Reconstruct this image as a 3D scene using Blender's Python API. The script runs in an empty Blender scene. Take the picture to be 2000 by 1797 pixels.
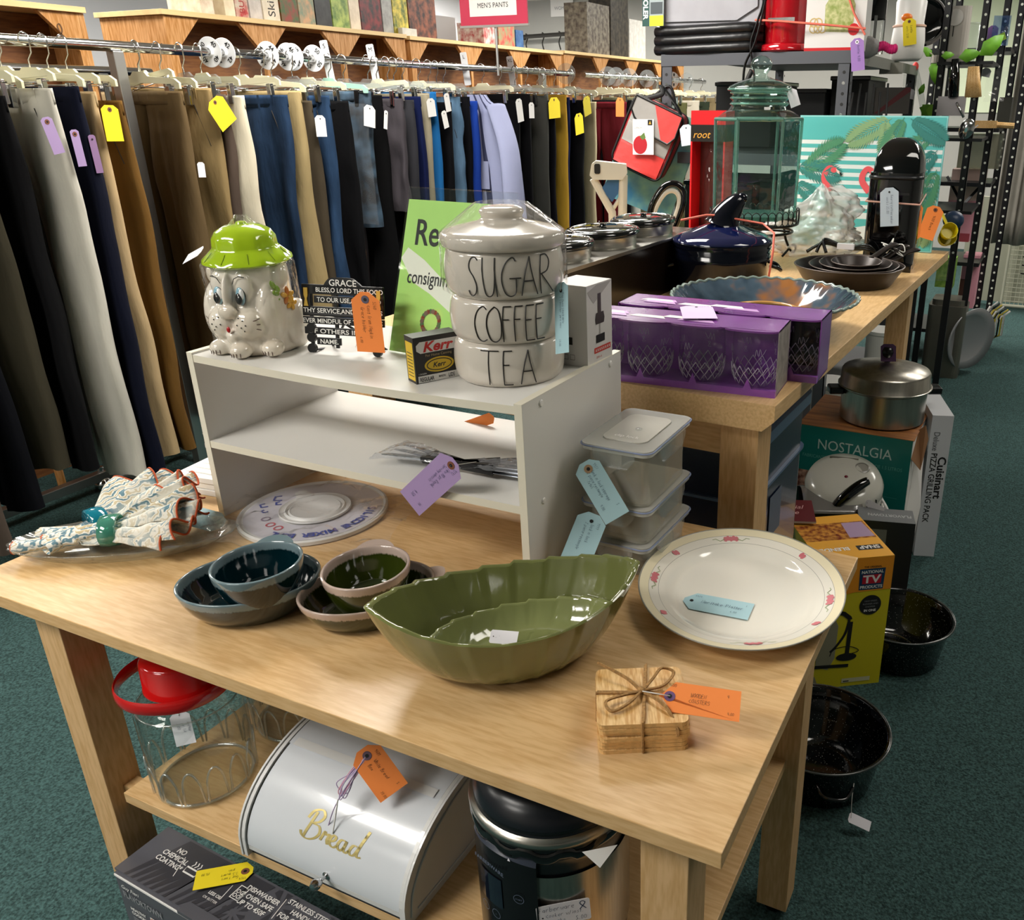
import bpy, bmesh, math, random
from mathutils import Vector, Matrix, noise
R_ = math.radians
PI = math.pi
rnd = random.Random(7)
S = bpy.context.scene
COL = S.collection

# ------------------------------------------------------------------ camera
CAMC = Vector((1.42779431, -0.6061207, 0.68))
CR = Vector((0.908970789, 0.416859616, 0.000406341)).normalized()
CD = Vector((0.158930701, -0.345650124, -0.924806479)).normalized()
CF = Vector((-0.385374022, 0.840686655, -0.380437657)).normalized()
FPX, PX0, PY0 = 1676.2466, 1251.3086, 892.187
cam_data = bpy.data.cameras.new('camera')
cam = bpy.data.objects.new('camera', cam_data)
COL.objects.link(cam)
cam.matrix_world = Matrix((
    (CR.x, -CD.x, -CF.x, CAMC.x),
    (CR.y, -CD.y, -CF.y, CAMC.y),
    (CR.z, -CD.z, -CF.z, CAMC.z),
    (0, 0, 0, 1)))
cam_data.sensor_fit = 'HORIZONTAL'
cam_data.sensor_width = 36
cam_data.lens = FPX / 2000 * 36
cam_data.shift_x = (1000 - PX0) / 2000
cam_data.shift_y = (PY0 - 898.5) / 2000
cam_data.clip_start = 0.05
S.camera = cam

# ------------------------------------------------------------------ world, exposure
w = bpy.data.worlds.new('world')
S.world = w
w.use_nodes = True
w.node_tree.nodes['Background'].inputs[0].default_value = (1.0, 0.97, 0.92, 1)
w.node_tree.nodes['Background'].inputs[1].default_value = 0.3
S.view_settings.view_transform = 'Standard'
S.view_settings.look = 'None'
S.view_settings.gamma = 1
S.view_settings.use_curve_mapping = False
S.view_settings.exposure = 0.22

FLOOR = -0.74
CEIL = 1.8


# ------------------------------------------------------------------ placing helpers
def ray(px, py):
    return CR * ((px - PX0) / FPX) + CD * ((py - PY0) / FPX) + CF


def at(px, py, x=None, y=None, z=None):
    """the point of the room seen at a pixel of the photograph, on a known plane"""
    d = ray(px, py)
    if z is not None:
        return CAMC + d * ((z - CAMC.z) / d.z)
    if y is not None:
        return CAMC + d * ((y - CAMC.y) / d.y)
    return CAMC + d * ((x - CAMC.x) / d.x)


def TR(loc, rz=0, rx=0, ry=0, s=1):
    return Matrix.Translation(Vector(loc)) @ Matrix.Rotation(rz, 4, 'Z') @ Matrix.Rotation(ry, 4, 'Y') @ Matrix.Rotation(rx, 4, 'X') @ Matrix.Scale(s, 4)


def FR(o, xd, yd):
    """frame: origin, x direction, approximate y direction"""
    x = Vector(xd).normalized()
    z = x.cross(Vector(yd)).normalized()
    y = z.cross(x)
    return Matrix(((x.x, y.x, z.x, o[0]), (x.y, y.y, z.y, o[1]), (x.z, y.z, z.z, o[2]), (0, 0, 0, 1)))


def FRONT(x0, y, z0):
    """local x right, y up, z out of a face that looks towards -Y"""
    return FR((x0, y, z0), (1, 0, 0), (0, 0, 1))


def RIGHT(x, y0, z0):
    """face that looks towards +X: local x runs along +Y"""
    return FR((x, y0, z0), (0, 1, 0), (0, 0, 1))


def TOP(x0, y0, z):
    return Matrix.Translation((x0, y0, z))


# ------------------------------------------------------------------ materials
def srgb(h):
    if isinstance(h, (tuple, list)):
        return tuple(h[:3]) + (1,)
    h = h.lstrip('#')
    c = [int(h[i:i + 2], 16) / 255 for i in (0, 2, 4)]
    return tuple(v / 12.92 if v <= 0.04045 else ((v + 0.055) / 1.055) ** 2.4 for v in c) + (1,)


MATS = {}


def newmat(name):
    m = bpy.data.materials.new(name)
    m.use_nodes = True
    nt = m.node_tree
    b = nt.nodes['Principled BSDF']
    return m, nt, b


def M(name, col='#808080', rough=0.5, metal=0.0, coat=0.0, var=0.0, vs=8.0, bump=0.0, bs=60.0, emit=0.0, stretch=None, col2=None, sheen=0.0, spec=0.5):
    if name in MATS:
        return MATS[name]
    m, nt, b = newmat(name)
    N, L = nt.nodes, nt.links
    c = srgb(col)
    b.inputs['Base Color'].default_value = c
    b.inputs['Roughness'].default_value = rough
    b.inputs['Metallic'].default_value = metal
    b.inputs['Coat Weight'].default_value = coat
    b.inputs['Coat Roughness'].default_value = 0.05
    b.inputs['Specular IOR Level'].default_value = spec
    if sheen:
        b.inputs['Sheen Weight'].default_value = sheen
    if emit:
        b.inputs['Emission Color'].default_value = c
        b.inputs['Emission Strength'].default_value = emit
    if var or bump:
        tc = N.new('ShaderNodeTexCoord')
        mp = N.new('ShaderNodeMapping')
        L.new(tc.outputs['Object'], mp.inputs['Vector'])
        if stretch:
            mp.inputs['Scale'].default_value = stretch
    if var:
        nz = N.new('ShaderNodeTexNoise')
        nz.inputs['Scale'].default_value = vs
        nz.inputs['Detail'].default_value = 4
        L.new(mp.outputs[0], nz.inputs['Vector'])
        r = N.new('ShaderNodeValToRGB')
        if col2:
            a, d = c, srgb(col2)
        else:
            a = tuple(v * (1 - var) for v in c[:3]) + (1,)
            d = tuple(min(1, v * (1 + var)) for v in c[:3]) + (1,)
        r.color_ramp.elements[0].position = 0.35
        r.color_ramp.elements[1].position = 0.65
        r.color_ramp.elements[0].color = a
        r.color_ramp.elements[1].color = d
        L.new(nz.outputs[0], r.inputs[0])
        L.new(r.outputs[0], b.inputs['Base Color'])
    if bump:
        n2 = N.new('ShaderNodeTexNoise')
        n2.inputs['Scale'].default_value = bs
        n2.inputs['Detail'].default_value = 3
        L.new(mp.outputs[0], n2.inputs['Vector'])
        bp = N.new('ShaderNodeBump')
        bp.inputs['Strength'].default_value = bump
        bp.inputs['Distance'].default_value = 0.01
        L.new(n2.outputs[0], bp.inputs['Height'])
        L.new(bp.outputs[0], b.inputs['Normal'])
    MATS[name] = m
    return m


def wood(name, c1, c2, axis='x', rough=0.35, scale=1.0, coat=0.0, knots=False):
    """long-grained wood or wood-print laminate, grain along the given axis"""
    if name in MATS:
        return MATS[name]
    m, nt, b = newmat(name)
    N, L = nt.nodes, nt.links
    tc = N.new('ShaderNodeTexCoord')
    mp = N.new('ShaderNodeMapping')
    L.new(tc.outputs['Object'], mp.inputs['Vector'])
    k = {'x': (1.0, 14, 14), 'y': (14, 1.0, 14), 'z': (14, 14, 1.0)}[axis]
    mp.inputs['Scale'].default_value = [v * scale for v in k]
    n1 = N.new('ShaderNodeTexNoise')
    n1.inputs['Scale'].default_value = 1.0
    n1.inputs['Detail'].default_value = 2
    n1.inputs['Distortion'].default_value = 0.8
    L.new(mp.outputs[0], n1.inputs['Vector'])
    mp2 = N.new('ShaderNodeMapping')
    L.new(tc.outputs['Object'], mp2.inputs['Vector'])
    k2 = {'x': (26, 190, 190), 'y': (190, 26, 190), 'z': (190, 190, 26)}[axis]
    mp2.inputs['Scale'].default_value = [v * scale for v in k2]
    n2 = N.new('ShaderNodeTexNoise')
    n2.inputs['Scale'].default_value = 1.0
    n2.inputs['Detail'].default_value = 2
    L.new(mp2.outputs[0], n2.inputs['Vector'])
    ad = N.new('ShaderNodeMath')
    ad.operation = 'MULTIPLY_ADD'
    ad.inputs[1].default_value = 0.78
    L.new(n2.outputs[0], ad.inputs[0])
    mul = N.new('ShaderNodeMath')
    mul.operation = 'MULTIPLY'
    mul.inputs[1].default_value = 0.32
    L.new(n1.outputs[0], mul.inputs[0])
    L.new(mul.outputs[0], ad.inputs[2])
    r = N.new('ShaderNodeValToRGB')
    r.color_ramp.elements[0].position = 0.42
    r.color_ramp.elements[1].position = 0.66
    r.color_ramp.elements[0].color = srgb(c2)
    r.color_ramp.elements[1].color = srgb(c1)
    L.new(ad.outputs[0], r.inputs[0])
    last = r.outputs[0]
    if knots:
        vo = N.new('ShaderNodeTexVoronoi')
        vo.inputs['Scale'].default_value = 3.2
        L.new(tc.outputs['Object'], vo.inputs['Vector'])
        r2 = N.new('ShaderNodeValToRGB')
        r2.color_ramp.elements[0].position = 0.035
        r2.color_ramp.elements[0].color = srgb('#5a3018')
        r2.color_ramp.elements[1].position = 0.06
        r2.color_ramp.elements[1].color = (1, 1, 1, 1)
        L.new(vo.outputs['Distance'], r2.inputs[0])
        mx = N.new('ShaderNodeMix')
        mx.data_type = 'RGBA'
        mx.blend_type = 'MULTIPLY'
        mx.inputs[0].default_value = 0.8
        L.new(last, mx.inputs[6])
        L.new(r2.outputs[0], mx.inputs[7])
        last = mx.outputs[2]
    L.new(last, b.inputs['Base Color'])
    b.inputs['Roughness'].default_value = rough
    b.inputs['Coat Weight'].default_value = coat
    MATS[name] = m
    return m


def thin(name, tint='#ffffff', gloss=0.12, body=0.0, bodycol='#ffffff', rough=0.03, bump=0.0, bs=30.0, edge=1.45):
    """thin clear sheet (glass wall, plastic film): see-through with a fresnel sheen and an optional milky body"""
    if name in MATS:
        return MATS[name]
    m = bpy.data.materials.new(name)
    m.use_nodes = True
    nt = m.node_tree
    N, L = nt.nodes, nt.links
    N.clear()
    out = N.new('ShaderNodeOutputMaterial')
    tr = N.new('ShaderNodeBsdfTransparent')
    tr.inputs[0].default_value = srgb(tint)
    gl = N.new('ShaderNodeBsdfGlossy')
    gl.inputs['Roughness'].default_value = rough
    fr = N.new('ShaderNodeLayerWeight')
    fr.inputs['Blend'].default_value = 0.5
    pw_ = N.new('ShaderNodeMath')
    pw_.operation = 'POWER'
    pw_.inputs[1].default_value = 4.0
    L.new(fr.outputs['Facing'], pw_.inputs[0])
    ad = N.new('ShaderNodeMath')
    ad.operation = 'MULTIPLY_ADD'
    ad.use_clamp = True
    ad.inputs[1].default_value = 0.75
    ad.inputs[2].default_value = gloss * 0.5
    L.new(pw_.outputs[0], ad.inputs[0])
    mx = N.new('ShaderNodeMixShader')
    L.new(ad.outputs[0], mx.inputs[0])
    base = tr.outputs[0]
    if body:
        df = N.new('ShaderNodeBsdfDiffuse')
        df.inputs[0].default_value = srgb(bodycol)
        m2 = N.new('ShaderNodeMixShader')
        m2.inputs[0].default_value = body
        L.new(tr.outputs[0], m2.inputs[1])
        L.new(df.outputs[0], m2.inputs[2])
        base = m2.outputs[0]
    L.new(base, mx.inputs[1])
    L.new(gl.outputs[0], mx.inputs[2])
    if bump:
        tc = N.new('ShaderNodeTexCoord')
        nz = N.new('ShaderNodeTexNoise')
        nz.inputs['Scale'].default_value = bs
        nz.inputs['Detail'].default_value = 2
        L.new(tc.outputs['Object'], nz.inputs['Vector'])
        bp = N.new('ShaderNodeBump')
        bp.inputs['Strength'].default_value = bump
        bp.inputs['Distance'].default_value = 0.01
        L.new(nz.outputs[0], bp.inputs['Height'])
        L.new(bp.outputs[0], gl.inputs['Normal'])
        L.new(bp.outputs[0], fr.inputs['Normal'])
    L.new(mx.outputs[0], out.inputs[0])
    MATS[name] = m
    return m


def banded(name, body, rim, zr, soft=0.004, amp=0.004, nscale=260.0, rough=0.08, coat=0.6, below=None, zb=None):
    """glazed ware: a paler glaze runs down from the rim with a ragged lower edge (by height on the piece)"""
    if name in MATS:
        return MATS[name]
    m, nt, b = newmat(name)
    N, L = nt.nodes, nt.links
    tc = N.new('ShaderNodeTexCoord')
    sp = N.new('ShaderNodeSeparateXYZ')
    L.new(tc.outputs['Object'], sp.inputs[0])
    mp = N.new('ShaderNodeMapping')
    mp.inputs['Scale'].default_value = (1, 1, 0.12)
    L.new(tc.outputs['Object'], mp.inputs['Vector'])
    nz = N.new('ShaderNodeTexNoise')
    nz.inputs['Scale'].default_value = nscale
    nz.inputs['Detail'].default_value = 3
    L.new(mp.outputs[0], nz.inputs['Vector'])
    ma = N.new('ShaderNodeMath')
    ma.operation = 'MULTIPLY_ADD'
    ma.inputs[1].default_value = amp * 2
    L.new(nz.outputs[0], ma.inputs[0])
    L.new(sp.outputs[2], ma.inputs[2])
    mr = N.new('ShaderNodeMapRange')
    mr.inputs[1].default_value = zr - soft + amp
    mr.inputs[2].default_value = zr + soft + amp
    L.new(ma.outputs[0], mr.inputs[0])
    mx = N.new('ShaderNodeMix')
    mx.data_type = 'RGBA'
    L.new(mr.outputs[0], mx.inputs[0])
    mx.inputs[6].default_value = srgb(body)
    mx.inputs[7].default_value = srgb(rim)
    L.new(mx.outputs[2], b.inputs['Base Color'])
    b.inputs['Roughness'].default_value = rough
    b.inputs['Coat Weight'].default_value = coat
    MATS[name] = m
    return m


def stripes(name, c1, c2, axis=0, scale=10.0, duty=0.5, rough=0.8, bump=0.0, ang=0.0):
    if name in MATS:
        return MATS[name]
    m, nt, b = newmat(name)
    N, L = nt.nodes, nt.links
    tc = N.new('ShaderNodeTexCoord')
    mp = N.new('ShaderNodeMapping')
    mp.inputs['Rotation'].default_value = (0, 0, ang)
    L.new(tc.outputs['Object'], mp.inputs['Vector'])
    wv = N.new('ShaderNodeTexWave')
    wv.wave_type = 'BANDS'
    wv.bands_direction = 'XYZ'[axis]
    wv.inputs['Scale'].default_value = scale
    wv.inputs['Distortion'].default_value = 0.4
    L.new(mp.outputs[0], wv.inputs['Vector'])
    r = N.new('ShaderNodeValToRGB')
    r.color_ramp.interpolation = 'CONSTANT'
    r.color_ramp.elements[0].position = 0
    r.color_ramp.elements[1].position = duty
    r.color_ramp.elements[0].color = srgb(c1)
    r.color_ramp.elements[1].color = srgb(c2)
    L.new(wv.outputs['Color'], r.inputs[0])
    L.new(r.outputs[0], b.inputs['Base Color'])
    b.inputs['Roughness'].default_value = rough
    MATS[name] = m
    return m


def speckle(name, base, dots, scale=220.0, thr=0.16, rough=0.12):
    if name in MATS:
        return MATS[name]
    m, nt, b = newmat(name)
    N, L = nt.nodes, nt.links
    tc = N.new('ShaderNodeTexCoord')
    vo = N.new('ShaderNodeTexVoronoi')
    vo.inputs['Scale'].default_value = scale
    L.new(tc.outputs['Object'], vo.inputs['Vector'])
    r = N.new('ShaderNodeValToRGB')
    r.color_ramp.elements[0].position = thr
    r.color_ramp.elements[0].color = srgb(dots)
    r.color_ramp.elements[1].position = thr + 0.03
    r.color_ramp.elements[1].color = srgb(base)
    L.new(vo.outputs['Distance'], r.inputs[0])
    L.new(r.outputs[0], b.inputs['Base Color'])
    b.inputs['Roughness'].default_value = rough
    MATS[name] = m
    return m


# ------------------------------------------------------------------ curves of points
def catmull(pts, n=8, closed=False):
    P = [Vector(p) for p in pts]
    out = []
    m = len(P)
    rng = range(m) if closed else range(m - 1)
    for i in rng:
        if closed:
            p0, p1, p2, p3 = P[(i - 1) % m], P[i], P[(i + 1) % m], P[(i + 2) % m]
        else:
            p0, p1, p2, p3 = P[max(i - 1, 0)], P[i], P[i + 1], P[min(i + 2, m - 1)]
        for k in range(n):
            t = k / n
            out.append(0.5 * ((2 * p1) + (p2 - p0) * t + (2 * p0 - 5 * p1 + 4 * p2 - p3) * t * t + (3 * p1 - 3 * p2 + p3 - p0) * t ** 3))
    if not closed:
        out.append(P[-1].copy())
    return out


def circle(r, n=24, z=0.0, cx=0.0, cy=0.0, ry=None, a0=0.0, a1=2 * PI):
    ry = r if ry is None else ry
    full = abs(a1 - a0 - 2 * PI) < 1e-6
    k = n if full else n - 1
    return [Vector((cx + r * math.cos(a0 + (a1 - a0) * i / k), cy + ry * math.sin(a0 + (a1 - a0) * i / k), z)) for i in range(n)]


def rrect(w, h, r, n=4, cx=0, cy=0):
    out = []
    for sx, sy, a in ((1, 1, 0), (-1, 1, 90), (-1, -1, 180), (1, -1, 270)):
        for k in range(n + 1):
            t = R_(a + 90 * k / n)
            out.append((cx + sx * (w / 2 - r) + r * math.cos(t), cy + sy * (h / 2 - r) + r * math.sin(t)))
    return out


_font = {}


def font_mesh(s, bold=0.0, shear=0.0):
    key = (s, bold, shear)
    if key not in _font:
        cu = bpy.data.curves.new('lettering', 'FONT')
        cu.body = s
        cu.size = 1
        cu.offset = bold
        cu.shear = shear
        cu.resolution_u = 3
        ob = bpy.data.objects.new('lettering', cu)
        me = ob.to_mesh()
        vs = [v.co.copy() for v in me.vertices]
        fs = [tuple(p.vertices) for p in me.polygons]
        ob.to_mesh_clear()
        bpy.data.objects.remove(ob)
        bpy.data.curves.remove(cu)
        _font[key] = (vs, fs)
    return _font[key]


# hand-lettering, one stroke set per character on a 4 x 7 cell (baseline y=2, x-height 6, cap 9)
GL = {
    'A': '022942|1434', 'B': '0209293806|0626353322 02'.replace(' ', ''), 'C': '3827060423 32 43'.replace(' ', ''), 'D': '0209294643220 2'.replace(' ', ''),
    'E': '39090242|0636', 'F': '390902|0626', 'G': '48291804133234 45 25'.replace(' ', ''), 'H': '0902|4942|0545', 'I': '2922', 'J': '3933220314',
    'K': '0902|390542', 'L': '090232', 'M': '0209254942', 'N': '02094249', 'O': '29070423334739 29'.replace(' ', ''), 'P': '02092938 3605'.replace(' ', ''),
    'Q': '290704233347 39|3341'.replace(' ', ''), 'R': '02092938360642', 'S': '48290716354312 03'.replace(' ', ''), 'T': '0949|2922', 'U': '09031232 4349'.replace(' ', ''),
    'V': '092249', 'W': '0912263249', 'X': '0942|0249', 'Y': '092549|2522', 'Z': '09490242',
    'a': '36160413333632', 'b': '09020233361605', 'c': '3606042232', 'd': '361604133339', 'e': '0434362605041232', 'f': '38281812|0626', 'g': '3616041333|363010', 'h': '0902|05163632',
    'i': '1612|1817', 'j': '2620 10|2827'.replace(' ', ''), 'k': '0902|260432', 'l': '1912', 'm': '0206|052622|25364542', 'n': '0206|05163632', 'o': '1604123336 16'.replace(' ', ''),
    'p': '0600|0636 3202'.replace(' ', ''), 'q': '360616 0232|3630'.replace(' ', ''), 'r': '0206|0516 36'.replace(' ', ''), 's': '361605341202', 't': '18122 2|0626'.replace(' ', ''),
    'u': '0603123236 32'.replace(' ', ''), 'v': '061236', 'w': '0612253246', 'x': '0632|0236', 'y': '0613|360 0'.replace(' ', ''), 'z': '06360232',
    '0': '19070412333819', '1': '0719 12'.replace(' ', ''), '2': '07183902 32'.replace(' ', ''), '3': '091936153312 03'.replace(' ', ''), '4': '19054|3932'.replace('4|', '4 5|').replace(' ', ''),
    '5': '39091635331203', '6': '29052 235350 5'.replace(' ', ''), '7': '093912', '8': '1908340312333408 39 19'.replace(' ', ''), '9': '38190726383 2'.replace(' ', ''),
    '.': '1213', ',': '1311', '-': '0535', "'": '1917', '/': '0139', '$': '38180635341303|2921', '*': '1715|0717',
}


def glyph(ch):
    out = []
    for s in GL.get(ch, '').replace(' ', '').split('|'):
        s = s[:len(s) // 2 * 2]
        if len(s) >= 4:
            out.append([(int(s[i]), int(s[i + 1]) - 2) for i in range(0, len(s), 2)])
    return out


class MB:
    """collects geometry in local coordinates and links it as ONE mesh object"""

    def __init__(self):
        self.V, self.F, self.MI, self.SM, self.mats = [], [], [], [], []

    def add(self, vs, fs, mat, T=None, sm=False):
        if mat not in self.mats:
            self.mats.append(mat)
        mi = self.mats.index(mat)
        o = len(self.V)
        if T is not None:
            self.V += [T @ Vector(v) for v in vs]
        else:
            self.V += [Vector(v) for v in vs]
        for f in fs:
            self.F.append(tuple(i + o for i in f))
            self.MI.append(mi)
            self.SM.append(sm)
        return self

    def box(self, x0, x1, y0, y1, z0, z1, mat, T=None):
        vs = [(x, y, z) for z in (z0, z1) for y in (y0, y1) for x in (x0, x1)]
        return self.add(vs, [(0, 2, 3, 1), (4, 5, 7, 6), (0, 1, 5, 4), (2, 6, 7, 3), (0, 4, 6, 2), (1, 3, 7, 5)], mat, T)

    def rect(self, w, h, mat, T, d=0.0):
        """flat print w x h from the lower left corner of frame T, lifted d"""
        return self.add([(0, 0, d), (w, 0, d), (w, h, d), (0, h, d)], [(0, 1, 2, 3)], mat, T)

    def poly(self, pts, mat, T=None, d=0.0):
        return self.add([(p[0], p[1], d) for p in pts], [tuple(range(len(pts)))], mat, T)

    def prism(self, pts, z0, z1, mat, T=None, sm=False, top=None):
        n = len(pts)
        vs = [(p[0], p[1], z0) for p in pts] + [(p[0], p[1], z1) for p in pts]
        self.add(vs, [(i, (i + 1) % n, n + (i + 1) % n, n + i) for i in range(n)], mat, T, sm)
        self.add(vs, [tuple(range(n - 1, -1, -1)), tuple(range(n, 2 * n))], top or mat, T)
        return self

    def lathe(self, prof, mat, seg=48, sx=1.0, sy=1.0, T=None, sm=True, fn=None, cap0=True, cap1=True):
        vs, fs = [], []
        for r, z in prof:
            for i in range(seg):
                a = 2 * PI * i / seg
                x, y = r * math.cos(a) * sx, r * math.sin(a) * sy
                vs.append(fn(x, y, z, a, r) if fn else (x, y, z))
        n = len(prof)
        for j in range(n - 1):
            for i in range(seg):
                k = (i + 1) % seg
                fs.append((j * seg + i, j * seg + k, (j + 1) * seg + k, (j + 1) * seg + i))
        if cap0 and prof[0][0] > 1e-6:
            fs.append(tuple(range(seg - 1, -1, -1)))
        if cap1 and prof[-1][0] > 1e-6:
            fs.append(tuple((n - 1) * seg + i for i in range(seg)))
        return self.add(vs, fs, mat, T, sm)

    def surf(self, fn, nu, nv, mat, cu=False, cv=False, T=None, sm=True):
        vs = [fn(i / (nu if cu else nu - 1), j / (nv if cv else nv - 1)) for j in range(nv) for i in range(nu)]
        fs = []
        for j in range(nv if cv else nv - 1):
            for i in range(nu if cu else nu - 1):
                i2, j2 = (i + 1) % nu, (j + 1) % nv
                fs.append((j * nu + i, j * nu + i2, j2 * nu + i2, j2 * nu + i))
        return self.add(vs, fs, mat, T, sm)

    def tube(self, pts, r, mat, seg=8, closed=False, T=None, ry=None, up=None, sm=True):
        P = [Vector(p) for p in pts]
        n = len(P)
        rr = r if callable(r) else (lambda t: r)
        vs, fs = [], []
        prev = None
        for i in range(n):
            if closed:
                t = (P[(i + 1) % n] - P[i - 1])
            else:
                t = P[min(i + 1, n - 1)] - P[max(i - 1, 0)]
            if t.length < 1e-9:
                t = Vector((0, 0, 1))
            t.normalize()
            ref = Vector(up) if up else (prev if prev is not None else (Vector((0, 0, 1)) if abs(t.z) < 0.9 else Vector((1, 0, 0))))
            u = ref - t * ref.dot(t)
            if u.length < 1e-6:
                u = t.orthogonal()
            u.normalize()
            v = t.cross(u)
            prev = u
            q = rr(i / max(n - 1, 1))
            q2 = q if ry is None else q * ry
            for k in range(seg):
                a = 2 * PI * k / seg
                vs.append(P[i] + u * (math.cos(a) * q2) + v * (math.sin(a) * q))
        for i in range(n if closed else n - 1):
            i2 = (i + 1) % n
            for k in range(seg):
                k2 = (k + 1) % seg
                fs.append((i * seg + k, i * seg + k2, i2 * seg + k2, i2 * seg + k))
        if not closed:
            fs.append(tuple(range(seg - 1, -1, -1)))
            fs.append(tuple((n - 1) * seg + k for k in range(seg)))
        return self.add(vs, fs, mat, T, sm)

    def ell(self, c, r, mat, T=None, seg=24, rings=14, rot=None):
        prof = [(math.sin(PI * i / rings), -math.cos(PI * i / rings)) for i in range(rings + 1)]
        L = Matrix.Translation(c) @ (rot or Matrix.Identity(4)) @ Matrix.Diagonal((r[0], r[1], r[2], 1))
        return self.lathe([(max(p[0], 1e-4), p[1]) for p in prof], mat, seg, T=(T @ L if T is not None else L), cap0=False, cap1=False)

    def text(self, s, size, mat, T, x=0, y=0, d=0.0005, bold=0.0, sx=1.0, shear=0.0, w=None, align='l', rot=0.0):
        vs, fs = font_mesh(s, bold, shear)
        if not vs:
            return self
        x1 = max(v.x for v in vs)
        if w:
            sx = w / (x1 * size)
        off = {'l': 0, 'c': -x1 * size * sx / 2, 'r': -x1 * size * sx}[align]
        L = Matrix.Translation((x, y, d)) @ Matrix.Rotation(rot, 4, 'Z') @ Matrix.Translation((off, 0, 0)) @ Matrix.Diagonal((size * sx, size, 1, 1))
        return self.add(vs, fs, mat, T @ L)

    def hand(self, s, size, mat, T, x=0, y=0, d=0.0006, th=0.07, rot=0.0, sp=5.2, wob=0.25):
        """handwriting: flat pen strokes"""
        L = T @ Matrix.Translation((x, y, d)) @ Matrix.Rotation(rot, 4, 'Z')
        cx = 0
        k = size / 7
        for ch in s:
            if ch == ' ':
                cx += sp * 0.7
                continue
            for st in glyph(ch):
                p = [(cx + a + b * 0.12 + rnd.uniform(-wob, wob), b + rnd.uniform(-wob, wob)) for a, b in st]
                self.line([(a * k * 0.8, b * k) for a, b in p], size * th, mat, L)
            cx += sp if ch not in 'iljt1.,' else sp * 0.65
        return self

    def line(self, pts, wd, mat, T=None, d=0.0, closed=False):
        """flat ribbon along a 2d polyline"""
        P = [Vector((p[0], p[1])) for p in pts]
        n = len(P)
        vs, fs = [], []
        for i in range(n):
            if closed:
                t = P[(i + 1) % n] - P[i - 1]
            else:
                t = P[min(i + 1, n - 1)] - P[max(i - 1, 0)]
            if t.length < 1e-9:
                t = Vector((1, 0))
            t.normalize()
            q = Vector((-t.y, t.x)) * (wd(i / max(1, n - 1)) if callable(wd) else wd) / 2
            vs += [(P[i].x + q.x, P[i].y + q.y, d), (P[i].x - q.x, P[i].y - q.y, d)]
        for i in range(n if closed else n - 1):
            j = (i + 1) % n
            fs.append((2 * i, 2 * i + 1, 2 * j + 1, 2 * j))
        return self.add(vs, fs, mat, T)

    def build(self, name, parent=None, T=None, bev=0.0, sharp=35, mods=()):
        me = bpy.data.meshes.new(name)
        me.from_pydata([tuple(v) for v in self.V], [], self.F)
        for m in self.mats:
            me.materials.append(m)
        me.polygons.foreach_set('material_index', self.MI)
        me.polygons.foreach_set('use_smooth', self.SM)
        me.validate()
        me.update()
        if any(self.SM) and sharp:
            me.set_sharp_from_angle(angle=R_(sharp))
        o = bpy.data.objects.new(name, me)
        COL.objects.link(o)
        if parent is not None:
            o.parent = parent
        if T is not None:
            o.matrix_local = T
        if bev:
            b = o.modifiers.new('bevel', 'BEVEL')
            b.width = bev
            b.segments = 2
            b.limit_method = 'ANGLE'
            b.angle_limit = R_(40)
            b.harden_normals = False
        for f in mods:
            f(o)
        return o


def tag(o, label, cat, group=None, kind=None):
    if label:
        o['label'] = label
    if cat:
        o['category'] = cat
    if group:
        o['group'] = group
    if kind:
        o['kind'] = kind
    return o


def thing(name, label, cat, T=None, group=None):
    o = bpy.data.objects.new(name, None)
    o.empty_display_size = 0.05
    COL.objects.link(o)
    if T is not None:
        o.matrix_world = T if isinstance(T, Matrix) else Matrix.Translation(T)
    return tag(o, label, cat, group)


def solo(mb, name, label, cat, T=None, group=None, **k):
    return tag(mb.build(name, None, T, **k), label, cat, group)


def struct(name, mb, **k):
    o = mb.build(name, **k)
    o['kind'] = 'structure'
    return o


def copy_tree(src, T, label=None, group=None):
    r = src.copy()
    COL.objects.link(r)
    r.matrix_world = T
    if label:
        r['label'] = label
    if group:
        r['group'] = group
    for ch in list(src.children):
        c = ch.copy()
        COL.objects.link(c)
        c.parent = r
        for g in list(ch.children):
            d = g.copy()
            COL.objects.link(d)
            d.parent = c
    return r


def subsurf(n=2):
    def f(o):
        m = o.modifiers.new('subdivision', 'SUBSURF')
        m.levels = n
        m.render_levels = n
    return f


def solid(t, off=0):
    def f(o):
        m = o.modifiers.new('thickness', 'SOLIDIFY')
        m.thickness = t
        m.offset = off
    return f


def remesh(v, sm=4):
    def f(o):
        m = o.modifiers.new('remesh', 'REMESH')
        m.mode = 'VOXEL'
        m.voxel_size = v
        m.use_smooth_shade = True
        s = o.modifiers.new('smooth', 'SMOOTH')
        s.iterations = sm
        s.factor = 0.6
    return f


# ------------------------------------------------------------------ common materials
mapleX = wood('maple_laminate_along_x', '#d8b482', '#c8a06c', 'x', 0.36)
mapleY = wood('maple_laminate_along_y', '#d8b482', '#c6a06c', 'y', 0.36)
mapleZ = wood('maple_laminate_upright', '#d6b080', '#c49c68', 'z', 0.4)
pine = wood('knotty_pine', '#e8bd84', '#d09a5c', 'y', 0.5, 0.6, knots=True)
pineZ = wood('knotty_pine_upright', '#dca56a', '#bf8044', 'z', 0.5, 0.5, knots=True)
white_lam = M('white_melamine', '#dcdad5', 0.3, var=0.03, vs=3)
edge_lam = M('cream_edge_band', '#ded8c6', 0.4)
chrome = M('chrome', '#c9c9c9', 0.12, 1.0)
steel = M('brushed_steel', '#b5b1a8', 0.28, 1.0, var=0.08, vs=30, stretch=(1, 1, 12))
darksteel = M('dark_painted_steel', '#1c1d20', 0.4, 0.3)
greysteel = M('grey_painted_steel', '#54565c', 0.45, 0.3)
black = M('black_plastic', '#0b0b0c', 0.25)
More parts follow.
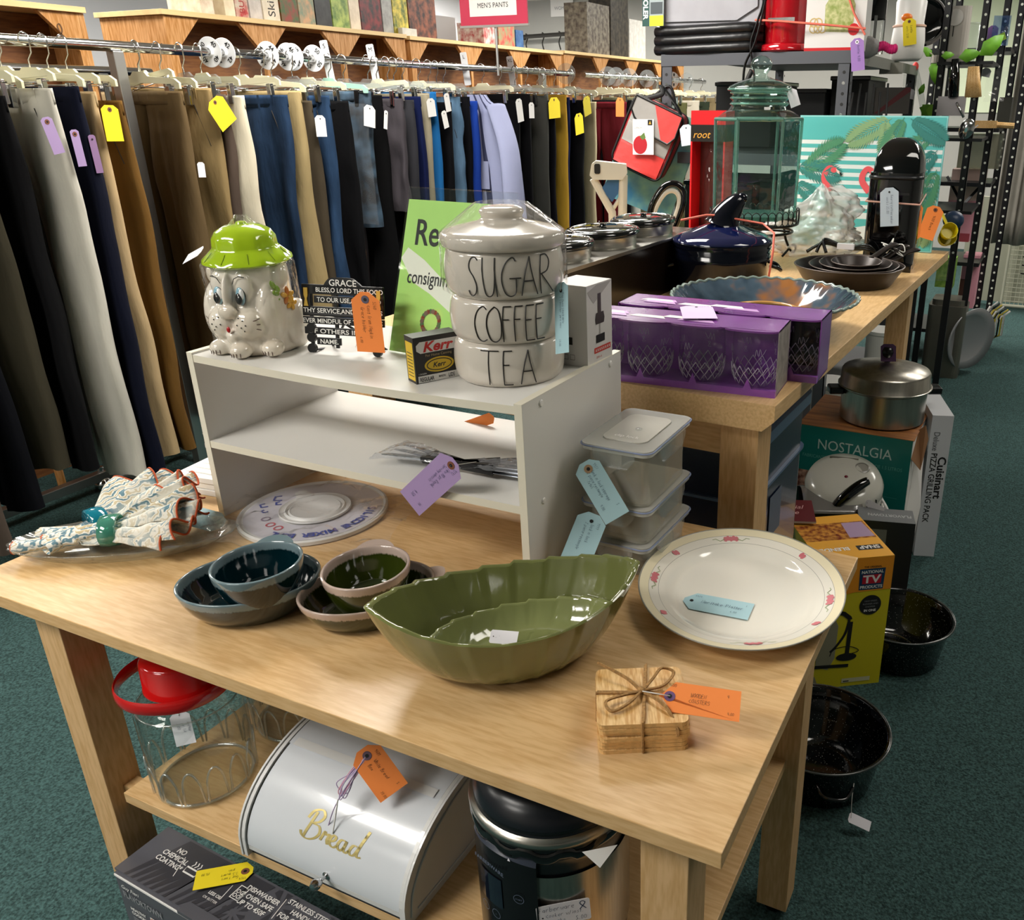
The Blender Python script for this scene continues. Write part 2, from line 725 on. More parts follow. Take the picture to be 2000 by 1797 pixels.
gblack = M('gloss_black', '#050506', 0.06, coat=0.5)
white = M('white_plastic', '#e6e4df', 0.35)
paperw = M('white_paper', '#e8e6e2', 0.7)
ink = M('black_ink', '#141414', 0.6)
bluepen = M('blue_ink', '#2a3a5c', 0.6)
kraft = M('jute_twine', '#a07a4a', 0.9, var=0.25, vs=300)
stringm = M('white_string', '#d8d6d0', 0.8)
brass = M('brass', '#c79a3c', 0.25, 1.0)
orangeT = M('orange_card', '#f58a3e', 0.7)
yellowT = M('yellow_card', '#f2da1c', 0.7)
blueT = M('pale_blue_card', '#a9ccd4', 0.7)
purpleT = M('lavender_card', '#a990be', 0.7)
whiteT = M('white_card', '#e6e3ea', 0.65)
eyeletm = M('brown_fibre_eyelet', '#7a4a34', 0.7)
film = thin('plastic_film', '#ffffff', 0.1, 0.04, rough=0.08, bump=0.8, bs=22)
clearp = thin('clear_plastic', '#f4f6f6', 0.12, 0.10, '#dfe4e4', rough=0.08)
glassm = thin('clear_glass', '#fafcfb', 0.06, rough=0.02, edge=1.5)


def card(name, label, T, w=0.12, h=0.06, mat=None, lines=(), hole='l', group='paper price tags', string=None, ring=eyeletm, size=0.008, pen=ink, clip=0.3, th=0.07, curl=0.0):
    """strung price tag: local x along its length, y up, z its face; hole end at the left; origin at the hole"""
    mat = mat or orangeT
    m = MB()
    c = h * clip
    hx = 0.012 if w > 0.06 else 0.005
    pts = [(-hx, -h / 2 + c), (-hx + c * 0.8, -h / 2), (w - hx, -h / 2), (w - hx, h / 2), (-hx + c * 0.8, h / 2), (-hx, h / 2 - c)]
    m.prism(pts, -0.0004, 0.0, mat)
    rr = 0.0065 if w > 0.06 else 0.0018
    if ring is not None:
        m.prism(circle(rr, 16), 0.0, 0.0006, ring)
    m.prism(circle(rr * 0.42, 10), 0.0004, 0.0009, ink)
    kx, ky = w / 0.125, h / 0.062
    for ln in lines:
        s, x, y = ln[0], ln[1] * kx, ln[2] * ky
        sz = (ln[3] if len(ln) > 3 else size) * min(1.1, (kx + ky) / 2)
        rt = ln[4] if len(ln) > 4 else 0
        m.hand(s, sz, pen, T=Matrix.Identity(4), x=x, y=y, rot=rt, th=th)
    if string is not None:
        r = thing(name, label, 'price tag', T, group)
        m.build('card', r)
        s = MB()
        inv = T.inverted()
        pts = [inv @ Vector(p) for p in string]
        s.tube(catmull([Vector((0, 0, 0.0008))] + pts, 6), 0.0007, stringm, 5)
        s.build('string', r)
        return r
    return solo(m, name, label, 'price tag', T, group)


def camframe(px, py, roll=0.0, yaw=0.0, tilt=0.0, x=None, y=None, z=None):
    """frame standing upright at a point: local z looks back along the aisle to the viewer's side, text level; roll turns it in its plane"""
    o = at(px, py, x=x, y=y, z=z)
    back = (CAMC - o)
    back.z = 0
    a = math.atan2(back.y, back.x) + yaw
    n = Vector((math.cos(a), math.sin(a), 0))
    xd = Vector((0, 0, 1)).cross(n)
    F = FR(o, xd, (0, 0, 1))
    return F @ Matrix.Rotation(tilt, 4, 'X') @ Matrix.Rotation(roll, 4, 'Z')
# ------------------------------------------------------------------ lights: rows of ceiling troffers
XW0, XW1, YW0, YW1 = -6.5, 4.6, -4.2, 9.2


def troffer(x, y, p=62, cool=0.0):
    t = thing('ceiling_light', 'fluorescent ceiling light panel set in the ceiling above the shop floor', 'ceiling light', (x, y, CEIL), group='fluorescent ceiling lights')
    f = MB()
    for a, b, c, d in ((-.62, -.6, -.32, .32), (.6, .62, -.32, .32), (-.6, .6, -.32, -.3), (-.6, .6, .3, .32)):
        f.box(a, b, c, d, -0.02, -0.002, white)
    f.build('frame', t)
    d = MB()
    d.box(-.6, .6, -.3, .3, -0.012, -0.004, M('lamp_diffuser', '#fff8ec', 0.5, emit=6.0))
    d.build('diffuser', t)
    l = bpy.data.lights.new('tube_light', 'AREA')
    l.shape = 'RECTANGLE'
    l.size, l.size_y = 1.16, 0.56
    l.energy = p
    l.color = (1.0, 0.965, 0.91)
    o = bpy.data.objects.new('tube_light', l)
    COL.objects.link(o)
    o.parent = t
    o.location = (0, 0, -0.03)


for x, y, p in ((-0.45, 1.75, 58), (2.1, 1.2, 4), (-0.45, -1.2, 36), (2.1, 3.9, 12), (-0.6, 4.6, 55), (-3.1, 1.5, 40), (-5.0, 3.4, 55), (-0.6, -3.0, 34), (2.1, 6.6, 36), (-0.6, 7.2, 60), (-3.6, 7.4, 90), (-3.1, -1.8, 20)):  # panels farthest behind the viewer and farthest left added as unseen fill
    troffer(x, y, p)

# ------------------------------------------------------------------ room shell
carpet = M('green_carpet', '#3c5553', 0.95, var=0.5, vs=190, bump=0.9, bs=240, spec=.15)
cn = carpet.node_tree
wallm = M('grey_painted_wall', '#a9a8a2', 0.8, var=0.02, vs=3)
wallw = M('white_painted_wall', '#ececef', 0.8)
ceilm = M('ceiling_tile_white', '#dcdcdc', 0.85, var=0.04, vs=40)
m = MB()
m.box(XW0, XW1, YW0, YW1, FLOOR - 0.05, FLOOR, carpet)
struct('floor', m)
m = MB()
m.box(XW0, XW1, YW0, YW1, CEIL + 0.0, CEIL + 0.05, ceilm)
for k in range(1, 9):
    m.box(XW0, XW1, YW0 + k * 1.5 - 0.012, YW0 + k * 1.5 + 0.012, CEIL - 0.004, CEIL, white)
struct('ceiling', m)
for nm, b, mt in (('wall_back', (XW0, XW1, YW1, YW1 + .1), wallm), ('wall_left', (XW0 - .1, XW0, YW0, YW1), wallw), ('wall_right', (XW1, XW1 + .1, YW0, YW1), wallm), ('wall_front', (XW0, XW1, YW0 - .1, YW0), wallm)):
    m = MB()
    m.box(*b, FLOOR, CEIL, mt)
    struct(nm, m)
# white boxed-in corner of the far wall, top left of the view
m = MB()
m.box(XW0, -4.9, 7.6, YW1, FLOOR, CEIL, wallw)
struct('wall_corner', m)

# ------------------------------------------------------------------ near display table
TW, TD, TT = 1.238, 0.6547, 0.0217
t = thing('display_table', 'maple laminate display table in the foreground holding the green leaf bowl and white platter', 'table', (0, 0, FLOOR))
Z0 = -FLOOR


def top_board(m, x0, x1, y0, y1, z0, z1, T=None):
    m.box(x0, x1, y0, y1, z0, z1, mapleX, T)


m = MB()
top_board(m, 0, TW, 0, TD, Z0 - TT, Z0)
m.build('tabletop', t, bev=0.0012)
for a, b in ((.100, .034), (1.134, .034), (.100, .562), (1.134, .562)):
    m = MB()
    m.box(a, a + .057, b, b + .058, 0.02, Z0 - TT, mapleZ)
    m.prism(circle(0.02, 16, cx=a + .028, cy=b + .029), 0.0, 0.02, black)
    m.build('leg', t, bev=0.0012)
m = MB()
m.box(.2, 1.168, .034, .62, Z0 - .367 - .02, Z0 - .367, mapleX)
m.build('shelf', t, bev=0.001)
for b in ((.562, .59, .43, .367), (.06, .085, .43, .39)):
    m = MB()
    m.box(.157, .2, b[0], b[1], Z0 - b[2], Z0 - b[3], mapleX)
    m.build('shelf_bearer', t)

# ------------------------------------------------------------------ far display table
FA = -R_(2.4)
FZ = 0.22
far = thing('display_table', 'maple counter-height display table behind, carrying the roaster, glass dispenser and cast iron pans', 'table', TR((1.072, 0.70, FLOOR), FA))
H = FZ - FLOOR
FL_, FW_ = 1.80, 1.02
m = MB()
prof = [(-FW_, H - .048), (-0.021, H - .048), (0, H - .028), (0, H), (-FW_, H)]
P = FR((0, 0, 0), (1, 0, 0), (0, 0, 1))
m.prism(prof, -FL_, 0, mapleY, P)
m.build('tabletop', far, bev=0.001)
for a, b in ((-.106, .03), (-.160, FL_ - .12), (-FW_ + .03, .03), (-FW_ + .03, FL_ - .11)):
    m = MB()
    m.box(a, a + .07, b, b + .07, 0, H - .048, mapleZ)
    m.build('leg', far, bev=0.001)
for b in (.04, FL_ - .09):
    m = MB()
    m.box(-FW_ + .1, -.106, b, b + .022, H - .118, H - .048, mapleX)
    m.build('apron', far)

# ------------------------------------------------------------------ white two-tier shelf unit
SX0, SX1, SY0, SY1, SZ = .1697, .8182, .3336, .6432, .2995
t = thing('shelf_unit', 'small white melamine two-tier shelf standing on the near table', 'shelf unit', (SX0, SY0, 0))
W, D, tk = SX1 - SX0, SY1 - SY0, .0125
for a in (0, W - tk):
    m = MB()
    m.box(a, a + tk, 0.0006, D, 0, SZ, white_lam)
    m.box(a, a + tk, 0, 0.0006, 0, SZ, edge_lam)
    m.box(a, a + tk, 0, D, SZ, SZ + 0.0005, edge_lam)
    sd = m.build('side_panel', t)
    if a > 0:
        for py_, pz in ((.05, SZ - .012), (.27, SZ - .012), (.045, .137), (.26, .137)):
            c = MB()
            c.lathe([(0.0052, 0), (0.0052, .001), (0.004, .0022), (0.0001, .0026)], white, 16, T=FR((W, py_, pz), (0, 1, 0), (0, 0, 1)))
            c.build('cam_cover', sd)


def board(z, sag):
    m = MB()

    def f(s):
        return lambda u, v: (tk + u * (W - 2 * tk), v, z + s - sag * math.sin(PI * u))
    n = 17
    yy0, yy1 = 0.001, D - 0.002
    vs, fs = [], []
    for i in range(n):
        u = i / (n - 1)
        x = tk + u * (W - 2 * tk)
        dz = -sag * math.sin(PI * u)
        vs += [(x, yy0, z + dz - tk), (x, yy0, z + dz), (x, yy1, z + dz), (x, yy1, z + dz - tk)]
    for i in range(n - 1):
        a = 4 * i
        b = a + 4
        fs += [(a + 1, b + 1, b + 2, a + 2), (a, a + 3, b + 3, b), (a + 3, a + 2, b + 2, b + 3)]
    m.add(vs, fs, white_lam)
    m.add(vs, [(4 * i, 4 * i + 4, 4 * i + 5, 4 * i + 1) for i in range(n - 1)], edge_lam)
    return m


board(SZ - .003, .0055).build('top_panel', t)
board(.144, .001).build('shelf', t)
# ================================================================== things on the near table
def depth_of(P):
    return (Vector(P) - CAMC).dot(CF)


def atd(px, py, d):
    """point seen at a pixel, d metres in front of the lens"""
    return CAMC + ray(px, py) * d


def card3(name, label, o, e, u, **k):
    """tag through three points: hole, middle of the far end, far end's upper corner"""
    o, e, u = Vector(o), Vector(e), Vector(u)
    T = FR(o, e - o, u - e)
    w_ = (e - o).length + 0.012
    h_ = abs((u - e).dot(T.col[1].to_3d())) * 2
    return card(name, label, T, w_, h_, **k)


# ---- leaf bowls
leafg = M('green_leaf_glaze', '#6b7040', 0.12, coat=0.7, var=0.06, vs=18)
leafs = M('pale_green_leaf_glaze', '#7d8352', 0.12, coat=0.7, var=0.06, vs=18)


def leaf_bowl(L, Wd, ztip, zmid, base, mat, thick=0.005, teeth=11, vein=0.0012, flat=0.3):
    m = MB()
    nu, nv = 168, 18

    def rim(a):
        c, s = math.cos(a), math.sin(a)
        x = L * c
        y = Wd * math.copysign(abs(s) ** 1.28, s)
        k = (teeth * a / PI * 1.0) % 1.0
        if s < 0:
            k = 1 - k
        if c < 0:
            k = k
        k = k ** 1.6
        q = 1 + 0.045 * k * abs(s) ** 0.5
        # pulled spouts at the two tips
        return x * (1 + 0.03 * abs(c) ** 30), y * q, zmid + (ztip - zmid) * abs(c) ** 2.2 + 0.0028 * k * abs(s) ** 0.5

    def outer(u, v):
        a = 2 * PI * u
        x, y, z = rim(a)
        g = base + (1 - base) * v ** 0.62
        return (x * g, y * g, z * (v ** 1.55))

    def inner(u, v):
        a = 2 * PI * u
        x, y, z = rim(a)
        g = (base + (1 - base) * v ** 0.62) * (1 - thick / Wd * 1.15)
        xx, yy = x * g * 1.0, y * g
        zz = thick + (z - thick * 0.2 - thick) * (v ** 1.55)
        # pressed leaf veins
        if vein:
            t = (xx - abs(yy) * 0.55) / (L * 0.24)
            f = abs(t - round(t))
            zz -= vein * math.exp(-(f / 0.07) ** 2) * (0.4 + v)
            zz -= vein * 1.3 * math.exp(-(yy / (Wd * 0.04)) ** 2) * (1 - v * 0.3)
        return (xx, yy, zz)
    m.surf(outer, nu, nv, mat, cu=True)
    m.surf(lambda u, v: inner(u, 1 - v), nu, nv, mat, cu=True)
    # rounded lip joining both skins
    m.surf(lambda u, v: tuple(Vector(outer(u, 1)).lerp(Vector(inner(u, 1)), v) + Vector((0, 0, 0.0022 * math.sin(PI * v)))), nu, 6, mat, cu=True)
    # bottoms
    m.add([outer(i / nu, 0) for i in range(nu)], [tuple(range(nu - 1, -1, -1))], mat)
    def floor_in(u, v):
        p = inner(u, 0)
        x, y = p[0] * v, p[1] * v
        z = thick
        if vein:
            t = (x - abs(y) * 0.55) / (L * 0.24)
            f = abs(t - round(t))
            z -= vein * 0.8 * math.exp(-(f / 0.07) ** 2) + vein * 1.3 * math.exp(-(y / (Wd * 0.04)) ** 2)
        return (x, y, z)
    m.surf(lambda u, v: floor_in(u, 0.001 + 0.999 * v), nu, 14, mat, cu=True)
    return m


T = TR((0.878, 0.188, 0.001), R_(43.5))
solo(leaf_bowl(.172, .098, .113, .086, .42, leafg), 'leaf_bowl', 'large glossy green leaf-shaped serving bowl on the near table', 'bowl', T, sharp=0)
T = TR((0.893, 0.196, 0.0135), R_(45))
solo(leaf_bowl(.118, .066, .045, .030, .5, leafs, 0.004, 9, 0.0012), 'leaf_bowl', 'smaller pale green leaf dish nested inside the large leaf bowl', 'bowl', T, sharp=0)
o, e, u = at(965, 1238, z=.032), at(1000, 1243, z=.034), at(1003, 1232, z=.038)
card3('price_tag', 'small white rounded price tag lying inside the green leaf bowls', at(964, 1243, z=.034), at(1001, 1246, z=.036), at(1005, 1233, z=.042), mat=whiteT, ring=None, clip=.12, lines=[('8', .026, .002, .004), ('5.99', .008, -.006, .004)], size=.004, pen=bluepen)

# ---- glazed oval bakers
def baker(a, b, h, mat, tab=None, tabw=0.03, wall=0.0045):
    m = MB()
    prof = [(0.62, 0.0), (0.70, 0.001), (0.86, h * .32), (0.965, h * .7), (1.0, h - .003), (1.0 - wall / a * .2, h), (1.0 - wall / a, h - .0015), (0.95 - wall / a, h * .7), (0.84 - wall / a, h * .34), (0.66, wall + .001), (0.3, wall), (0.001, wall)]
    pts = catmull([(p[0], p[1], 0) for p in prof], 4)

    def fn(x, y, z, ang, r):
        k = 1.0
        return (x * a, y * b, z)
    m.lathe([(max(p.x, 1e-4), p.y) for p in pts], mat, 72, fn=fn, cap1=False)
    if tab is not None:
        # ear handle that grows out of the rim
        def tf(u, v):
            s = (u - .5) * 2
            ang = tab + s * tabw / a * 1.35
            rr = 1.0 + v * 0.19 * (1 - abs(s) ** 2.6)
            return (math.cos(ang) * a * (rr - .02), math.sin(ang) * b * (rr - .02), h - .0025 + v * 0.006 * (1 - s * s))
        n = 20
        m.surf(lambda u, v: tf(u, v), n, 7, mat)
        m.surf(lambda u, v: (Vector(tf(1 - u, v)) - Vector((0, 0, .005 * (1 - v * .5)))), n, 7, mat)
        m.surf(lambda u, v: (Vector(tf(u, 1)) - Vector((0, 0, .0025 * v))), n, 3, mat)
    return m


teal1 = banded('teal_glaze_large', '#021d24', '#6d8086', .0375, .0012, .003)
teal2 = banded('teal_glaze_small', '#021c22', '#6d8086', .0475, .0012, .003)
oliv1 = banded('olive_glaze_large', '#283009', '#b5a196', .0335, .0012, .003)
oliv2 = banded('olive_glaze_small', '#2c350c', '#b5a196', .0455, .0012, .003)
solo(baker(.098, .078, .050, teal1, R_(85), .028), 'oval_baking_dish', 'larger teal oval baking dish with grey-blue glazed rim, left of the olive dishes', 'baking dish', TR((0.466, 0.138, 0), R_(38)), sharp=0)
solo(baker(.0635, .0615, .059, teal2, R_(0), .024), 'oval_baking_dish', 'smaller teal eared dish nested inside the larger teal dish', 'baking dish', TR((0.497, 0.133, 0.026), R_(112), R_(-2)), sharp=0)
solo(baker(.095, .072, .045, oliv1, R_(-6), .026), 'oval_baking_dish', 'larger olive oval baking dish with pinkish grey rim beside the leaf bowl', 'baking dish', TR((0.631, 0.196, 0), R_(50)), sharp=0)
solo(baker(.0635, .0605, .057, oliv2, R_(0), .024), 'oval_baking_dish', 'smaller olive eared dish nested inside the larger olive dish', 'baking dish', TR((0.642, 0.190, 0.025), R_(118), R_(-2)), sharp=0)

# ---- platter
pw = M('ivory_porcelain', '#e9e5da', 0.1, coat=0.6)
pcream = M('cream_border_glaze', '#e9dfc0', 0.15, coat=0.5)
pline = M('grey_line_glaze', '#8c8a80', 0.3)
ppink = M('rose_print', '#c87078', 0.4)
pgrn = M('leaf_print', '#8a9a6a', 0.4)
PA, PB = .1735, .152
m = MB()


def pell(x, y, z, a, r):
    return (x * PA, y * PB, z)


def seg(prof, mat, n=3):
    pts = catmull([(p[0], p[1], 0) for p in prof], n)
    m.lathe([(p.x, p.y) for p in pts], mat, 96, fn=pell, cap0=False, cap1=False)


zr = lambda r: .0135 + (r - .74) / .26 * .0135
seg([(0.0005, .0045), (.35, .0045), (.60, .0052), (.68, .0085), (.74, .0135), (.80, zr(.80))], pw)
seg([(.80, zr(.80)), (.804, zr(.804))], pline, 1)
seg([(.804, zr(.804)), (.895, zr(.895))], pw, 2)
seg([(.895, zr(.895)), (.899, zr(.899))], pline, 1)
seg([(.899, zr(.899)), (.985, zr(.985))], pcream, 2)
seg([(.985, zr(.985)), (.995, zr(.995) + .0003), (1.0, .0262), (.996, .0248)], pline, 2)
seg([(.996, .0248), (.75, .009), (.66, .001), (.62, 0), (.6, .002), (.001, .002)], pw)


def on_rim(ang, r, d=.0004):
    return Vector((math.cos(ang) * r * PA, math.sin(ang) * r * PB, zr(r) + d))


for k, big in ((10, 1), (58, 0), (88, 1), (130, 0), (190, 1), (238, 0), (262, 1), (318, 0)):
    a0 = R_(k)
    for q in range(5 if big else 2):
        aa = a0 + (q - 2) * .035
        c = on_rim(aa, .85 + .01 * (q % 2), .0006)
        t = Vector((-math.sin(aa) * PA, math.cos(aa) * PB, 0)).normalized()
        F = FR(c, t, Vector((math.cos(aa), math.sin(aa), .4)))
        m.poly([(0.0036 * math.cos(z * PI / 4), .0056 * math.sin(z * PI / 4)) for z in range(8)], ppink, F)
    if big:
        for sg in (-1, 1):
            F = FR(on_rim(a0 + sg * .17, .85, .0006), Vector((-math.sin(a0) * PA, math.cos(a0) * PB, 0)).normalized() * sg, Vector((math.cos(a0), math.sin(a0), .4)))
            m.line([(-.012, .002), (-.004, -.003), (.003, .002), (.009, 0)], .0012, pgrn, F)
solo(m, 'platter', 'large white oval porcelain platter with floral gilt border on the near table', 'platter', TR((1.103, 0.459, 0.0), R_(106)), sharp=50)
card3('price_tag', 'pale blue price tag lying flat on the white platter', at(1351, 1173, z=.0065), at(1467, 1195, z=.0065), at(1476, 1180, z=.0065), mat=blueT, ring=None, clip=.4, pen=bluepen,
      lines=[('Noritake Platter', .018, -.002, .010), ('9974', .002, .016, .006), ('6.00', .075, -.018, .006), ('1', .098, .012, .006)])

# ---- bamboo coasters
bam = wood('bamboo_strips', '#e9c489', '#c99653', 'y', .5, 1.6)
bamd = M('bamboo_edge', '#d9ae72', .6, var=.15, vs=120)
cm = MB()
cm.prism(rrect(.103, .103, .008), 0, .0053, bamd, top=bam, sm=False)
c0 = (1.0857, .1428)
cyaw = R_(28.4)
words = ['bottom', 'second', 'third', 'fourth', 'fifth', 'sixth', 'top']
first = None
for i in range(7):
    Tm = TR((c0[0] + rnd.uniform(-.0016, .0016), c0[1] + rnd.uniform(-.0016, .0016), i * .0059), cyaw + R_(rnd.uniform(-1.8, 1.8)))
    lab = ['bamboo coaster at the very bottom of the tied stack, resting on the table', 'bamboo coaster second from the bottom of the tied stack', 'bamboo coaster third from the bottom of the tied stack', 'bamboo coaster in the middle of the tied stack of seven', 'bamboo coaster third from the top of the tied stack', 'bamboo coaster second from the top of the tied stack', 'topmost bamboo coaster, under the twine bow'][i]
    if i == 0:
        first = solo(cm, 'coaster', lab, 'coaster', Tm, 'bamboo coasters tied in a stack', bev=.0010)
    else:
        c = first.copy()
        COL.objects.link(c)
        c.matrix_world = Tm
        c['label'] = lab
ZT = 7 * .0059
m = MB()
hh = .0527
for ax in (0, 1):
    loop = []
    for p in ((-hh, -.0015), (-hh, ZT + .0012), (0, ZT + .0015), (hh, ZT + .0012), (hh, .0012), (hh, -.0005)):
        if p[1] < 0:
            continue
        loop.append(Vector((p[0], .004 * math.sin(p[0] * 90), p[1])) if ax == 0 else Vector((.003 + .006 * math.sin(p[0] * 40), p[0], p[1])))
    loop = [Vector((loop[0].x, loop[0].y, .0015))] + loop
    m.tube(loop, .0017, kraft, 6)
    m.tube([p + Vector((.0016, .0016, .0006)) for p in loop], .0011, kraft, 6)
z = ZT + .003
for loop in ([(0, 0, z), (-.02, -.012, z + .006), (-.042, -.020, z + .004), (-.036, -.034, z + .001), (-.016, -.022, z + .002), (0, 0, z + .002)],
             [(0, 0, z), (.014, .012, z + .009), (.026, .030, z + .010), (.040, .026, z + .006), (.026, .006, z + .003), (0, 0, z + .002)],
             [(0, 0, z), (-.014, .018, z + .004), (-.034, .034, z + .008), (-.050, .046, z + .010)],
             [(0, 0, z), (.012, -.014, z + .003), (.026, -.032, z + .001), (.036, -.050, z - .012), (.037, -.053, z - .022)]):
    pts = catmull(loop, 7)
    m.tube(pts, .0018, kraft, 6)
    m.tube([p + Vector((.0011, -.0011, .0013)) for p in pts], .0011, kraft, 6)
m.ell((0, 0, z + .002), (.005, .005, .004), kraft, seg=12, rings=8)
solo(m, 'twine_bow', 'jute twine tied round the bamboo coasters in a bow', 'twine', TR((c0[0], c0[1], 0), cyaw))
card3('price_tag', 'orange price tag tied to the stack of bamboo coasters', at(1308, 1360, z=.050), at(1446, 1380, z=.044), at(1430, 1348, z=.052), ring=M('purple_eyelet', '#6a4a78', .6), clip=.55,
      lines=[('WOODEN', .032, .004, .0075), ('COASTERS', .030, -.008, .0075), ('9600', -.004, .020, .006), ('4', .088, .012, .006), ('4.00', .09, -.022, .0055)], string=[at(1290, 1356, z=.058), at(1255, 1350, z=.052)])

# ---- three clip-lid food boxes
seal = M('blue_grey_silicone_seal', '#7a86a6', .5)
lidm = thin('frosted_lid_plastic', '#eef0ee', .10, .38, '#e6e4dc', rough=.2)
boxm = thin('hazy_box_plastic', '#eeeeea', .10, .26, '#dcd8ca', rough=.12)
prev = 0.0
for i, (z0, z1) in enumerate(((0, .054), (.0545, .117), (.1175, .212))):
    lab = ['clear clip-lid food box at the bottom of the stack of three', 'clear clip-lid food box in the middle of the stack of three', 'tall clear clip-lid food box on top of the stack of three'][i]
    t = thing('food_container', lab, 'food container', TR((.9015, .532, z0), R_(-1.5 + i)), group='clear food boxes stacked beside the white shelf')
    h = z1 - z0
    m = MB()
    m.prism(rrect(.100, .158, .016, 5), .001, h - .006, boxm, sm=True)
    m.prism(rrect(.094, .152, .014, 5), .003, .0035, boxm)
    m.build('box', t)
    m = MB()
    m.prism(rrect(.116, .176, .015, 5), h - .010, h - .001, lidm, sm=True)
    m.prism(rrect(.074, .118, .016, 5), h - .0008, h + .0008, M('lid_window', '#b9b6ac', .2, coat=.3), sm=True)
    m.text('clip lock', .012, white, Matrix.Translation((0, 0, h + .0009)), 0, -.045, align='c')
    m.ell((.004, -.006, h + .0015), (.006, .006, .002), clearp, seg=12, rings=6)
    l = m.build('lid', t, bev=.001)
    m = MB()
    m.tube([Vector((p[0], p[1], h - .0035)) for p in rrect(.1185, .1785, .015, 5)], .0013, seal, 6, closed=True)
    m.build('seal', l)
    for q in range(4):
        a = q * PI / 2
        dist, wd = (.0895, .068) if q % 2 == 0 else (.0595, .10)
        m = MB()
        F = Matrix.Rotation(a, 4, 'Z') @ FR((0, -dist, h - .002), (1, 0, 0), (0, 0, 1))
        hh_ = min(.03, h * .5)
        m.prism([(-wd / 2, 0), (wd / 2, 0), (wd / 2, -hh_ * .5), (wd / 2 - .012, -hh_), (-wd / 2 + .012, -hh_), (-wd / 2, -hh_ * .5)][::-1], -.002, .001, clearp, F)
        m.build('latch', t, bev=.0006)
# ---- blue tags on the food boxes
dd = depth_of((.87, .44, .17))
card3('price_tag', 'pale blue price tag tied to the top food box', atd(1149, 916, dd - .02), atd(1206, 1012, dd - .012), atd(1228, 997, dd - .012), mat=blueT, ring=M('tan_eyelet', '#a08464', .7), clip=.3,
      lines=[('9977', -.004, .014, .006), ('lock n lock storage', .006, .002, .0072), ('2 piece rectangle', .006, -.008, .0066), ('7x4x5', .02, -.017, .006), ('4.00', .072, -.02, .006), ('8', .085, .014, .006)], pen=bluepen)
card3('price_tag', 'pale blue price tag on the middle food box, half hidden by the leaf bowl', atd(1155, 1018, dd + .0), atd(1118, 1110, dd - .01), atd(1147, 1118, dd - .01), mat=blueT, ring=None, clip=.3,
      lines=[('9999', -.002, .014, .006), ('lock n lock', .006, .002, .0072), ('2 piece rectangle', .006, -.010, .0066)], pen=bluepen)

# ---- silicone lid set in its bag (under the shelf)
silw = M('milky_silicone', '#d9d8d6', .35, coat=.2)
m = MB()
m.lathe([(.0005, .001), (.122, .001), (.128, .002), (.128, .008), (.124, .010), (.120, .007), (.0005, .007)], silw, 72)
m.lathe([(.060, .0075), (.117, .0075)], M('printed_insert', '#c9c6cf', .4), 72, cap0=False, cap1=False)
navy = M('navy_print', '#2c3f9a', .5)
redp = M('red_print', '#b84a58', .5)
word = 'SILICONE MIXER BOWL'
for i, ch in enumerate(word):
    a = R_(28) - i * R_(6.3)
    F = Matrix.Rotation(a - PI / 2, 4, 'Z') @ Matrix.Translation((0, .095, .0086))
    m.text(ch, .020, navy, F, align='c', bold=.035)
for a, c in ((-108, redp), (-128, M('plum_print', '#8a7a90', .5)), (-92, redp)):
    F = Matrix.Rotation(R_(a), 4, 'Z') @ Matrix.Translation((.080, 0, .0082))
    m.line(circle(.007, 16), .003, c, F, closed=True)
for a, r_, s in ((176, .095, 1.3), (196, .098, 1), (186, .078, .8), (210, .086, .7)):
    F = Matrix.Rotation(R_(a), 4, 'Z') @ Matrix.Translation((r_, 0, .0083))
    m.line([(-.01 * s, 0), (0, .006 * s), (.008 * s, -.004 * s), (.002, -.01 * s)], .004, navy, F)
solo(m, 'silicone_lid', 'large round white silicone bowl lid printed in blue under the shelf', 'bowl lid', TR((.320, .408, 0)))
m = MB()
pr = [(.0005, .010), (.040, .010), (.043, .012), (.046, .010), (.050, .0135), (.053, .0105), (.058, .011), (.061, .013), (.062, .010), (.060, .0095), (.0005, .0092)]
m.lathe(pr, silw, 56)
m.prism([(-.083, -.010), (-.055, -.016), (-.055, .016), (-.083, .010), (-.088, 0)][::-1], .0095, .0125, silw)
solo(m, 'silicone_lid', 'small round white silicone lid lying on the large printed one', 'bowl lid', TR((.322, .410, .0005), R_(-28)))


def crumple(w_, h_, nu, nv, amp, seed, base=0.0, fold=3.0):
    def f(u, v):
        x, y = (u - .5) * w_, (v - .5) * h_
        n = noise.noise(Vector((x * 14 + seed, y * 14, seed))) * amp + noise.noise(Vector((x * 40, y * 40 + seed, seed))) * amp * .4
        e = min(u, 1 - u, v, 1 - v)
        return (x, y, base + abs(n) + (.004 if e > .04 else 0))
    return f


m = MB()
m.surf(crumple(.34, .32, 34, 34, .02, 3.3, .011), 34, 34, film)
solo(m, 'plastic_bag', 'clear crinkled film bag round the silicone lids under the shelf', 'plastic bag', TR((.333, .412, .002), R_(20)), sharp=0)
card3('price_tag', 'pale blue price tag under the film beside the cloth napkins', at(432, 1022, z=.006), at(386, 1010, z=.02), at(392, 1033, z=.01), mat=blueT, ring=None, pen=bluepen, lines=[('9583', .02, 0, .005)])

# ---- white folded paper pads behind the napkins
m = MB()
m.box(0, .14, 0, .12, 0, .012, paperw)
m.box(.002, .138, .002, .118, .0125, .024, white)
m.box(-.001, .137, 0, .116, .0245, .036, paperw)
for k in range(5):
    m.tube([(.01, .02 + k * .02, .037), (.13, .016 + k * .02, .0375)], .0025, paperw, 6)
solo(m, 'foam_wrap_stack', 'stack of folded white foam wrap at the left edge behind the shelf', 'packing foam', TR((.012, .375, 0), R_(6)), bev=.002)

# ---- napkins in a clear dish
dish = thin('ribbed_clear_dish', '#f2f4f2', .14, .06, '#e8e8e4', rough=.04)
NT = TR((.140, .178, 0), R_(34))
m = MB()
n = 64


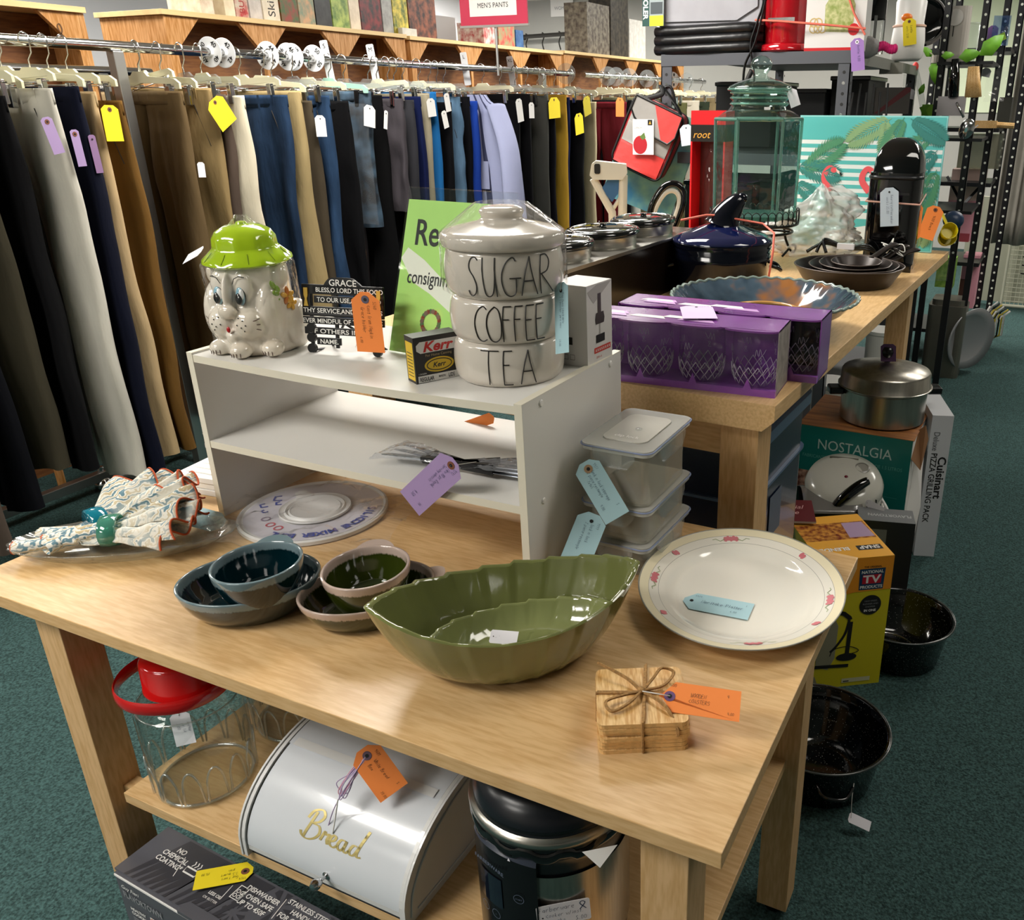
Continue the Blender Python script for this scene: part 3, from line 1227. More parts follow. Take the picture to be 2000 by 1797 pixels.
def dfn(x, y, z, a, r):
    k = 1 + (.012 * math.sin(a * 22) if z > .008 else 0)
    return (x * .172 * k, y * .072 * k, z)


m.lathe([(.0005, .002), (.55, .002), (.8, .008), (1.0, .026), (1.01, .0275), (1.0, .0285), (.78, .011), (.5, .0045), (.0005, .0045)], dish, 88, fn=dfn)
solo(m, 'oval_dish', 'clear plastic oval dish holding the patterned cloth napkins', 'dish', NT, sharp=0)


def napmat():
    m_, nt, b = newmat('patterned_cotton_print')
    N, L = nt.nodes, nt.links
    tc = N.new('ShaderNodeTexCoord')
    wv = N.new('ShaderNodeTexWave')
    wv.wave_type = 'RINGS'
    wv.inputs['Scale'].default_value = 34
    wv.inputs['Distortion'].default_value = 9
    wv.inputs['Detail'].default_value = 2
    wv.inputs['Detail Scale'].default_value = 1.6
    L.new(tc.outputs['Object'], wv.inputs['Vector'])
    r = N.new('ShaderNodeValToRGB')
    e = r.color_ramp.elements
    e[0].position, e[0].color = .12, srgb('#5d7e8a')
    e[1].position, e[1].color = .30, srgb('#d8d4ca')
    e.new(.8).color = srgb('#dcd8ce')
    e.new(.93).color = srgb('#b9a884')
    L.new(wv.outputs['Color'], r.inputs[0])
    nz = N.new('ShaderNodeTexNoise')
    nz.inputs['Scale'].default_value = 22
    L.new(tc.outputs['Object'], nz.inputs['Vector'])
    r2 = N.new('ShaderNodeValToRGB')
    r2.color_ramp.elements[0].position, r2.color_ramp.elements[0].color = .45, (0, 0, 0, 1)
    r2.color_ramp.elements[1].position, r2.color_ramp.elements[1].color = .75, (1, 1, 1, 1)
    L.new(nz.outputs[0], r2.inputs[0])
    mx = N.new('ShaderNodeMix')
    mx.data_type = 'RGBA'
    L.new(r2.outputs[0], mx.inputs[0])
    L.new(r.outputs[0], mx.inputs[6])
    mx.inputs[7].default_value = srgb('#d4d0c4')
    L.new(mx.outputs[2], b.inputs['Base Color'])
    b.inputs['Roughness'].default_value = .9
    return m_


napm = napmat()
orim = M('rust_orange_hem', '#b5512c', .9)
ringL = thin('sea_green_ring_glass', '#6fc0a8', .25, .45, '#57a892', rough=.05)
ringT = M('teal_ring_resin', '#0f6d80', .1, coat=.5)


def napkin(l0, l1, wf, pleats, seed, lift, hemc=orim):
    """gathered square napkin: rolled tail at -l0, pinched at 0, pleated fan at +l1"""
    nu, nv = 61, 26

    def f(u, v):
        s = -l0 + v * (l0 + l1)
        k = max(0.0, s / l1)
        q = (u - .5) * 2
        wd = .013 + (wf - .013) * k ** .8 if s > 0 else .013 + .010 * min(1, -s / l0)
        amp = .004 + .010 * k if s > 0 else .006
        zz = amp * math.cos(q * PI * pleats + seed) * (1 - .35 * abs(q))
        zz += .006 * noise.noise(Vector((s * 30, q * 2, seed)))
        if s < 0:
            a = q * PI * 1.15
            return (s, .010 * math.sin(a) + .004 * q, .010 - .009 * math.cos(a))
        return (s - .012 * abs(q) * k + .012 * k * math.cos(q * PI * pleats * .5 + seed), q * wd + .004 * math.sin(q * 9), .010 + zz + lift * k - .010 * k * q * q)
    m = MB()
    m.surf(f, nu, nv, napm)
    r = thing('cloth_napkin', '', 'napkin')
    o = m.build('cloth', r, mods=(solid(.0012),), sharp=0)
    h = MB()
    h.tube([f(u / 60, 1) for u in range(61)], .0018, hemc, 5)
    h.build('hem', r, sharp=0)
    if seed % 2 < 1:
        h = MB()
        h.tube([f(u / 24, 0) for u in range(25)], .0012, hemc, 5)
        h.build('hem', r, sharp=0)
    return r


spots = [((-.018, .002, .028), 2, .105, .135, .075, 3, 'patterned cloth napkin with rust hem lying foremost through the green ring'),
         ((-.022, .022, .030), 14, .10, .130, .075, 3.5, 'patterned cloth napkin with rust hem standing tallest in the middle of the fan'),
         ((-.030, .038, .024), 34, .09, .125, .075, 3, 'patterned cloth napkin with rust hem spread at the back of the dish'),
         ((-.058, .036, .024), 52, .08, .115, .075, 2.5, 'patterned cloth napkin with rust hem fanned at the far left'),
         ((-.040, .014, .020), -8, .10, .150, .065, 3, 'patterned cloth napkin with rust hem fanned at the right end of the dish'),
         ((-.060, -.004, .018), 6, .10, .11, .03, 2, 'patterned cloth napkin rolled low at the front left')]
for i, (p, az, l0, l1, wf, pl, lab) in enumerate(spots):
    r = napkin(l0, l1, wf, pl, i * 1.7 + .3, .028 if i in (1, 2, 3) else .012)
    r.matrix_world = NT @ TR(p, R_(az), 0, R_(-7 if i < 4 else -2))
    tag(r, lab, None, 'cloth napkins in the clear dish')


def nring(T, mat, label, r=.021):
    m = MB()
    m.lathe([(r, -.014), (r + .003, -.012), (r + .0035, 0), (r + .003, .012), (r, .014), (r - .001, 0), (r, -.014)], mat, 40, sx=1.25, T=Matrix.Rotation(PI / 2, 4, 'Y') @ Matrix.Rotation(PI / 2, 4, 'Z'))
    solo(m, 'napkin_ring', label, 'napkin ring', T, 'napkin rings', sharp=0)


nring(NT @ TR((-.020, .004, .036), R_(6)), ringL, 'translucent sea-green napkin ring round the front napkins', .022)
nring(NT @ TR((-.055, .040, .036), R_(40)), ringT, 'dark teal napkin ring round the back napkins')
# ================================================================== things in and on the white shelf
SH = .2968   # top of the top panel near its ends


def shz(x):
    u = (x - SX0) / (SX1 - SX0)
    return SZ - .003 - .0055 * math.sin(PI * min(1, max(0, u)))


# ---- knives in film on the middle shelf
silver = M('bright_blade', '#b8bcc2', .18, 1.0)
kfilm = thin('silver_sheen_film', '#eef0f4', .22, .18, '#c8ccd4', rough=.12, bump=1.0, bs=40)


def knife_bundle(T, label, n, spread, length, seed):
    t = thing('knife_bundle', label, 'knives', T, 'wrapped steak knives on the middle shelf')
    rr = random.Random(seed)
    for i in range(n):
        a = (i / (n - 1) - .5) * spread
        m = MB()
        L0 = length * rr.uniform(.85, 1)
        F = Matrix.Rotation(a, 4, 'Z') @ Matrix.Translation((0, 0, .006 + .0035 * (i % 3)))
        m.prism([(0, -.005), (L0 * .5, -.007), (L0 * .5, .005), (0, .004)], 0, .007, black, F)
        m.prism([(L0 * .5, -.006), (L0 * .9, -.006), (L0, .002), (L0 * .5, .004)], .003, .0042, silver, F)
        m.build('knife', t)
    m = MB()

    def f(u, v):
        s = u * length * 1.06
        wd = .006 + math.sin(spread / 2) * s * 1.15
        q = (v - .5) * 2
        return (s, q * wd + .003 * noise.noise(Vector((s * 60, q * 3, seed))), .016 * (1 - .4 * q * q) * min(1, u * 3 + .35) * (1 - .5 * max(0, u - .8) * 5) + .004 + .005 * abs(noise.noise(Vector((s * 50, q * 4, seed + 2)))))
    m.surf(f, 30, 22, kfilm)
    m.build('film', t, sharp=0)
    return t


p = at(905, 922, z=.146)
a1 = at(775, 892, z=.146) - p
a2 = at(1006, 928, z=.146) - p
knife_bundle(TR(p, math.atan2(a1.y, a1.x)), 'film-wrapped steak knives fanned to the left from the tie, on the middle shelf', 9, R_(26), .145, 4)
knife_bundle(TR(p, math.atan2(a2.y, a2.x) + .05), 'film-wrapped steak knives bulging to the right of the tie, on the middle shelf', 10, R_(34), .125, 9)
card3('price_tag', 'lavender price tag hanging over the edge of the middle shelf', at(881, 909, y=.322), at(800, 984, y=.328), at(822, 1005, y=.328), mat=purpleT, clip=.35,
      lines=[('9593', -.002, .010, .006), ('New 10 pc Raynk', .008, 0, .007), ('Serving utensils', .008, -.010, .0062), ('4.50', .085, -.014, .007), ('14', .095, .010, .006)], pen=bluepen, string=[at(930, 902, z=.168)])
card3('price_tag', 'dark orange price tag hanging at the back of the middle shelf', at(955, 818, y=.60), at(880, 844, y=.60), at(893, 828, y=.60), clip=.4, lines=[('Knives 4.50', .02, 0, .006)])

# ---- lion cookie jar
cer = M('ivory_glaze', '#e4ddd0', .1, coat=.6, var=.05, vs=9, col2='#d2c6b4')
limeg = M('lime_green_glaze', '#a4c41c', .12, coat=.7, var=.04, vs=14)
LZ = shz(.24)
lion = thing('cookie_jar', 'white ceramic lion cookie jar wearing a lime green hat on the white shelf', 'cookie jar', TR((.243, .425, LZ), R_(13)) @ Matrix.Diagonal((.755, .755, .935, 1)))
m = MB()
E4 = Matrix.Identity(4)
m.lathe([(.001, 0), (.080, 0), (.086, .006), (.088, .03), (.084, .07), (.080, .10), (.079, .135), (.076, .155), (.070, .160), (.001, .161)], cer, 40)


def el(c, r, rx=0, ry=0, rz=0):
    m.ell(c, r, cer, seg=20, rings=12, rot=Matrix.Rotation(rz, 4, 'Z') @ Matrix.Rotation(ry, 4, 'Y') @ Matrix.Rotation(rx, 4, 'X'))


el((-.030, -.070, .058), (.035, .032, .030))      # muzzle cheeks
el((.030, -.070, .058), (.035, .032, .030))
el((0, -.090, .036), (.016, .014, .013))          # chin
el((0, -.080, .112), (.010, .022, .038), R_(-12))  # nose ridge
el((0, -.097, .082), (.022, .013, .013))          # nose
el((-.028, -.070, .122), (.020, .012, .026))      # brows
el((.028, -.070, .122), (.020, .012, .026))
el((.078, -.010, .134), (.018, .022, .022))       # ears
el((-.078, -.010, .134), (.018, .022, .022))
el((-.058, -.030, .07), (.034, .05, .06))
el((.062, -.024, .07), (.030, .05, .062))         # mane sides
el((.085, .02, .045), (.022, .05, .045))          # haunches
el((-.080, .02, .045), (.022, .05, .045))
for x, y in ((-.048, -.074), (.014, -.092), (.070, -.062)):
    el((x, y, .014), (.024, .026, .0145))         # paws
    el((x * .8, y * .72, .03), (.020, .034, .018), R_(-30))
m.build('body', lion, mods=(remesh(.0026, 5),), sharp=0)
m = MB()
eyew = M('eye_white_glaze', '#eef0f0', .1, coat=.6)
eyeb = M('pale_blue_glaze', '#8db9cc', .1, coat=.6)
eyek = M('black_glaze', '#0a0a0c', .08, coat=.6)
brn = M('brown_brushwork', '#5c463c', .5)
fm = MB()


def front(x, z, dy=0.0, yaw=0.0):
    """frame just off the front of the head"""
    return FR((x, -.084 + dy, z), (math.cos(yaw), math.sin(yaw), 0), (0, 0, 1))


for sx, yaw in ((-1, -.22), (1, .22)):
    m = MB()
    m.ell((sx * .0265, -.0795, .107), (.0115, .0055, .0165), eyek, seg=20, rings=12)
    m.ell((sx * .0265, -.0812, .107), (.0105, .0052, .0155), eyeb, seg=20, rings=12)
    m.ell((sx * .0262 + .004, -.0825, .1095), (.0062, .0048, .0105), eyew, seg=20, rings=12)
    m.ell((sx * .0262 - .0012, -.0858, .1030), (.0078, .0048, .0100), eyek, seg=20, rings=12)
    m.ell((sx * .0262 + .002, -.0905, .1070), (.0014, .0010, .0016), eyew, seg=8, rings=6)
    m.build('eye', lion, sharp=0)
    m = MB()
    # eyebrow stroke
    m.tube([(sx * (.014 + .0), -.0842, .128), (sx * .020, -.0852, .137), (sx * .030, -.0838, .141), (sx * .040, -.078, .139)], .0009, eyek, 5)
    for k in range(3):
        m.tube([(sx * .052, -.0915 + .004 * k * 0, .066 - .006 * k), (sx * .064, -.083, .070 - .010 * k)], .0008, brn, 5)
    for a, b in ((.024, .072), (.034, .068), (.020, .060), (.030, .056), (.040, .060), (.036, .050)):
        yy = -.070 - math.sqrt(max(0, 1 - ((a - .030) / .035) ** 2 - ((b - .058) / .030) ** 2)) * .032
        m.ell((sx * a, yy - .0004, b), (.0014, .0010, .0014), eyek, seg=8, rings=6)
    m.build('whiskers_and_brow', lion, sharp=0)
m = MB()
m.ell((0, -.1035, .052), (.0045, .003, .0055), M('red_glaze', '#b01c22', .15, coat=.5), seg=12, rings=8)
# toes
for x, y in ((-.048, -.074), (.014, -.092), (.070, -.062)):
    for k in (-1.2, -.4, .4, 1.2):
        m.tube([(x + k * .009, y - .0262 + abs(k) * .004, .013), (x + k * .009, y - .0255 + abs(k) * .004, .005)], .001, brn, 5)
m.build('mouth_and_toes', lion, sharp=0)
m = MB()
lf = M('leaf_green_glaze', '#7c9a30', .15, coat=.5)
pet = M('orange_petal_glaze', '#c8742c', .15, coat=.5)
pet2 = M('yellow_petal_glaze', '#d8a23a', .15, coat=.5)
FP = FR((.0905, -.028, .100), (.42, .90, 0), (0, 0, 1))
# flower sits on the right side of the mane, facing the aisle
def petal(cx, cy, a, l, w_, mt):
    m.ell((0, 0, 0), (l, w_, .0035), mt, T=FP @ Matrix.Translation((cx, cy, -.0015)) @ Matrix.Rotation(a, 4, 'Z') @ Matrix.Translation((l, 0, 0)), seg=12, rings=8)


for k in range(5):
    petal(.012, .000, R_(72 * k + 20), .0085, .005, pet if k % 2 else pet2)
for k in range(5):
    petal(.018, -.013, R_(72 * k), .007, .0045, pet2)
for cx, cy, a in ((-.006, .006, R_(170)), (-.004, .010, R_(140)), (-.006, -.002, R_(205)), (-.014, .016, R_(125))):
    petal(cx, cy, a, .0085, .0055, lf)
m.build('flower', lion, sharp=0)
m = MB()


def hatf(x, y, z, a, r):
    k = 1 + (.018 * math.cos(a * 10) if .004 < z < .05 else 0)
    return (x * k, y * k, z)


m.lathe([(.070, -.001), (.088, -.003), (.0925, .001), (.090, .006), (.080, .013), (.071, .020), (.066, .024), (.0655, .026), (.064, .040), (.056, .051), (.038, .059), (.012, .062), (.010, .0655), (.001, .067)], limeg, 80, fn=hatf)
groove = M('dark_lime_groove', '#7f9a12', .2, coat=.5)
for k in range(10):
    a = PI / 10 + k * PI / 5
    m.tube([(math.cos(a) * r_, math.sin(a) * r_, z_) for r_, z_ in ((.090, .0055), (.081, .0122), (.072, .0195))], .0007, groove, 5)
m.build('hat_lid', lion, TR((0, 0, .158), 0, R_(2)), sharp=50)
m = MB()


def wrapf(u, v):
    a = 2 * PI * u
    z = .010 + v * .225
    if z < .15:
        r_ = .0975 - .006 * v
    else:
        r_ = max(.012, .098 - (z - .15) * 1.05)
    r_ += .004 * noise.noise(Vector((math.cos(a) * 3, math.sin(a) * 3, z * 14))) + .0022 * math.sin(a * 13 + z * 60)
    return (math.cos(a) * r_, math.sin(a) * r_ * .98, z)


m.surf(wrapf, 90, 40, thin('tight_film', '#ffffff', .07, .015, rough=.06, bump=.6, bs=26), cu=True)
m.build('plastic_wrap', lion, sharp=0)
card3('price_tag', 'white price tag sticking out behind the lion jar', at(392, 490, y=.46), at(367, 504, y=.46), at(370, 496, y=.47), mat=whiteT, ring=None)

# ---- cast iron table grace plaque
iron = M('black_cast_iron', '#0d0d0e', .35, .2)
gold = M('gold_paint', '#c8a43a', .4)
wpaint = M('white_paint', '#e8e6e0', .5)
g0, g1 = Vector((.326, .437)), Vector((.467, .467))
GT = FR((g0.x, g0.y, shz(.40) + .002), (g1.x - g0.x, g1.y - g0.y, 0), (0, 0, 1)) @ Matrix.Rotation(R_(-9), 4, 'X')
t = thing('grace_plaque', 'black cast iron table grace plaque with raised white lettering on the white shelf', 'plaque', GT)
m = MB()
W_ = .148
rows = [(.100, 'BLESS,O LORD THIS FOOD', .026, .122), (.084, 'TO OUR USE,AND US TO', .028, .116), (.066, 'THY SERVICE,AND MAKE US', .002, .144), (.049, 'EVER MINDFUL OF THE NEEDS', .000, .146), (.032, 'OF OTHERS IN "HIS"', .008, .130), (.015, 'NAME.', .030, .034)]
m.prism(catmull([(.040, .110, 0), (.048, .120, 0), (.058, .124, 0), (.090, .124, 0), (.102, .118, 0), (.112, .110, 0)], 4)[::1], -.004, 0, iron)
m.box(0, W_, .096, .112, -.004, 0, iron)
for y_, s_, x_, w_ in rows:
    m.box(max(0, x_ - .006), min(W_, x_ + w_ + .004), y_ - .002, y_ + .010, -.004, 0, iron)
m.box(.0, W_, .060, .0645, -.004, 0, iron)
for x_ in (.012, .058, .098, .136):
    m.box(x_, x_ + .006, .008, .11, -.0045, -.001, iron)
m.box(.0, .016, .072, .112, -.004, 0, iron)
m.box(W_ - .016, W_, .072, .112, -.004, 0, iron)
for x_ in (.014, W_ - .014):
    for y_ in (.040, .024, .006):
        m.prism(circle(.008, 14, cx=x_, cy=y_), -.005, .001, iron)
m.build('plate', t, bev=.0006)
m = MB()
I4 = Matrix.Identity(4)
m.text('GRACE', .0145, wpaint, I4, .076, .111, .0004, bold=.012, w=.050, align='c')
for y_, s_, x_, w_ in rows:
    m.text(s_, .0105, wpaint, I4, x_, y_, .0004, bold=.014, w=w_)
m.text('AMEN', .0105, wpaint, I4, .094, .012, .0004, bold=.014, w=.030)
m.build('lettering', t)
for x_ in (.008, W_ - .008):
    m = MB()
    m.prism([(x_ - .004, .076), (x_ + .004, .076), (x_ + .0015, .088), (x_ + .0035, .094), (x_ + .0035, .106), (x_ - .0035, .106), (x_ - .0035, .094), (x_ - .0015, .088)], .0001, .0015, gold)
    m.build('praying_hands', t)
m = MB()
m.tube([(.02, .004, -.003), (.02, .002, -.05), (.074, .05, -.004)], .0022, iron, 6)
m.tube([(.128, .004, -.003), (.128, .002, -.05), (.074, .05, -.004)], .0022, iron, 6)
m.tube([(.02, .003, -.045), (.128, .003, -.045)], .0022, iron, 6)
m.build('easel', t)
card3('price_tag', 'orange price tag hanging upright on the iron grace plaque', at(713, 585, y=.442), at(725, 688, y=.442), at(752, 689, y=.448), clip=.35, ring=M('slate_eyelet', '#5a5566', .7),
      lines=[('5360', .004, .016, .007), ('Cast Iron Napkin', .012, .002, .008), ('Grace holder', .016, -.012, .008), ('6.00', .078, -.021, .006)])

# ---- green notice in an acrylic stand
b0 = Vector((.4525, .500, shz(.5) + .001))
rt = Vector((.2115, -.012, 0))
upv = at(797, 365, y=.592) - b0
GTn = FR(b0, rt, upv)
t = thing('sign_holder', 'clear acrylic stand with lime green receiving notice behind the canisters', 'sign', GTn)
acr = thin('clear_acrylic', '#fdfefd', .06, rough=.02)
hh_ = upv.length
m = MB()
m.box(-.002, .2185, 0, hh_, -.0035, -.0015, acr)
m.box(-.002, .2185, 0, hh_, .0012, .003, acr)
m.box(0, .2165, -.002, .0, -.05, .003, acr)
m.build('acrylic_holder', t, bev=.0006)
m = MB()
lime = M('lime_green_print', '#b2e474', .5, var=.03, vs=4)
m.box(0, .2165, .002, hh_ - .020, -.0006, .0006, lime)
P_ = Matrix.Translation((0, 0, .0008))
m.poly([(.0, .158), (.012, .176), (.050, .158), (.12, .112), (.12, .076), (.07, .104), (.03, .120)][::-1], M('white_diagonal', '#eef0e4', .5), P_)  # white diagonal band across the green sheet
m.text('Receiving', .060, ink, P_, .022, .182, .0003, bold=.012, sx=.82)
m.text('consignments', .032, ink, P_, .018, .118, .0003, bold=.008, sx=.72)
for k in range(22):
    a = k * 2 * PI / 22
    m.poly([(.080 + .018 * math.cos(a) + .0042 * math.cos(q * PI / 4), .058 + .018 * math.sin(a) + .0042 * math.sin(q * PI / 4)) for q in range(8)], [M('wreath_green', '#3f6a3c', .6), M('wreath_red', '#a0402c', .6), M('wreath_brown', '#6a5040', .6)][k % 3], P_, .0003 + .0001 * (k % 3))
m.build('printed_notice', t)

# ---- canning lid box
kb = thing('canning_lid_box', 'small black and yellow canning lid box on the white shelf edge', 'box', FR((.607, .3815, shz(.62)), (.046, .050, 0), (0, 0, 1)) if False else TR((.6135, .3690, shz(.62)), 1.10))
kw, kh, kd = .0735, .0705, .030
blk = M('black_card', '#17120e', .35)
yel = M('yellow_print', '#d9b424', .45)
redk = M('scarlet_print', '#c8201c', .45)
m = MB()
m.box(0, kw, 0, kd, 0, kh, blk)
K = FRONT(0, 0, 0)
m.poly([(.004, .050), (.010, .0455), (kw - .003, .046), (kw - .003, .063), (.010, .063), (.004, .058)], paperw, K, .0003)
m.text('Kerr', .021, redk, K, kw / 2 + .002, .0475, .0006, bold=.03, shear=.3, align='c', sx=1.15)
m.text('For Home Canning', .0055, M('tan_print', '#b09a70', .5), K, kw / 2 + .002, .0395, .0004, align='c')
m.poly([(kw / 2 + .002 + .024 * math.cos(a * PI / 16), .0255 + .0115 * math.sin(a * PI / 16)) for a in range(32)], yel, K, .0003)
m.line([(kw / 2 + .002 + .020 * math.cos(a * PI / 16), .0255 + .0085 * math.sin(a * PI / 16)) for a in range(32)], .0014, blk, K, .0005, closed=True)
m.text('Kerr', .0105, blk, K, kw / 2 + .002, .022, .0006, bold=.02, shear=.3, align='c')
m.rect(kw - .006, .0105, paperw, K @ Matrix.Translation((.003, .001, 0)), .0003)
m.text('REGULAR', .0085, ink, K, .0055, .003, .0006, bold=.02, sx=.62)
m.text('MASON', .0045, ink, K, .036, .005, .0006, bold=.02, sx=.7)
m.text('LIDS', .0085, ink, K, .052, .003, .0006, bold=.02, sx=.62)
m.text('1 DOZEN', .003, paperw, K, .004, .0135, .0006)
L_ = FR((0, kd, 0), (0, -1, 0), (0, 0, 1))
m.rect(kd - .006, kh - .012, yel, L_ @ Matrix.Translation((.003, .004, 0)), .0003)
for q in range(8):
    m.rect(kd - .012, .0012, ink, L_ @ Matrix.Translation((.006, .010 + q * .005, 0)), .0005)
m.build('carton', kb)

# ---- three stacked canisters
can = M('warm_white_stoneware', '#cdc5b9', .16, coat=.45)
C0 = (.7135, .4705)
cgroup = 'stacked stoneware canisters'


def curved(m, polys, R0f, z0, size, a0, mat, wide=1.0, th=.0009, stretch=1.0):
    """stroke lettering wrapped round a vertical surface; polys in letter units"""
    for st in polys:
        pts = catmull([(x, y, 0) for x, y in st], 5) if len(st) > 2 else [Vector((*st[0], 0)).lerp(Vector((*st[1], 0)), k / 6) for k in range(7)]
        out = []
        for p in pts:
            z = z0 + p.y * size
            r_ = R0f(z)
            a = a0 + p.x * size * wide / r_
            out.append((math.cos(a) * r_, math.sin(a) * r_, z))
        m.tube(out, th, mat, 6)


RD = {
    'S': [[(.42, .93), (.33, 1.0), (.2, .97), (.13, .82), (.17, .66), (.3, .5), (.38, .3), (.35, .1), (.22, 0), (.12, .05), (.08, .14)]],
    'U': [[(.0, 1), (.03, .5), (.08, .1), (.2, 0), (.34, .1), (.42, .5), (.4, 1)], [(.4, 1), (.46, 0)]],
    'G': [[(.48, .9), (.36, 1.0), (.16, .85), (.05, .5), (.12, .12), (.3, 0), (.48, .1), (.52, .45)], [(.3, .47), (.68, .47)]],
    'A': [[(0, 0), (.27, 1)], [(.27, 1), (.56, 0)], [(.12, .38), (.46, .38)]],
    'R': [[(.04, 0), (.04, 1)], [(.04, 1), (.26, 1), (.42, .82), (.34, .6), (.06, .52)], [(.1, .52), (.58, .0)]],
    'C': [[(.5, .92), (.36, 1.0), (.16, .85), (.06, .5), (.14, .12), (.32, 0), (.5, .06)]],
    'O': [[(.3, 1), (.1, .8), (.04, .45), (.14, .08), (.34, 0), (.52, .15), (.56, .55), (.46, .88), (.3, 1)]],
    'F': [[(.06, 0), (.06, 1)], [(.06, 1), (.34, 1)], [(.06, .64), (.28, .64)]],
    'E': [[(.06, 0), (.06, 1)], [(.06, 1), (.36, 1)], [(.06, .6), (.28, .6)], [(.06, 0), (.38, 0)]],
    'T': [[(.26, 0), (.26, 1)], [(-.05, 1), (.62, 1)]],
}


def canister(i, z0, r, h, word, label, lid):
    t = thing('canister', label, 'canister', TR((C0[0], C0[1], z0), R_(-52)), cgroup)
    prof = [(r * .80, .0), (r * .90, .002), (r * .975, h * .16), (r, h * .42), (r * .995, h * .66), (r * .955, h * .90), (r * .90, h - .0015), (r * .88, h), (r * .86, h - .003), (r * .9, h * .7), (r * .85, .006), (.001, .005)]
    pts = catmull([(p[0], p[1], 0) for p in prof], 4)
    m = MB()
    m.lathe([(max(p.x, .0005), p.y) for p in pts], can, 72)
    m.build('bowl', t, sharp=60)

    def rf(z):
        q = z / h
        tab = [(0, .93), (.12, .985), (.42, 1.0), (.66, .995), (.9, .955), (1, .9)]
        for (a, b), (c, d) in zip(tab, tab[1:]):
            if q <= c:
                return r * (b + (d - b) * (q - a) / (c - a)) + .0007
        return r * .9
    m = MB()
    size = h * .76
    tot = len(word)
    adv = {'SUGAR': .42, 'COFFEE': .33, 'TEA': .54}[word]
    x = 0
    for ch in word:
        curved(m, [[(px_ * .82 + x, py_) for px_, py_ in st] for st in RD[ch]], rf, h * .12, size, -adv * tot * size / r / 2 + R_(-6), M('brown_black_line', '#1c1614', .4))
        x += adv + (.12 if ch in 'OGA' else (.0 if ch in 'FE' else .06))
    m.build('lettering', t)
    if lid:
        m = MB()
        lp = [(r * .80, h - .004), (r * .985, h - .002), (r * 1.03, h + .004), (r * 1.03, h + .014), (r * .97, h + .020), (r * .80, h + .024), (r * .55, h + .029), (r * .40, h + .032), (r * .34, h + .037), (r * .37, h + .045), (r * .30, h + .051), (r * .15, h + .053), (.001, h + .0533)]
        pts = catmull([(p[0], p[1], 0) for p in lp], 4)
        m.lathe([(max(p.x, .0005), p.y) for p in pts], can, 72)
        m.build('lid', t, sharp=60)
        m = MB()

        def wf(u, v):
            a = 2 * PI * u
            z = h * .1 + v * (h + .057 - h * .1)
            if z < h + .016:
                rr_ = r * 1.05
            else:
                rr_ = r * 1.05 - (z - h - .016) / .041 * r * .62
            rr_ += .0025 * noise.noise(Vector((math.cos(a) * 4, math.sin(a) * 4, z * 20))) + .0012 * math.sin(a * 17 + z * 90)
            return (math.cos(a) * rr_, math.sin(a) * rr_, z)
        m.surf(wf, 90, 26, MATS['tight_film'], cu=True)
        m.build('plastic_wrap', t, sharp=0)
    return t


zc = shz(C0[0])
canister(0, zc, .0835, .0655, 'TEA', 'stoneware canister lettered TEA, bottom of the stack', False)
canister(1, zc + .0645, .0845, .0655, 'COFFEE', 'stoneware canister lettered COFFEE, middle of the stack', False)
canister(2, zc + .1290, .0870, .0700, 'SUGAR', 'stoneware canister lettered SUGAR with domed lid, top of the stack', True)
dd = depth_of((.79, .47, .4))
card3('price_tag', 'pale blue price tag hanging down the right side of the canisters', atd(1096, 568, dd - .02), atd(1098, 690, dd - .02), atd(1111, 680, dd - .03), mat=blueT, ring=None, clip=.3, pen=bluepen,
      lines=[('Rae Dunn stackable', .004, .004, .007), ('3 canister jars new', .010, -.007, .007), ('34.00', .085, -.012, .006)], string=[atd(1096, 535, dd - .02), atd(1088, 515, dd)])

# ---- white and grey wine gadget box
bx = thing('gadget_box', 'white and grey carton picturing a wine pump, standing behind the canisters', 'box', FR((.812, .5385, shz(.79)), (-.067, .0, 0), (0, 0, 1)) if False else TR((.8115, .5395, shz(.8)), R_(86)))
m = MB()
bw, bd, bh = .076, .066, .128
m.box(0, bw, 0, bd, 0, bh, M('white_card', '#d8d6d3', .5) if False else M('pale_grey_carton', '#d2cfcc', .45))
K = FRONT(0, 0, 0)
gp = M('silver_print', '#aaa6a2', .45)
dk = M('charcoal_print', '#3a3430', .45)
m.poly([(.002, .118), (.030, .126), (bw - .002, .126), (.02, .098)], gp, K, .0003)
m.rect(.010, .040, dk, K @ Matrix.Translation((.032, .072, 0)), .0005)
m.poly([(.024, .072), (.027, .082), (.049, .082), (.052, .072), (.050, .064), (.026, .064)], dk, K, .0006)
m.rect(.004, .018, gp, K @ Matrix.Translation((.036, .046, 0)), .0004)
m.rect(.026, .013, ink, K @ Matrix.Translation((.026, .034, 0)), .0006)
m.rect(.050, .009, M('red_strip', '#c43a2c', .5), K @ Matrix.Translation((.020, .018, 0)), .0004)
for q in range(8):
    m.line([(.023 + q * .0058, .0205), (.0265 + q * .0058, .0245)], .001, paperw, K, .0007)
    m.line([(.0265 + q * .0058, .0205), (.0235 + q * .0058, .0245)], .001, paperw, K, .0007)
m.text('2101 -A', .005, M('red_strip', '#c43a2c', .5), K, .026, .009, .0005)
L_ = FR((0, bd, 0), (0, -1, 0), (0, 0, 1))
m.rect(.012, .036, dk, L_ @ Matrix.Translation((.020, .068, 0)), .0005)
m.rect(.026, .012, ink, L_ @ Matrix.Translation((.013, .034, 0)), .0005)
for q in range(3):
    m.line([(.010 + q * .012, .010), (.018 + q * .012, .010), (.018 + q * .012, .018), (.010 + q * .012, .018)], .0008, dk, L_, .0005, closed=True)
m.build('carton', bx, bev=.0006)
# ================================================================== under the near table
LS = -.367
gedge = thin('glass_edge_highlight', '#f4f8f6', .55, .16, '#e8ece8', rough=.04)


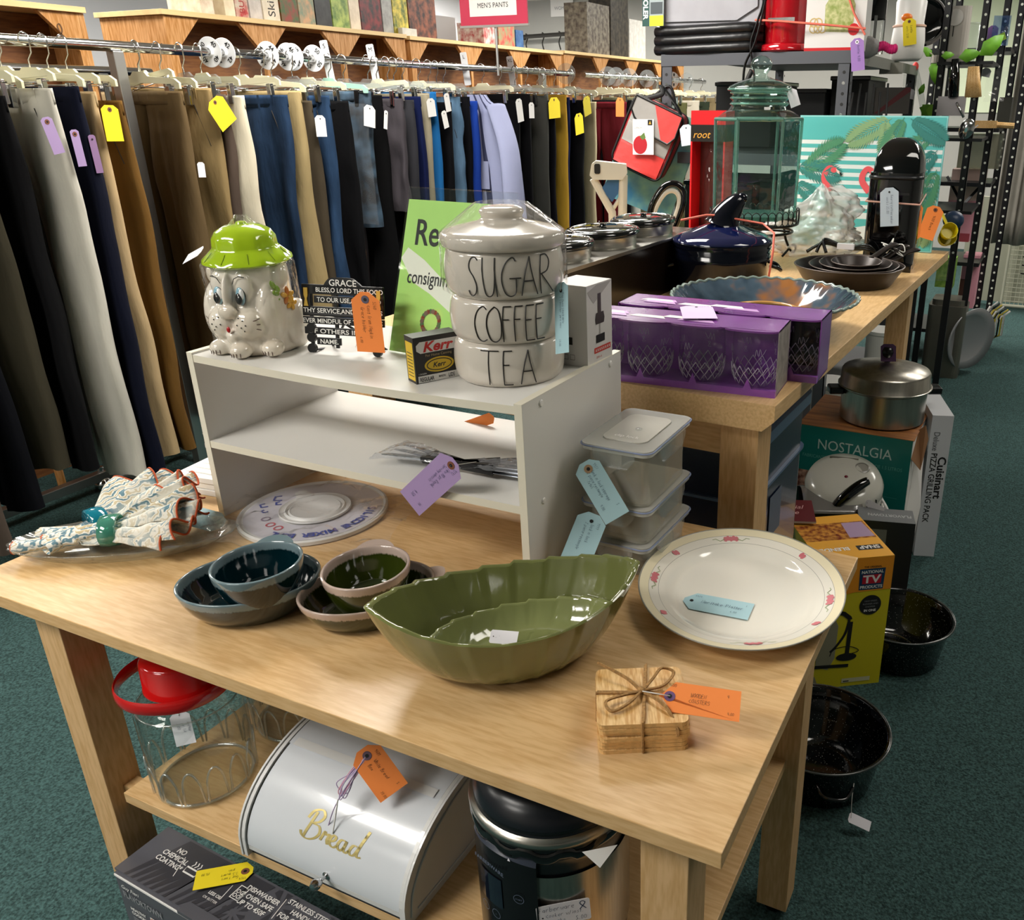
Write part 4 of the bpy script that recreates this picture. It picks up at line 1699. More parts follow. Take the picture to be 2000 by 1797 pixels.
def gallon_jar(T, label, lid):
    t = thing('glass_jar', label, 'jar', T, 'glass jars on the lower shelf')
    m = MB()
    prof = [(.066, .0), (.074, .003), (.078, .010), (.0785, .06), (.080, .075), (.081, .155), (.077, .168), (.066, .182), (.056, .190), (.055, .205)]
    pts = [Vector((p[0], p[1], 0)) for p in prof]
    m.lathe([(p.x, p.y) for p in catmull(pts, 3)], glassm, 72, cap1=False)
    m.lathe([(.074, .012), (.0745, .06), (.0765, .08), (.0775, .155), (.070, .172)], glassm, 64, cap1=False, cap0=False)
    m.tube(circle(.072, 48, .004), .0028, gedge, 6, closed=True)
    m.tube(circle(.0765, 48, .166), .0015, gedge, 6, closed=True)
    m.build('glass_body', t, sharp=0)
    m = MB()
    for k in range(14):
        a0 = 2 * PI * k / 14
        w_ = .19
        arc = []
        for q in range(13):
            s = q / 12
            a = a0 + (s - .5) * 2 * w_
            z = .012 + .062 * min(1, math.sin(PI * s) ** .38)
            r_ = .0795 + .0012 * (z > .05)
            arc.append((math.cos(a) * r_, math.sin(a) * r_, z))
        m.tube(arc, .0019, gedge, 6)
    m.build('moulded_arches', t, sharp=0)
    if lid:
        red = M('glossy_red_plastic', '#c01414', .15, coat=.5)
        m = MB()
        m.lathe([(.001, .252), (.052, .250), (.057, .244), (.0585, .20), (.0595, .199), (.0595, .196), (.055, .196)], red, 48, cap0=False, cap1=False)
        m.build('lid', t, sharp=50)
        m = MB()
        m.tube(circle(.057, 40, .1935), .0035, glassm, 8, closed=True)
        m.build('glass_neck_bead', t)
        m = MB()
        ring = []
        for k in range(56):
            a = 2 * PI * k / 56
            r_ = .076 + .022 * max(0, math.cos(a - R_(215))) ** 2
            ring.append((math.cos(a) * r_, math.sin(a) * r_, .202 - .004 * math.cos(a - R_(300))))
        m.tube(ring, .011, red, 10, closed=True, ry=.35, up=(math.cos(1), math.sin(1), 0)) if False else None
        vs, fs = [], []
        n = len(ring)
        for p in ring:
            v = Vector(p)
            d = Vector((v.x, v.y, 0)).normalized()
            for q in range(8):
                b = 2 * PI * q / 8
                vs.append(v + d * (.0032 * math.cos(b)) + Vector((0, 0, .0115 * math.sin(b))))
        for i in range(n):
            for q in range(8):
                fs.append((i * 8 + q, i * 8 + (q + 1) % 8, ((i + 1) % n) * 8 + (q + 1) % 8, ((i + 1) % n) * 8 + q))
        m.add(vs, fs, red, None, True)
        m.build('carry_handle', t, sharp=70)
    return t


gallon_jar(TR((.293, .120, LS)), 'tall clear glass jar with red lid and red carrying handle on the lower shelf', True)
gallon_jar(TR((.322, .300, LS)), 'clear glass jar with moulded arches standing behind the red-lidded jar', False)
dd = depth_of((.33, .05, -.25))
card3('price_tag', 'small white price tag on string on the front of the red-lidded glass jar', atd(350, 1397, dd), atd(362, 1446, dd), atd(381, 1440, dd), mat=whiteT, ring=None, clip=.25, size=.004, pen=bluepen,
      lines=[('Anchor', .03, .018, .010), ('jar lid', .03, .002, .010), ('8.00', .03, -.014, .010)], string=[atd(345, 1370, dd), atd(338, 1345, dd)])

# ---- bread box
bwht = M('cool_white_enamel', '#cfd3d8', .22, coat=.35)
bshade = M('white_enamel_trim', '#d4d4d2', .3, coat=.3)
BX0, BX1, BY = .478, .787, .030
t = thing('bread_box', 'white roll-top bread box lettered in gold on the lower shelf', 'bread box', (BX0, BY, LS))
BW = BX1 - BX0
BD, BH = .245, .137
arc = []
for k in range(17):
    a = PI / 2 * k / 16
    arc.append((.172 - .172 * math.cos(a) ** 1.0, .018 + (BH - .018) * math.sin(a)))
outline = [(0, 0)] + arc + [(BD, BH), (BD, 0)]


def endcap(x0, x1, grow, mat, m):
    pts = [(p[0] - (grow if p[0] < .2 else 0) * (1 - p[0] / .2 * .3), p[1] + (grow if p[1] > .02 else 0)) for p in outline]
    F = FR((x0, 0, 0), (0, 1, 0), (0, 0, 1))
    m.prism(pts, 0, x1 - x0, mat, F)


m = MB()
endcap(0, .0035, .006, bshade, m)
m.build('end_panel', t, bev=.001)
m = MB()
endcap(.005, .011, .0045, bshade, m)
endcap(BW - .011, BW - .005, .0045, bshade, m)
endcap(.0035, .005, .001, M('dark_gap', '#3a3a3c', .6), m)
endcap(BW - .005, BW - .0035, .001, MATS['dark_gap'], m)
endcap(.011, BW - .011, -.004, M('shadow_line', '#2c2c2e', .6), m)
m.build('frame', t)
m = MB()
endcap(BW - .0035, BW, .006, bshade, m)
m.tube(catmull([(BW + .001, p[0] + .006, p[1] - .006) for p in arc[::3]] + [(BW + .001, BD - .01, BH - .008)], 4), .0016, bshade, 6)
m.tube([(BW + .001, .02, .014), (BW + .001, BD - .01, .014)], .0018, bshade, 6)
m.prism(circle(.0035, 12), 0, .001, M('rivet_dark', '#4a4038', .4, .8), RIGHT(BW, .165, .055))
m.build('end_panel', t, bev=.001)


def door(s, off=0.0):
    k = s * 16
    i = min(15, int(k))
    f = k - i
    a, b = arc[i], arc[i + 1]
    y, z = a[0] + (b[0] - a[0]) * f, a[1] + (b[1] - a[1]) * f
    ny, nz = -(b[1] - a[1]), (b[0] - a[0])
    l = math.hypot(ny, nz)
    return y + ny / l * off, z + nz / l * off


m = MB()
m.surf(lambda u, v: (.013 + u * (BW - .026), *door(.02 + v * .735, .002)), 4, 24, bwht)
m.box(.012, BW - .012, -.001, .006, .012, .020, bshade)
dr = m.build('roll_door', t, sharp=0)
m = MB()
m.surf(lambda u, v: (.012 + u * (BW - .024), *door(.74 + v * .25, .004)), 4, 12, bwht)
m.surf(lambda u, v: (.022 + u * (BW - .044), *door(.735 + v * .05, .006)), 4, 6, bshade)
m.box(.012, BW - .012, .168, BD - .002, BH - .002, BH + .003, bwht)
m.build('top_rail', t, sharp=0)
gl = M('pale_gold_foil', '#b4a466', .4, .4)
m = MB()
scr = [[(.22, 1.0), (.16, .6), (.08, .2), (.04, -.02)],
       [(.02, .70), (.12, 1.0), (.35, 1.12), (.47, .94), (.38, .7), (.22, .58), (.42, .55), (.49, .3), (.36, .05), (.15, -.06), (-.02, .02), (-.08, .18)],
       [(.56, .1), (.64, .46), (.68, .36), (.80, .42), (.76, .2), (.80, .04)],
       [(.84, .2), (.97, .28), (1.0, .42), (.92, .46), (.85, .3), (.87, .1), (.99, .03), (1.09, .15)],
       [(1.3, .42), (1.16, .4), (1.10, .15), (1.20, .02), (1.30, .2), (1.33, .44), (1.30, .1), (1.38, .02), (1.46, .15)],
       [(1.66, .4), (1.54, .38), (1.47, .12), (1.57, .02), (1.68, .22), (1.86, 1.05), (1.71, .3), (1.72, .05), (1.84, .08)]]
x0_, sz = .113, .055
for st in scr:
    pts = catmull([(a, b, 0) for a, b in st], 7)
    vs, fs = [], []
    for i, p in enumerate(pts):
        q = pts[min(i + 1, len(pts) - 1)] - pts[max(i - 1, 0)]
        q.normalize()
        wd = .026 + .016 * abs(q.y)
        for sg in (-1, 1):
            a, b = p.x - q.y * sg * wd, p.y + q.x * sg * wd
            y, z = door(.275 + b * .165, .0026)
            vs.append((x0_ + a * sz * 1.06, y, z))
    fs = [(2 * i, 2 * i + 1, 2 * i + 3, 2 * i + 2) for i in range(len(pts) - 1)]
    m.add(vs, fs, gl)
m.build('gold_script', dr)
m = MB()
y, z = door(.06)
F = FR((.166, y, z), (1, 0, 0), (0, .15, 1))
m.lathe([(.006, 0), (.006, .003), (.0025, .005), (.0025, .012), (.006, .015), (.0078, .020), (.0078, .024), (.005, .029), (.001, .030)], chrome, 24, T=F)
m.build('knob', dr)
dd = depth_of((.70, .09, -.225))
card3('price_tag', 'orange price tag on a lilac string hanging over the bread box', atd(717, 1476, dd), atd(770, 1549, dd), atd(797, 1530, dd), clip=.3, ring=M('violet_eyelet', '#6a5060', .6),
      lines=[('9601', .0, .016, .007), ('White Bread', .018, .004, .008), ('Box', .020, -.010, .008), ('20.00', .086, -.020, .006), ('8', .090, .014, .006)])
m = MB()
lil = M('lilac_floss', '#b9a6c8', .8)
lil2 = M('pink_floss', '#d8a0b0', .8)
kx = atd(648, 1712, depth_of((.64, .02, -.345)))
pts = [atd(641, 1712, depth_of(kx)), atd(632, 1660, dd + .03), atd(645, 1600, dd + .02), atd(662, 1560, dd + .0), atd(690, 1515, dd + .0), atd(714, 1478, dd)]
m.tube(catmull(pts, 8), .0009, lil, 5)
for k in range(7):
    j = rnd.uniform
    pts = [atd(714 + j(-4, 4), 1482, dd), atd(690 + j(-10, 8), 1505 + j(-6, 6), dd + .004), atd(664 + j(-10, 12), 1535 + j(-8, 12), dd + .006), atd(672 + j(-6, 8), 1552 + j(-4, 10), dd + .006), atd(694 + j(-6, 6), 1512 + j(-6, 6), dd + .002), atd(714, 1480, dd)]
    m.tube(catmull(pts, 6), .0008, (lil, lil2)[k % 2], 5)
m.tube(catmull([atd(660, 1562, dd), atd(656, 1590, dd + .01), atd(650, 1628, dd + .015)], 6), .0012, stringm, 5)
solo(m, 'string_bundle', 'lilac and pink floss looped from the bread box knob to its tag', 'string', sharp=0)

# ---- pressure cooker
CX, CY, CRd = .968, .128, .103
t = thing('pressure_cooker', 'black and stainless electric pressure cooker on the lower shelf by the front leg', 'pressure cooker', TR((CX, CY, LS)))
kb2 = M('satin_black_plastic', '#101114', .22)
navyk = M('blue_black_lid', '#14161c', .28)
m = MB()
m.lathe([(.090, .0), (.094, .004), (.0955, .20), (.100, .214), (.1035, .224), (.1035, .236), (.098, .240), (.001, .240)], kb2, 72)
m.build('body', t, sharp=40)
m = MB()
m.surf(lambda u, v: (math.cos(R_(-72 + u * 118)) * .0972, math.sin(R_(-72 + u * 118)) * .0972, .035 + v * .150), 40, 4, M('stainless_wrap', '#b8b2a8', .25, 1.0, var=.1, vs=20, stretch=(14, 14, 1)))
m.build('stainless_band', t, sharp=0)
m = MB()
m.lathe([(.0985, .236), (.106, .238), (.107, .243), (.106, .249), (.100, .252)], steel, 72, cap0=False, cap1=False)
m.build('steel_ring', t, sharp=0)
m = MB()
m.lathe([(.101, .250), (.1005, .262), (.094, .280), (.080, .290), (.070, .2925), (.055, .294), (.001, .295)], navyk, 72, cap0=False)
m.lathe([(.099, .251), (.1012, .256), (.1006, .261)], kb2, 72, cap0=False, cap1=False)
m.tube(circle(.071, 60, .2925), .0012, kb2, 5, closed=True)
m.build('lid', t, sharp=0)
m = MB()


def lug(a):
    k = 0
    for c in (-118, -92, -66, -40):
        d = abs(((math.degrees(a) - c) + 180) % 360 - 180)
        k = max(k, 1 - (d / 8) ** 4 if d < 8 else 0)
    return k


m.lathe([(.1045, .222), (.1065, .226), (.1065, .233), (.104, .237)], gblack, 96, cap0=False, cap1=False, fn=lambda x, y, z, a, r: (x, y, z - .007 * lug(a)))
m.build('locking_rim', t, sharp=0)


def panel(u, v, off=0.0):
    a = R_(-134 + u * 62)
    r_ = .1045 + .004 * math.sin(PI * u) + off
    return (math.cos(a) * r_, math.sin(a) * r_, .045 + v * .163 + .010 * math.sin(PI * u) * v)


m = MB()
m.surf(panel, 24, 12, kb2)
m.surf(lambda u, v: Vector(panel(u, 1)).lerp(Vector((math.cos(R_(-134 + u * 62)) * .0965, math.sin(R_(-134 + u * 62)) * .0965, .224)), v), 24, 4, M('slate_bezel', '#343a46', .25))
m.surf(lambda u, v: Vector(panel(1, v)).lerp(Vector((math.cos(R_(-72)) * .0965, math.sin(R_(-72)) * .0965, panel(1, v)[2])), u), 3, 12, kb2)
pn = m.build('control_panel', t, sharp=30)
m = MB()
lcd = M('display_glass', '#0d1524', .08, coat=.6)
lab = M('grey_legend', '#5a6478', .5)
m.surf(lambda u, v: panel(.24 + u * .36, .48 + v * .28, .0012), 8, 4, lcd)
m.build('display', pn, sharp=0)
m = MB()


def onpan(u, v):
    a = R_(-134 + u * 62)
    p = Vector(panel(u, v, .0016))
    return FR(p, (-math.sin(a), math.cos(a), 0), (0, 0, 1))


m.text('FARBERWARE', .0085, lab, onpan(.45, .84), align='c', bold=.01)
for u, v, s in ((.80, .66, 'START'), (.80, .40, 'KEEP'), (.32, .40, '<'), (.5, .40, '>')):
    F = onpan(u, v)
    if u > .2:
        m.line(circle(.0068, 20), .0007, lab, F, closed=True)
    m.text(s, .0034, lab, F, 0, -.0012, align='c')
m.poly([(-.002, 0), (.002, 0), (0, .005)], whiteT, onpan(.72, 1.0))
m.build('legend', pn)
a = R_(-58 + 3)
F = FR((math.cos(a) * .099, math.sin(a) * .099, .128), (-math.sin(a), math.cos(a), 0), (0, 0, 1)) @ Matrix.Rotation(R_(3), 4, 'Z')
m = MB()
m.prism(rrect(.066, .036, .003), 0, .0005, whiteT)
m.hand('Farberware', .0075, bluepen, I4, -.030, .007)
m.hand('Cooker w/inst.', .0062, bluepen, I4, -.022, -.003)
m.hand('works', .0062, bluepen, I4, -.016, -.013)
m.hand('8.00', .0066, bluepen, I4, .014, -.015)
m.prism(circle(.0012, 8, cx=-.026, cy=-.002), 0, .0007, ink)
m.line(catmull([(.020, .002, 0), (.027, .012, 0), (.023, .015, 0), (.021, .011, 0), (.028, .002, 0)], 5), .0012, bluepen, I4, .0007)
solo(m, 'price_tag', 'white handwritten price label on the stainless front of the pressure cooker', 'price tag', TR((CX, CY, LS)) @ F, 'paper price tags')
dd = depth_of((1.02, .03, -.14))
m = MB()
p1, p2, p3 = atd(1137, 1664, dd), atd(1206, 1650, dd), atd(1172, 1695, dd)
m.add([p1, p2, p3], [(0, 2, 1)], paperw)
solo(m, 'paper_slip', 'white paper corner poking out under the cooker lid', 'paper', mods=(solid(.0004),))

# ---- dark grey cookware carton on the floor
GZ = -.50
ga, gb = at(222, 1700, z=GZ), at(332, 1616, z=GZ)
gx = (at(480, 1797, z=GZ) - ga)
gx = Vector((gb - ga).cross(Vector((0, 0, 1)))).normalized()
GTm = FR((ga.x, ga.y, FLOOR), gx, (gb - ga))
gd = (gb - ga).length
GHt = GZ - FLOOR
t = thing('cookware_carton', 'dark grey printed cookware carton on the floor under the near table', 'box', GTm)
gk = M('slate_carton', '#55555c', .35, coat=.2, var=.03)
gp2 = M('darker_leaf_print', '#3a3a40', .35, coat=.2)
m = MB()
m.box(0, .46, 0, gd, 0, GHt - .004, gk)
m.box(-.004, .464, .004, gd, GHt - .004, GHt, gk)
m.box(.0, .46, -.0015, .004, GHt - .010, GHt - .006, paperw)
Tp = TOP(0, 0, GHt)
sl = random.Random(5)
for k in range(13):
    x = .02 + k * .016
    m.poly([(x, .004), (x + .007, .004), (x + .052 + sl.uniform(-.02, .03), gd - .004), (x + .040, gd - .004)], gp2, Tp, .0003 + .00003 * k)
for cx, cy, r_ in ((.245, .035, .022), (.30, .075, .03), (.36, .04, .028), (.41, .085, .026)):
    for q in range(8):
        a = q * PI / 4
        m.poly([(cx + r_ * .3 * math.cos(a), cy + r_ * .3 * math.sin(a)), (cx + r_ * math.cos(a - .22), min(gd - .003, max(.003, cy + r_ * math.sin(a - .22)))), (cx + r_ * 1.1 * math.cos(a), min(gd - .003, max(.003, cy + r_ * 1.1 * math.sin(a)))), (cx + r_ * math.cos(a + .22), min(gd - .003, max(.003, cy + r_ * math.sin(a + .22))))], gp2, Tp, .0004)


def toptext(lines, cx, cy, size, lead):
    for i, s in enumerate(lines):
        m.text(s, size if i < 3 or len(lines) < 4 else size * .7, paperw, Tp, cx, cy - i * lead, .0008, bold=.02, align='c')


ginv = GTm.inverted()


def gl_(px, py):
    p = ginv @ at(px, py, z=GZ)
    return p.x, p.y


x, y = gl_(352, 1668)
toptext(['NO', 'CHEMICAL', 'COATING*'], x, y, .0125, .0125)
x, y = gl_(400, 1738)
m.text('LESS OIL', .0075, paperw, Tp, x + .01, y - .002, .0008, bold=.02)
m.text('OR BUTTER', .006, paperw, Tp, x + .008, y - .011, .0008)
x, y = gl_(376, 1698)
m.line([(x - .012, y), (x + .018, y), (x + .016, y - .010), (x - .010, y - .010)], .003, paperw, Tp, .0008, closed=True)
for q in range(3):
    m.line([(x - .006 + q * .007, y + .003), (x - .003 + q * .007, y + .008), (x - .006 + q * .007, y + .013)], .002, paperw, Tp, .0008)
x, y = gl_(468, 1745)
m.line([(x - .009, y - .012), (x + .009, y - .012), (x + .009, y + .012), (x - .009, y + .012)], .002, paperw, Tp, .0008, closed=True)
for q in range(4):
    m.line(circle(.003, 8, cx=x - .004 + (q % 2) * .008, cy=y - .006 + (q // 2) * .008), .0012, paperw, Tp, .0008, closed=True)
x, y = gl_(512, 1752)
toptext(['DISHWASHER', '& OVEN SAFE', 'UP TO 450F'], x, y - .001, .0115, .0125)
x, y = gl_(600, 1785)
toptext(['STAINLESS STEEL', 'HANDLES', 'FOR COMFORT'], x, y, .0115, .0125)
for p, q in (((363, 1675), (338, 1712)), ((455, 1730), (430, 1757)), ((560, 1757), (530, 1795))):
    a, b = gl_(*p), gl_(*q)
    m.line([a, b], .0012, paperw, Tp, .0008)
Fr = FRONT(0, 0, 0)
m.text('Guy Fieri', .012, paperw, Fr, .012, GHt - .030, .0018, shear=.3)
m.text('FLAVORTOWN', .019, M('grey_print', '#8a8a8e', .5), Fr, .012, GHt - .050, .0018, bold=.03, sx=.75)
m.text('HEALTHY', .009, paperw, Fr, .022, GHt - .075, .0018, bold=.03)
m.text('COOKING', .009, paperw, Fr, .022, GHt - .085, .0018, bold=.03)
for q in range(6):
    m.rect(.036, .0022, M('grey_print', '#8a8a8e', .5), Fr @ Matrix.Translation((.022, GHt - .094 - q * .0045, 0)), .0018)
m.rect(.075, .10, paperw, Fr @ Matrix.Translation((.074, GHt - .165, 0)), .0018)
m.rect(.071, .096, M('dark_food_photo', '#5a2a1c', .5, var=.6, vs=60, col2='#e07a30'), Fr @ Matrix.Translation((.076, GHt - .163, 0)), .002)
m.prism([(.165, -.004), (.245, -.004), (.24, .016), (.17, .016)], GHt - .004, GHt + .0035, gk)
m.build('carton', t, bev=.0008)
card3('price_tag', 'yellow price tag lying on the dark grey carton', at(479, 1702, z=GZ + .004), at(380, 1720, z=GZ + .008), at(372, 1740, z=GZ + .008), mat=yellowT, clip=.35, ring=eyeletm,
      lines=[('9954', -.004, .018, .007), ('Guy fieri', .014, .010, .008), ('3.5 quart', .016, -.002, .008), ('pan', .024, -.014, .008), ('28.00', .078, -.016, .007)])
# ================================================================== things on the far table
# ---- boxed tumblers
purp = M('purple_printed_card', '#7e4490', .25, coat=.3, var=.12, vs=12)
purpd = M('deep_purple_card', '#9350b0', .3, coat=.2)
lilacp = M('pale_lilac_print', '#c79bd2', .4)
greyc = M('grey_raw_card', '#8f8882', .7, var=.2, vs=60)
tgl = thin('tumbler_glass', '#fdfcfe', .04, rough=.02)
cut = thin('cut_glass', '#f4f2f8', .16, .03, rough=.02, bump=1.0, bs=120)


def tumbler(T, label, group):
    t = thing('glass_tumbler', label, 'glass', T, group)
    m = MB()
    pr = [(.018, 0), (.030, .003), (.037, .016), (.0405, .035), (.041, .055), (.040, .085), (.039, .100)]
    m.lathe([(p.x, p.y) for p in catmull([(a, b, 0) for a, b in pr], 3)], tgl, 40, cap1=False)
    m.build('bowl', t, sharp=0)
    m = MB()
    for k in range(16):
        for q in range(3):
            a = 2 * PI * (k + .5 * (q % 2)) / 16
            z = .008 + q * .011
            r_ = [.0335, .0385, .0405][q] + .0005
            r2 = [.0385, .0405, .0412][q] + .0005
            for s in (-1, 1):
                b = a + s * .2
                m.tube([(math.cos(a) * r_, math.sin(a) * r_, z), (math.cos(b) * r2, math.sin(b) * r2, z + .012)], .0008, M('glass_cut_edge', '#d8d0dc', .15), 4)
    m.build('cut_pattern', t, sharp=0)
    m = MB()
    for a in (-1.3, 0.1, 1.5, 3.0):
        F = FR((math.cos(a) * .0418, math.sin(a) * .0418, .062), (-math.sin(a), math.cos(a), 0), (0, 0, 1))
        m.line(catmull([(-.008, .0, 0), (-.006, .012, 0), (-.002, .0, 0), (0, .013, 0), (.004, .002, 0), (.010, .012, 0)], 4), .0006, M('etched_mark', '#c8c0d0', .4), F)
        m.line(catmull([(.0, -.010, 0), (.004, -.004, 0), (.0, -.004, 0), (.004, -.012, 0), (-.002, -.012, 0)], 4), .0006, MATS['etched_mark'], F)
    m.build('etched_monogram', t)
    return t


def glass_box(T, L, D, Hh, label, dark, n, lab2, grp):
    t = thing('tumbler_carton', label, 'box', T)
    m = MB()
    m.box(0, L, 0, D, 0, .003, purpd)
    m.box(0, L, D - .002, D, 0, Hh, purpd if not dark else black)
    m.box(0, L, .0, D, Hh - .002, Hh, purp)
    for i in range(n):
        cx = L * (i + .5) / n
        m.prism(circle(L / n / 2 - .003, 20, cx=cx, cy=0.0, a0=-PI, a1=0) if False else circle(L / n / 2 - .003, 12, cx=cx, cy=.002, ry=.012, a0=PI, a1=2 * PI), Hh - .003, Hh, purp)
    m.box(L - .002, L, 0, D, 0, Hh, greyc if not dark else purp)
    m.box(0, .002, 0, D, 0, Hh, purp)
    m.prism([(0, -.010), (L, -.010), (L, 0), (0, 0)], 0, .012, purpd)
    rr = random.Random(3 + n)
    for q in range(6):
        x = rr.uniform(.02, L - .09)
        m.poly([(x, .02), (x + .07, .016), (x + .06, .034), (x + .01, .036)], lilacp if q % 2 else paperw, TOP(0, rr.uniform(0, D - .05), Hh), .0004 + q * .0001)
    for i in range(n):
        m.poly([(L * (i + .5) / n - .012, 0), (L * (i + .5) / n, .030), (L * (i + .5) / n + .012, 0)], purpd, FRONT(0, -.010, 0), .0003)
    m.build('carton', t)
    m = MB()
    m.surf(lambda u, v: (u * L, -.011 + .003 * noise.noise(Vector((u * 20, v * 9, 1))), .002 + v * (Hh - .004)), 40, 14, thin('shrink_wrap', '#faf6fc', .06, rough=.08, bump=1.0, bs=20))
    m.build('shrink_wrap', t, sharp=0)
    for k in range(n):
        tumbler(T @ TR((L * (k + .5) / n, D * .48 if not dark else D * .5, .0035), k * .7), lab2 % ['leftmost', 'second from the left', 'third from the left', 'rightmost'][k], grp)
    return t


bT = TR((.672, .722, FZ), R_(4.0))
glass_box(bT, .388, .092, .112, 'purple carton of cut-glass tumblers nearest the table front', False, 4, 'cut-glass tumbler %s in the front purple carton', 'tumblers in the front purple carton')
bT2 = TR((.715, .846, FZ), R_(2))
glass_box(bT2, .388, .090, .112, 'second purple carton of tumblers directly behind the front one', True, 4, 'cut-glass tumbler %s in the rear purple carton', 'tumblers in the rear purple carton')
card3('price_tag', 'lavender price tag lying on top of the front purple carton', at(1360, 600, z=.334), at(1368, 622, z=.336), at(1402, 622, z=.336), mat=M('pale_lilac_card', '#d6bfe4', .7), ring=None, clip=.2, pen=bluepen, lines=[('glass 8.00', .0, 0, .007, PI / 2)])

# ---- scalloped chip and dip bowl
chipm, nt, b_ = newmat('blue_brown_reactive_glaze')
N, L = nt.nodes, nt.links
tc = N.new('ShaderNodeTexCoord')
nz = N.new('ShaderNodeTexNoise')
nz.inputs['Scale'].default_value = 9
nz.inputs['Detail'].default_value = 3
L.new(tc.outputs['Object'], nz.inputs['Vector'])
r = N.new('ShaderNodeValToRGB')
e = r.color_ramp.elements
e[0].position, e[0].color = .40, srgb('#1c2a38')
e[1].position, e[1].color = .56, srgb('#3c4e5c')
x_ = e.new(.66)
x_.color = srgb('#8a5a30')
L.new(nz.outputs[0], r.inputs[0])
L.new(r.outputs[0], b_.inputs['Base Color'])
b_.inputs['Roughness'].default_value = .08
b_.inputs['Coat Weight'].default_value = .6
tanr = M('tan_glaze_edge', '#b98a4c', .15, coat=.5)
greyr = M('grey_green_glaze_edge', '#7f8f88', .12, coat=.5)
CB = thing('chip_and_dip_bowl', 'wide blue and brown scalloped ceramic chip-and-dip bowl on the far table', 'bowl', TR((.905, 1.168, FZ)))
m = MB()
R0 = .196


def sc(a):
    return .5 + .5 * math.cos(a * 44)


def cf(x, y, z, a, r):
    k = max(0, (z - .055) / .03)
    q = 1 + .018 * sc(a) * k
    return (x * q, y * q, z + .004 * sc(a) * k)


m.lathe([(.085, 0), (.09, .003), (.13, .03), (.17, .055), (.190, .076), (R0, .080)], M('dark_blue_glaze', '#2a3640', .12, coat=.5), 220, fn=cf, cap1=False)
m.lathe([(R0, .080), (.188, .0775), (.165, .056), (.125, .030), (.095, .018), (.078, .018)], chipm, 220, fn=cf, cap0=False, cap1=False)
m.lathe([(.078, .018), (.082, .045), (.079, .049), (.074, .045), (.060, .018), (.001, .014)], chipm, 60)
m.build('bowl', CB, sharp=0)
m = MB()
m.tube([cf(math.cos(a) * R0, math.sin(a) * R0, .080, a, R0) for a in [2 * PI * k / 220 for k in range(220)]], .0035, greyr, 8, closed=True)
m.build('scalloped_rim', CB, sharp=0)
m = MB()
m.tube(circle(.0785, 56, .048), .0045, tanr, 8, closed=True)
m.build('dip_cup_rim', CB, sharp=0)

# ---- triple slow cooker
SCx0, SCx1, SCy0, SCy1 = .325, .535, .93, 1.69
t = thing('triple_slow_cooker', 'long stainless triple slow cooker with three glass-lidded crocks on the far table', 'slow cooker', TR((SCx0, SCy0, FZ), R_(-1.5)))
W2, L2 = SCx1 - SCx0, SCy1 - SCy0
m = MB()
m.prism(rrect(W2, L2, .03, 5, W2 / 2, L2 / 2), .0, .132, M('dark_bronze_housing', '#1c1510', .2, .4))
m.build('housing', t, bev=.002)
m = MB()
m.prism(rrect(W2 + .006, L2 + .006, .03, 6, W2 / 2, L2 / 2), .132, .140, steel)
m.build('steel_deck', t, bev=.002)
for i, (cx, cy, a, b) in enumerate(((.118, .170, .066, .085), (.108, .392, .078, .100), (.105, .625, .075, .098))):
    m = MB()
    m.lathe([(a, .140), (a * .985, .150), (a * 1.0, .160), (a * 1.01, .164)], steel, 48, sy=b / a, T=Matrix.Translation((cx, cy, 0)), cap0=False, cap1=False)
    cr = m.build('crock_collar', t, sharp=0)
    m = MB()
    m.lathe([(a * 1.04, .163), (a * 1.10, .166), (a * 1.11, .171), (a * 1.06, .178), (a * .93, .178), (a * .90, .174)], gblack, 48, sy=b / a, T=Matrix.Translation((cx, cy, 0)), cap0=False, cap1=False)
    m.build('crock_rim', t, sharp=0)
    m = MB()
    m.lathe([(a * .98, .177), (a * .88, .1795), (a * .55, .1825), (.001, .1835)], thin('smoked_glass', '#6a6f70', .3, .45, '#20231f', rough=.03), 48, sy=b / a, T=Matrix.Translation((cx, cy, 0)), cap0=False)
    m.tube([(cx + a * .95 * math.cos(q * PI / 24), cy + b * .95 * math.sin(q * PI / 24), .1785) for q in range(48)], .0022, chrome, 6, closed=True)
    m.build('glass_lid', t, sharp=0)
    m = MB()
    m.lathe([(.008, .183), (.007, .186), (.010, .188), (.009, .190), (.001, .1905)], gblack, 20, T=Matrix.Translation((cx, cy, 0)))
    for q in range(5):
        m.ell((cx + a * .5 * math.cos(q * 1.2), cy + b * .5 * math.sin(q * 1.2), .189), (.0015, .0015, .0008), chrome, seg=8, rings=6)
    m.build('knob', t)

# ---- blue enamel stockpot with cone-knob lid
pc = at(1411, 468, y=1.56)
pr = 97 * depth_of(pc) / FPX
en = M('cobalt_black_enamel', '#060812', .12, coat=.2, spec=.35)
en2 = M('deep_cobalt_enamel', '#0a1238', .05, coat=.8)
hz = pc.z - FZ
t = thing('stockpot', 'dark cobalt enamel stockpot with domed lid on the far table', 'pot', TR((pc.x, pc.y, FZ)))
m = MB()
m.lathe([(pr * .90, 0), (pr * .94, .006), (pr * .94, hz * .62), (pr * .99, hz * .70), (pr * .96, hz * .72), (pr * .98, hz * .78), (pr * .95, hz * .80), (pr * .99, hz * .88), (pr * .96, hz * .9), (pr * 1.02, hz * .97), (pr * 1.0, hz)], en, 64, cap1=False)
m.build('pot', t, sharp=0)
m = MB()
m.lathe([(pr * 1.01, hz), (pr * 1.0, hz + .006), (pr * .80, hz + .018), (pr * .45, hz + .034), (pr * .25, hz + .042), (pr * .16, hz + .052), (.001, hz + .056)], en2, 64, cap0=False)
m.build('lid', t, sharp=0)
m = MB()
pts = [(0, 0, hz + .036), (.008, .004, hz + .060), (.026, .012, hz + .088), (.042, .020, hz + .104)]
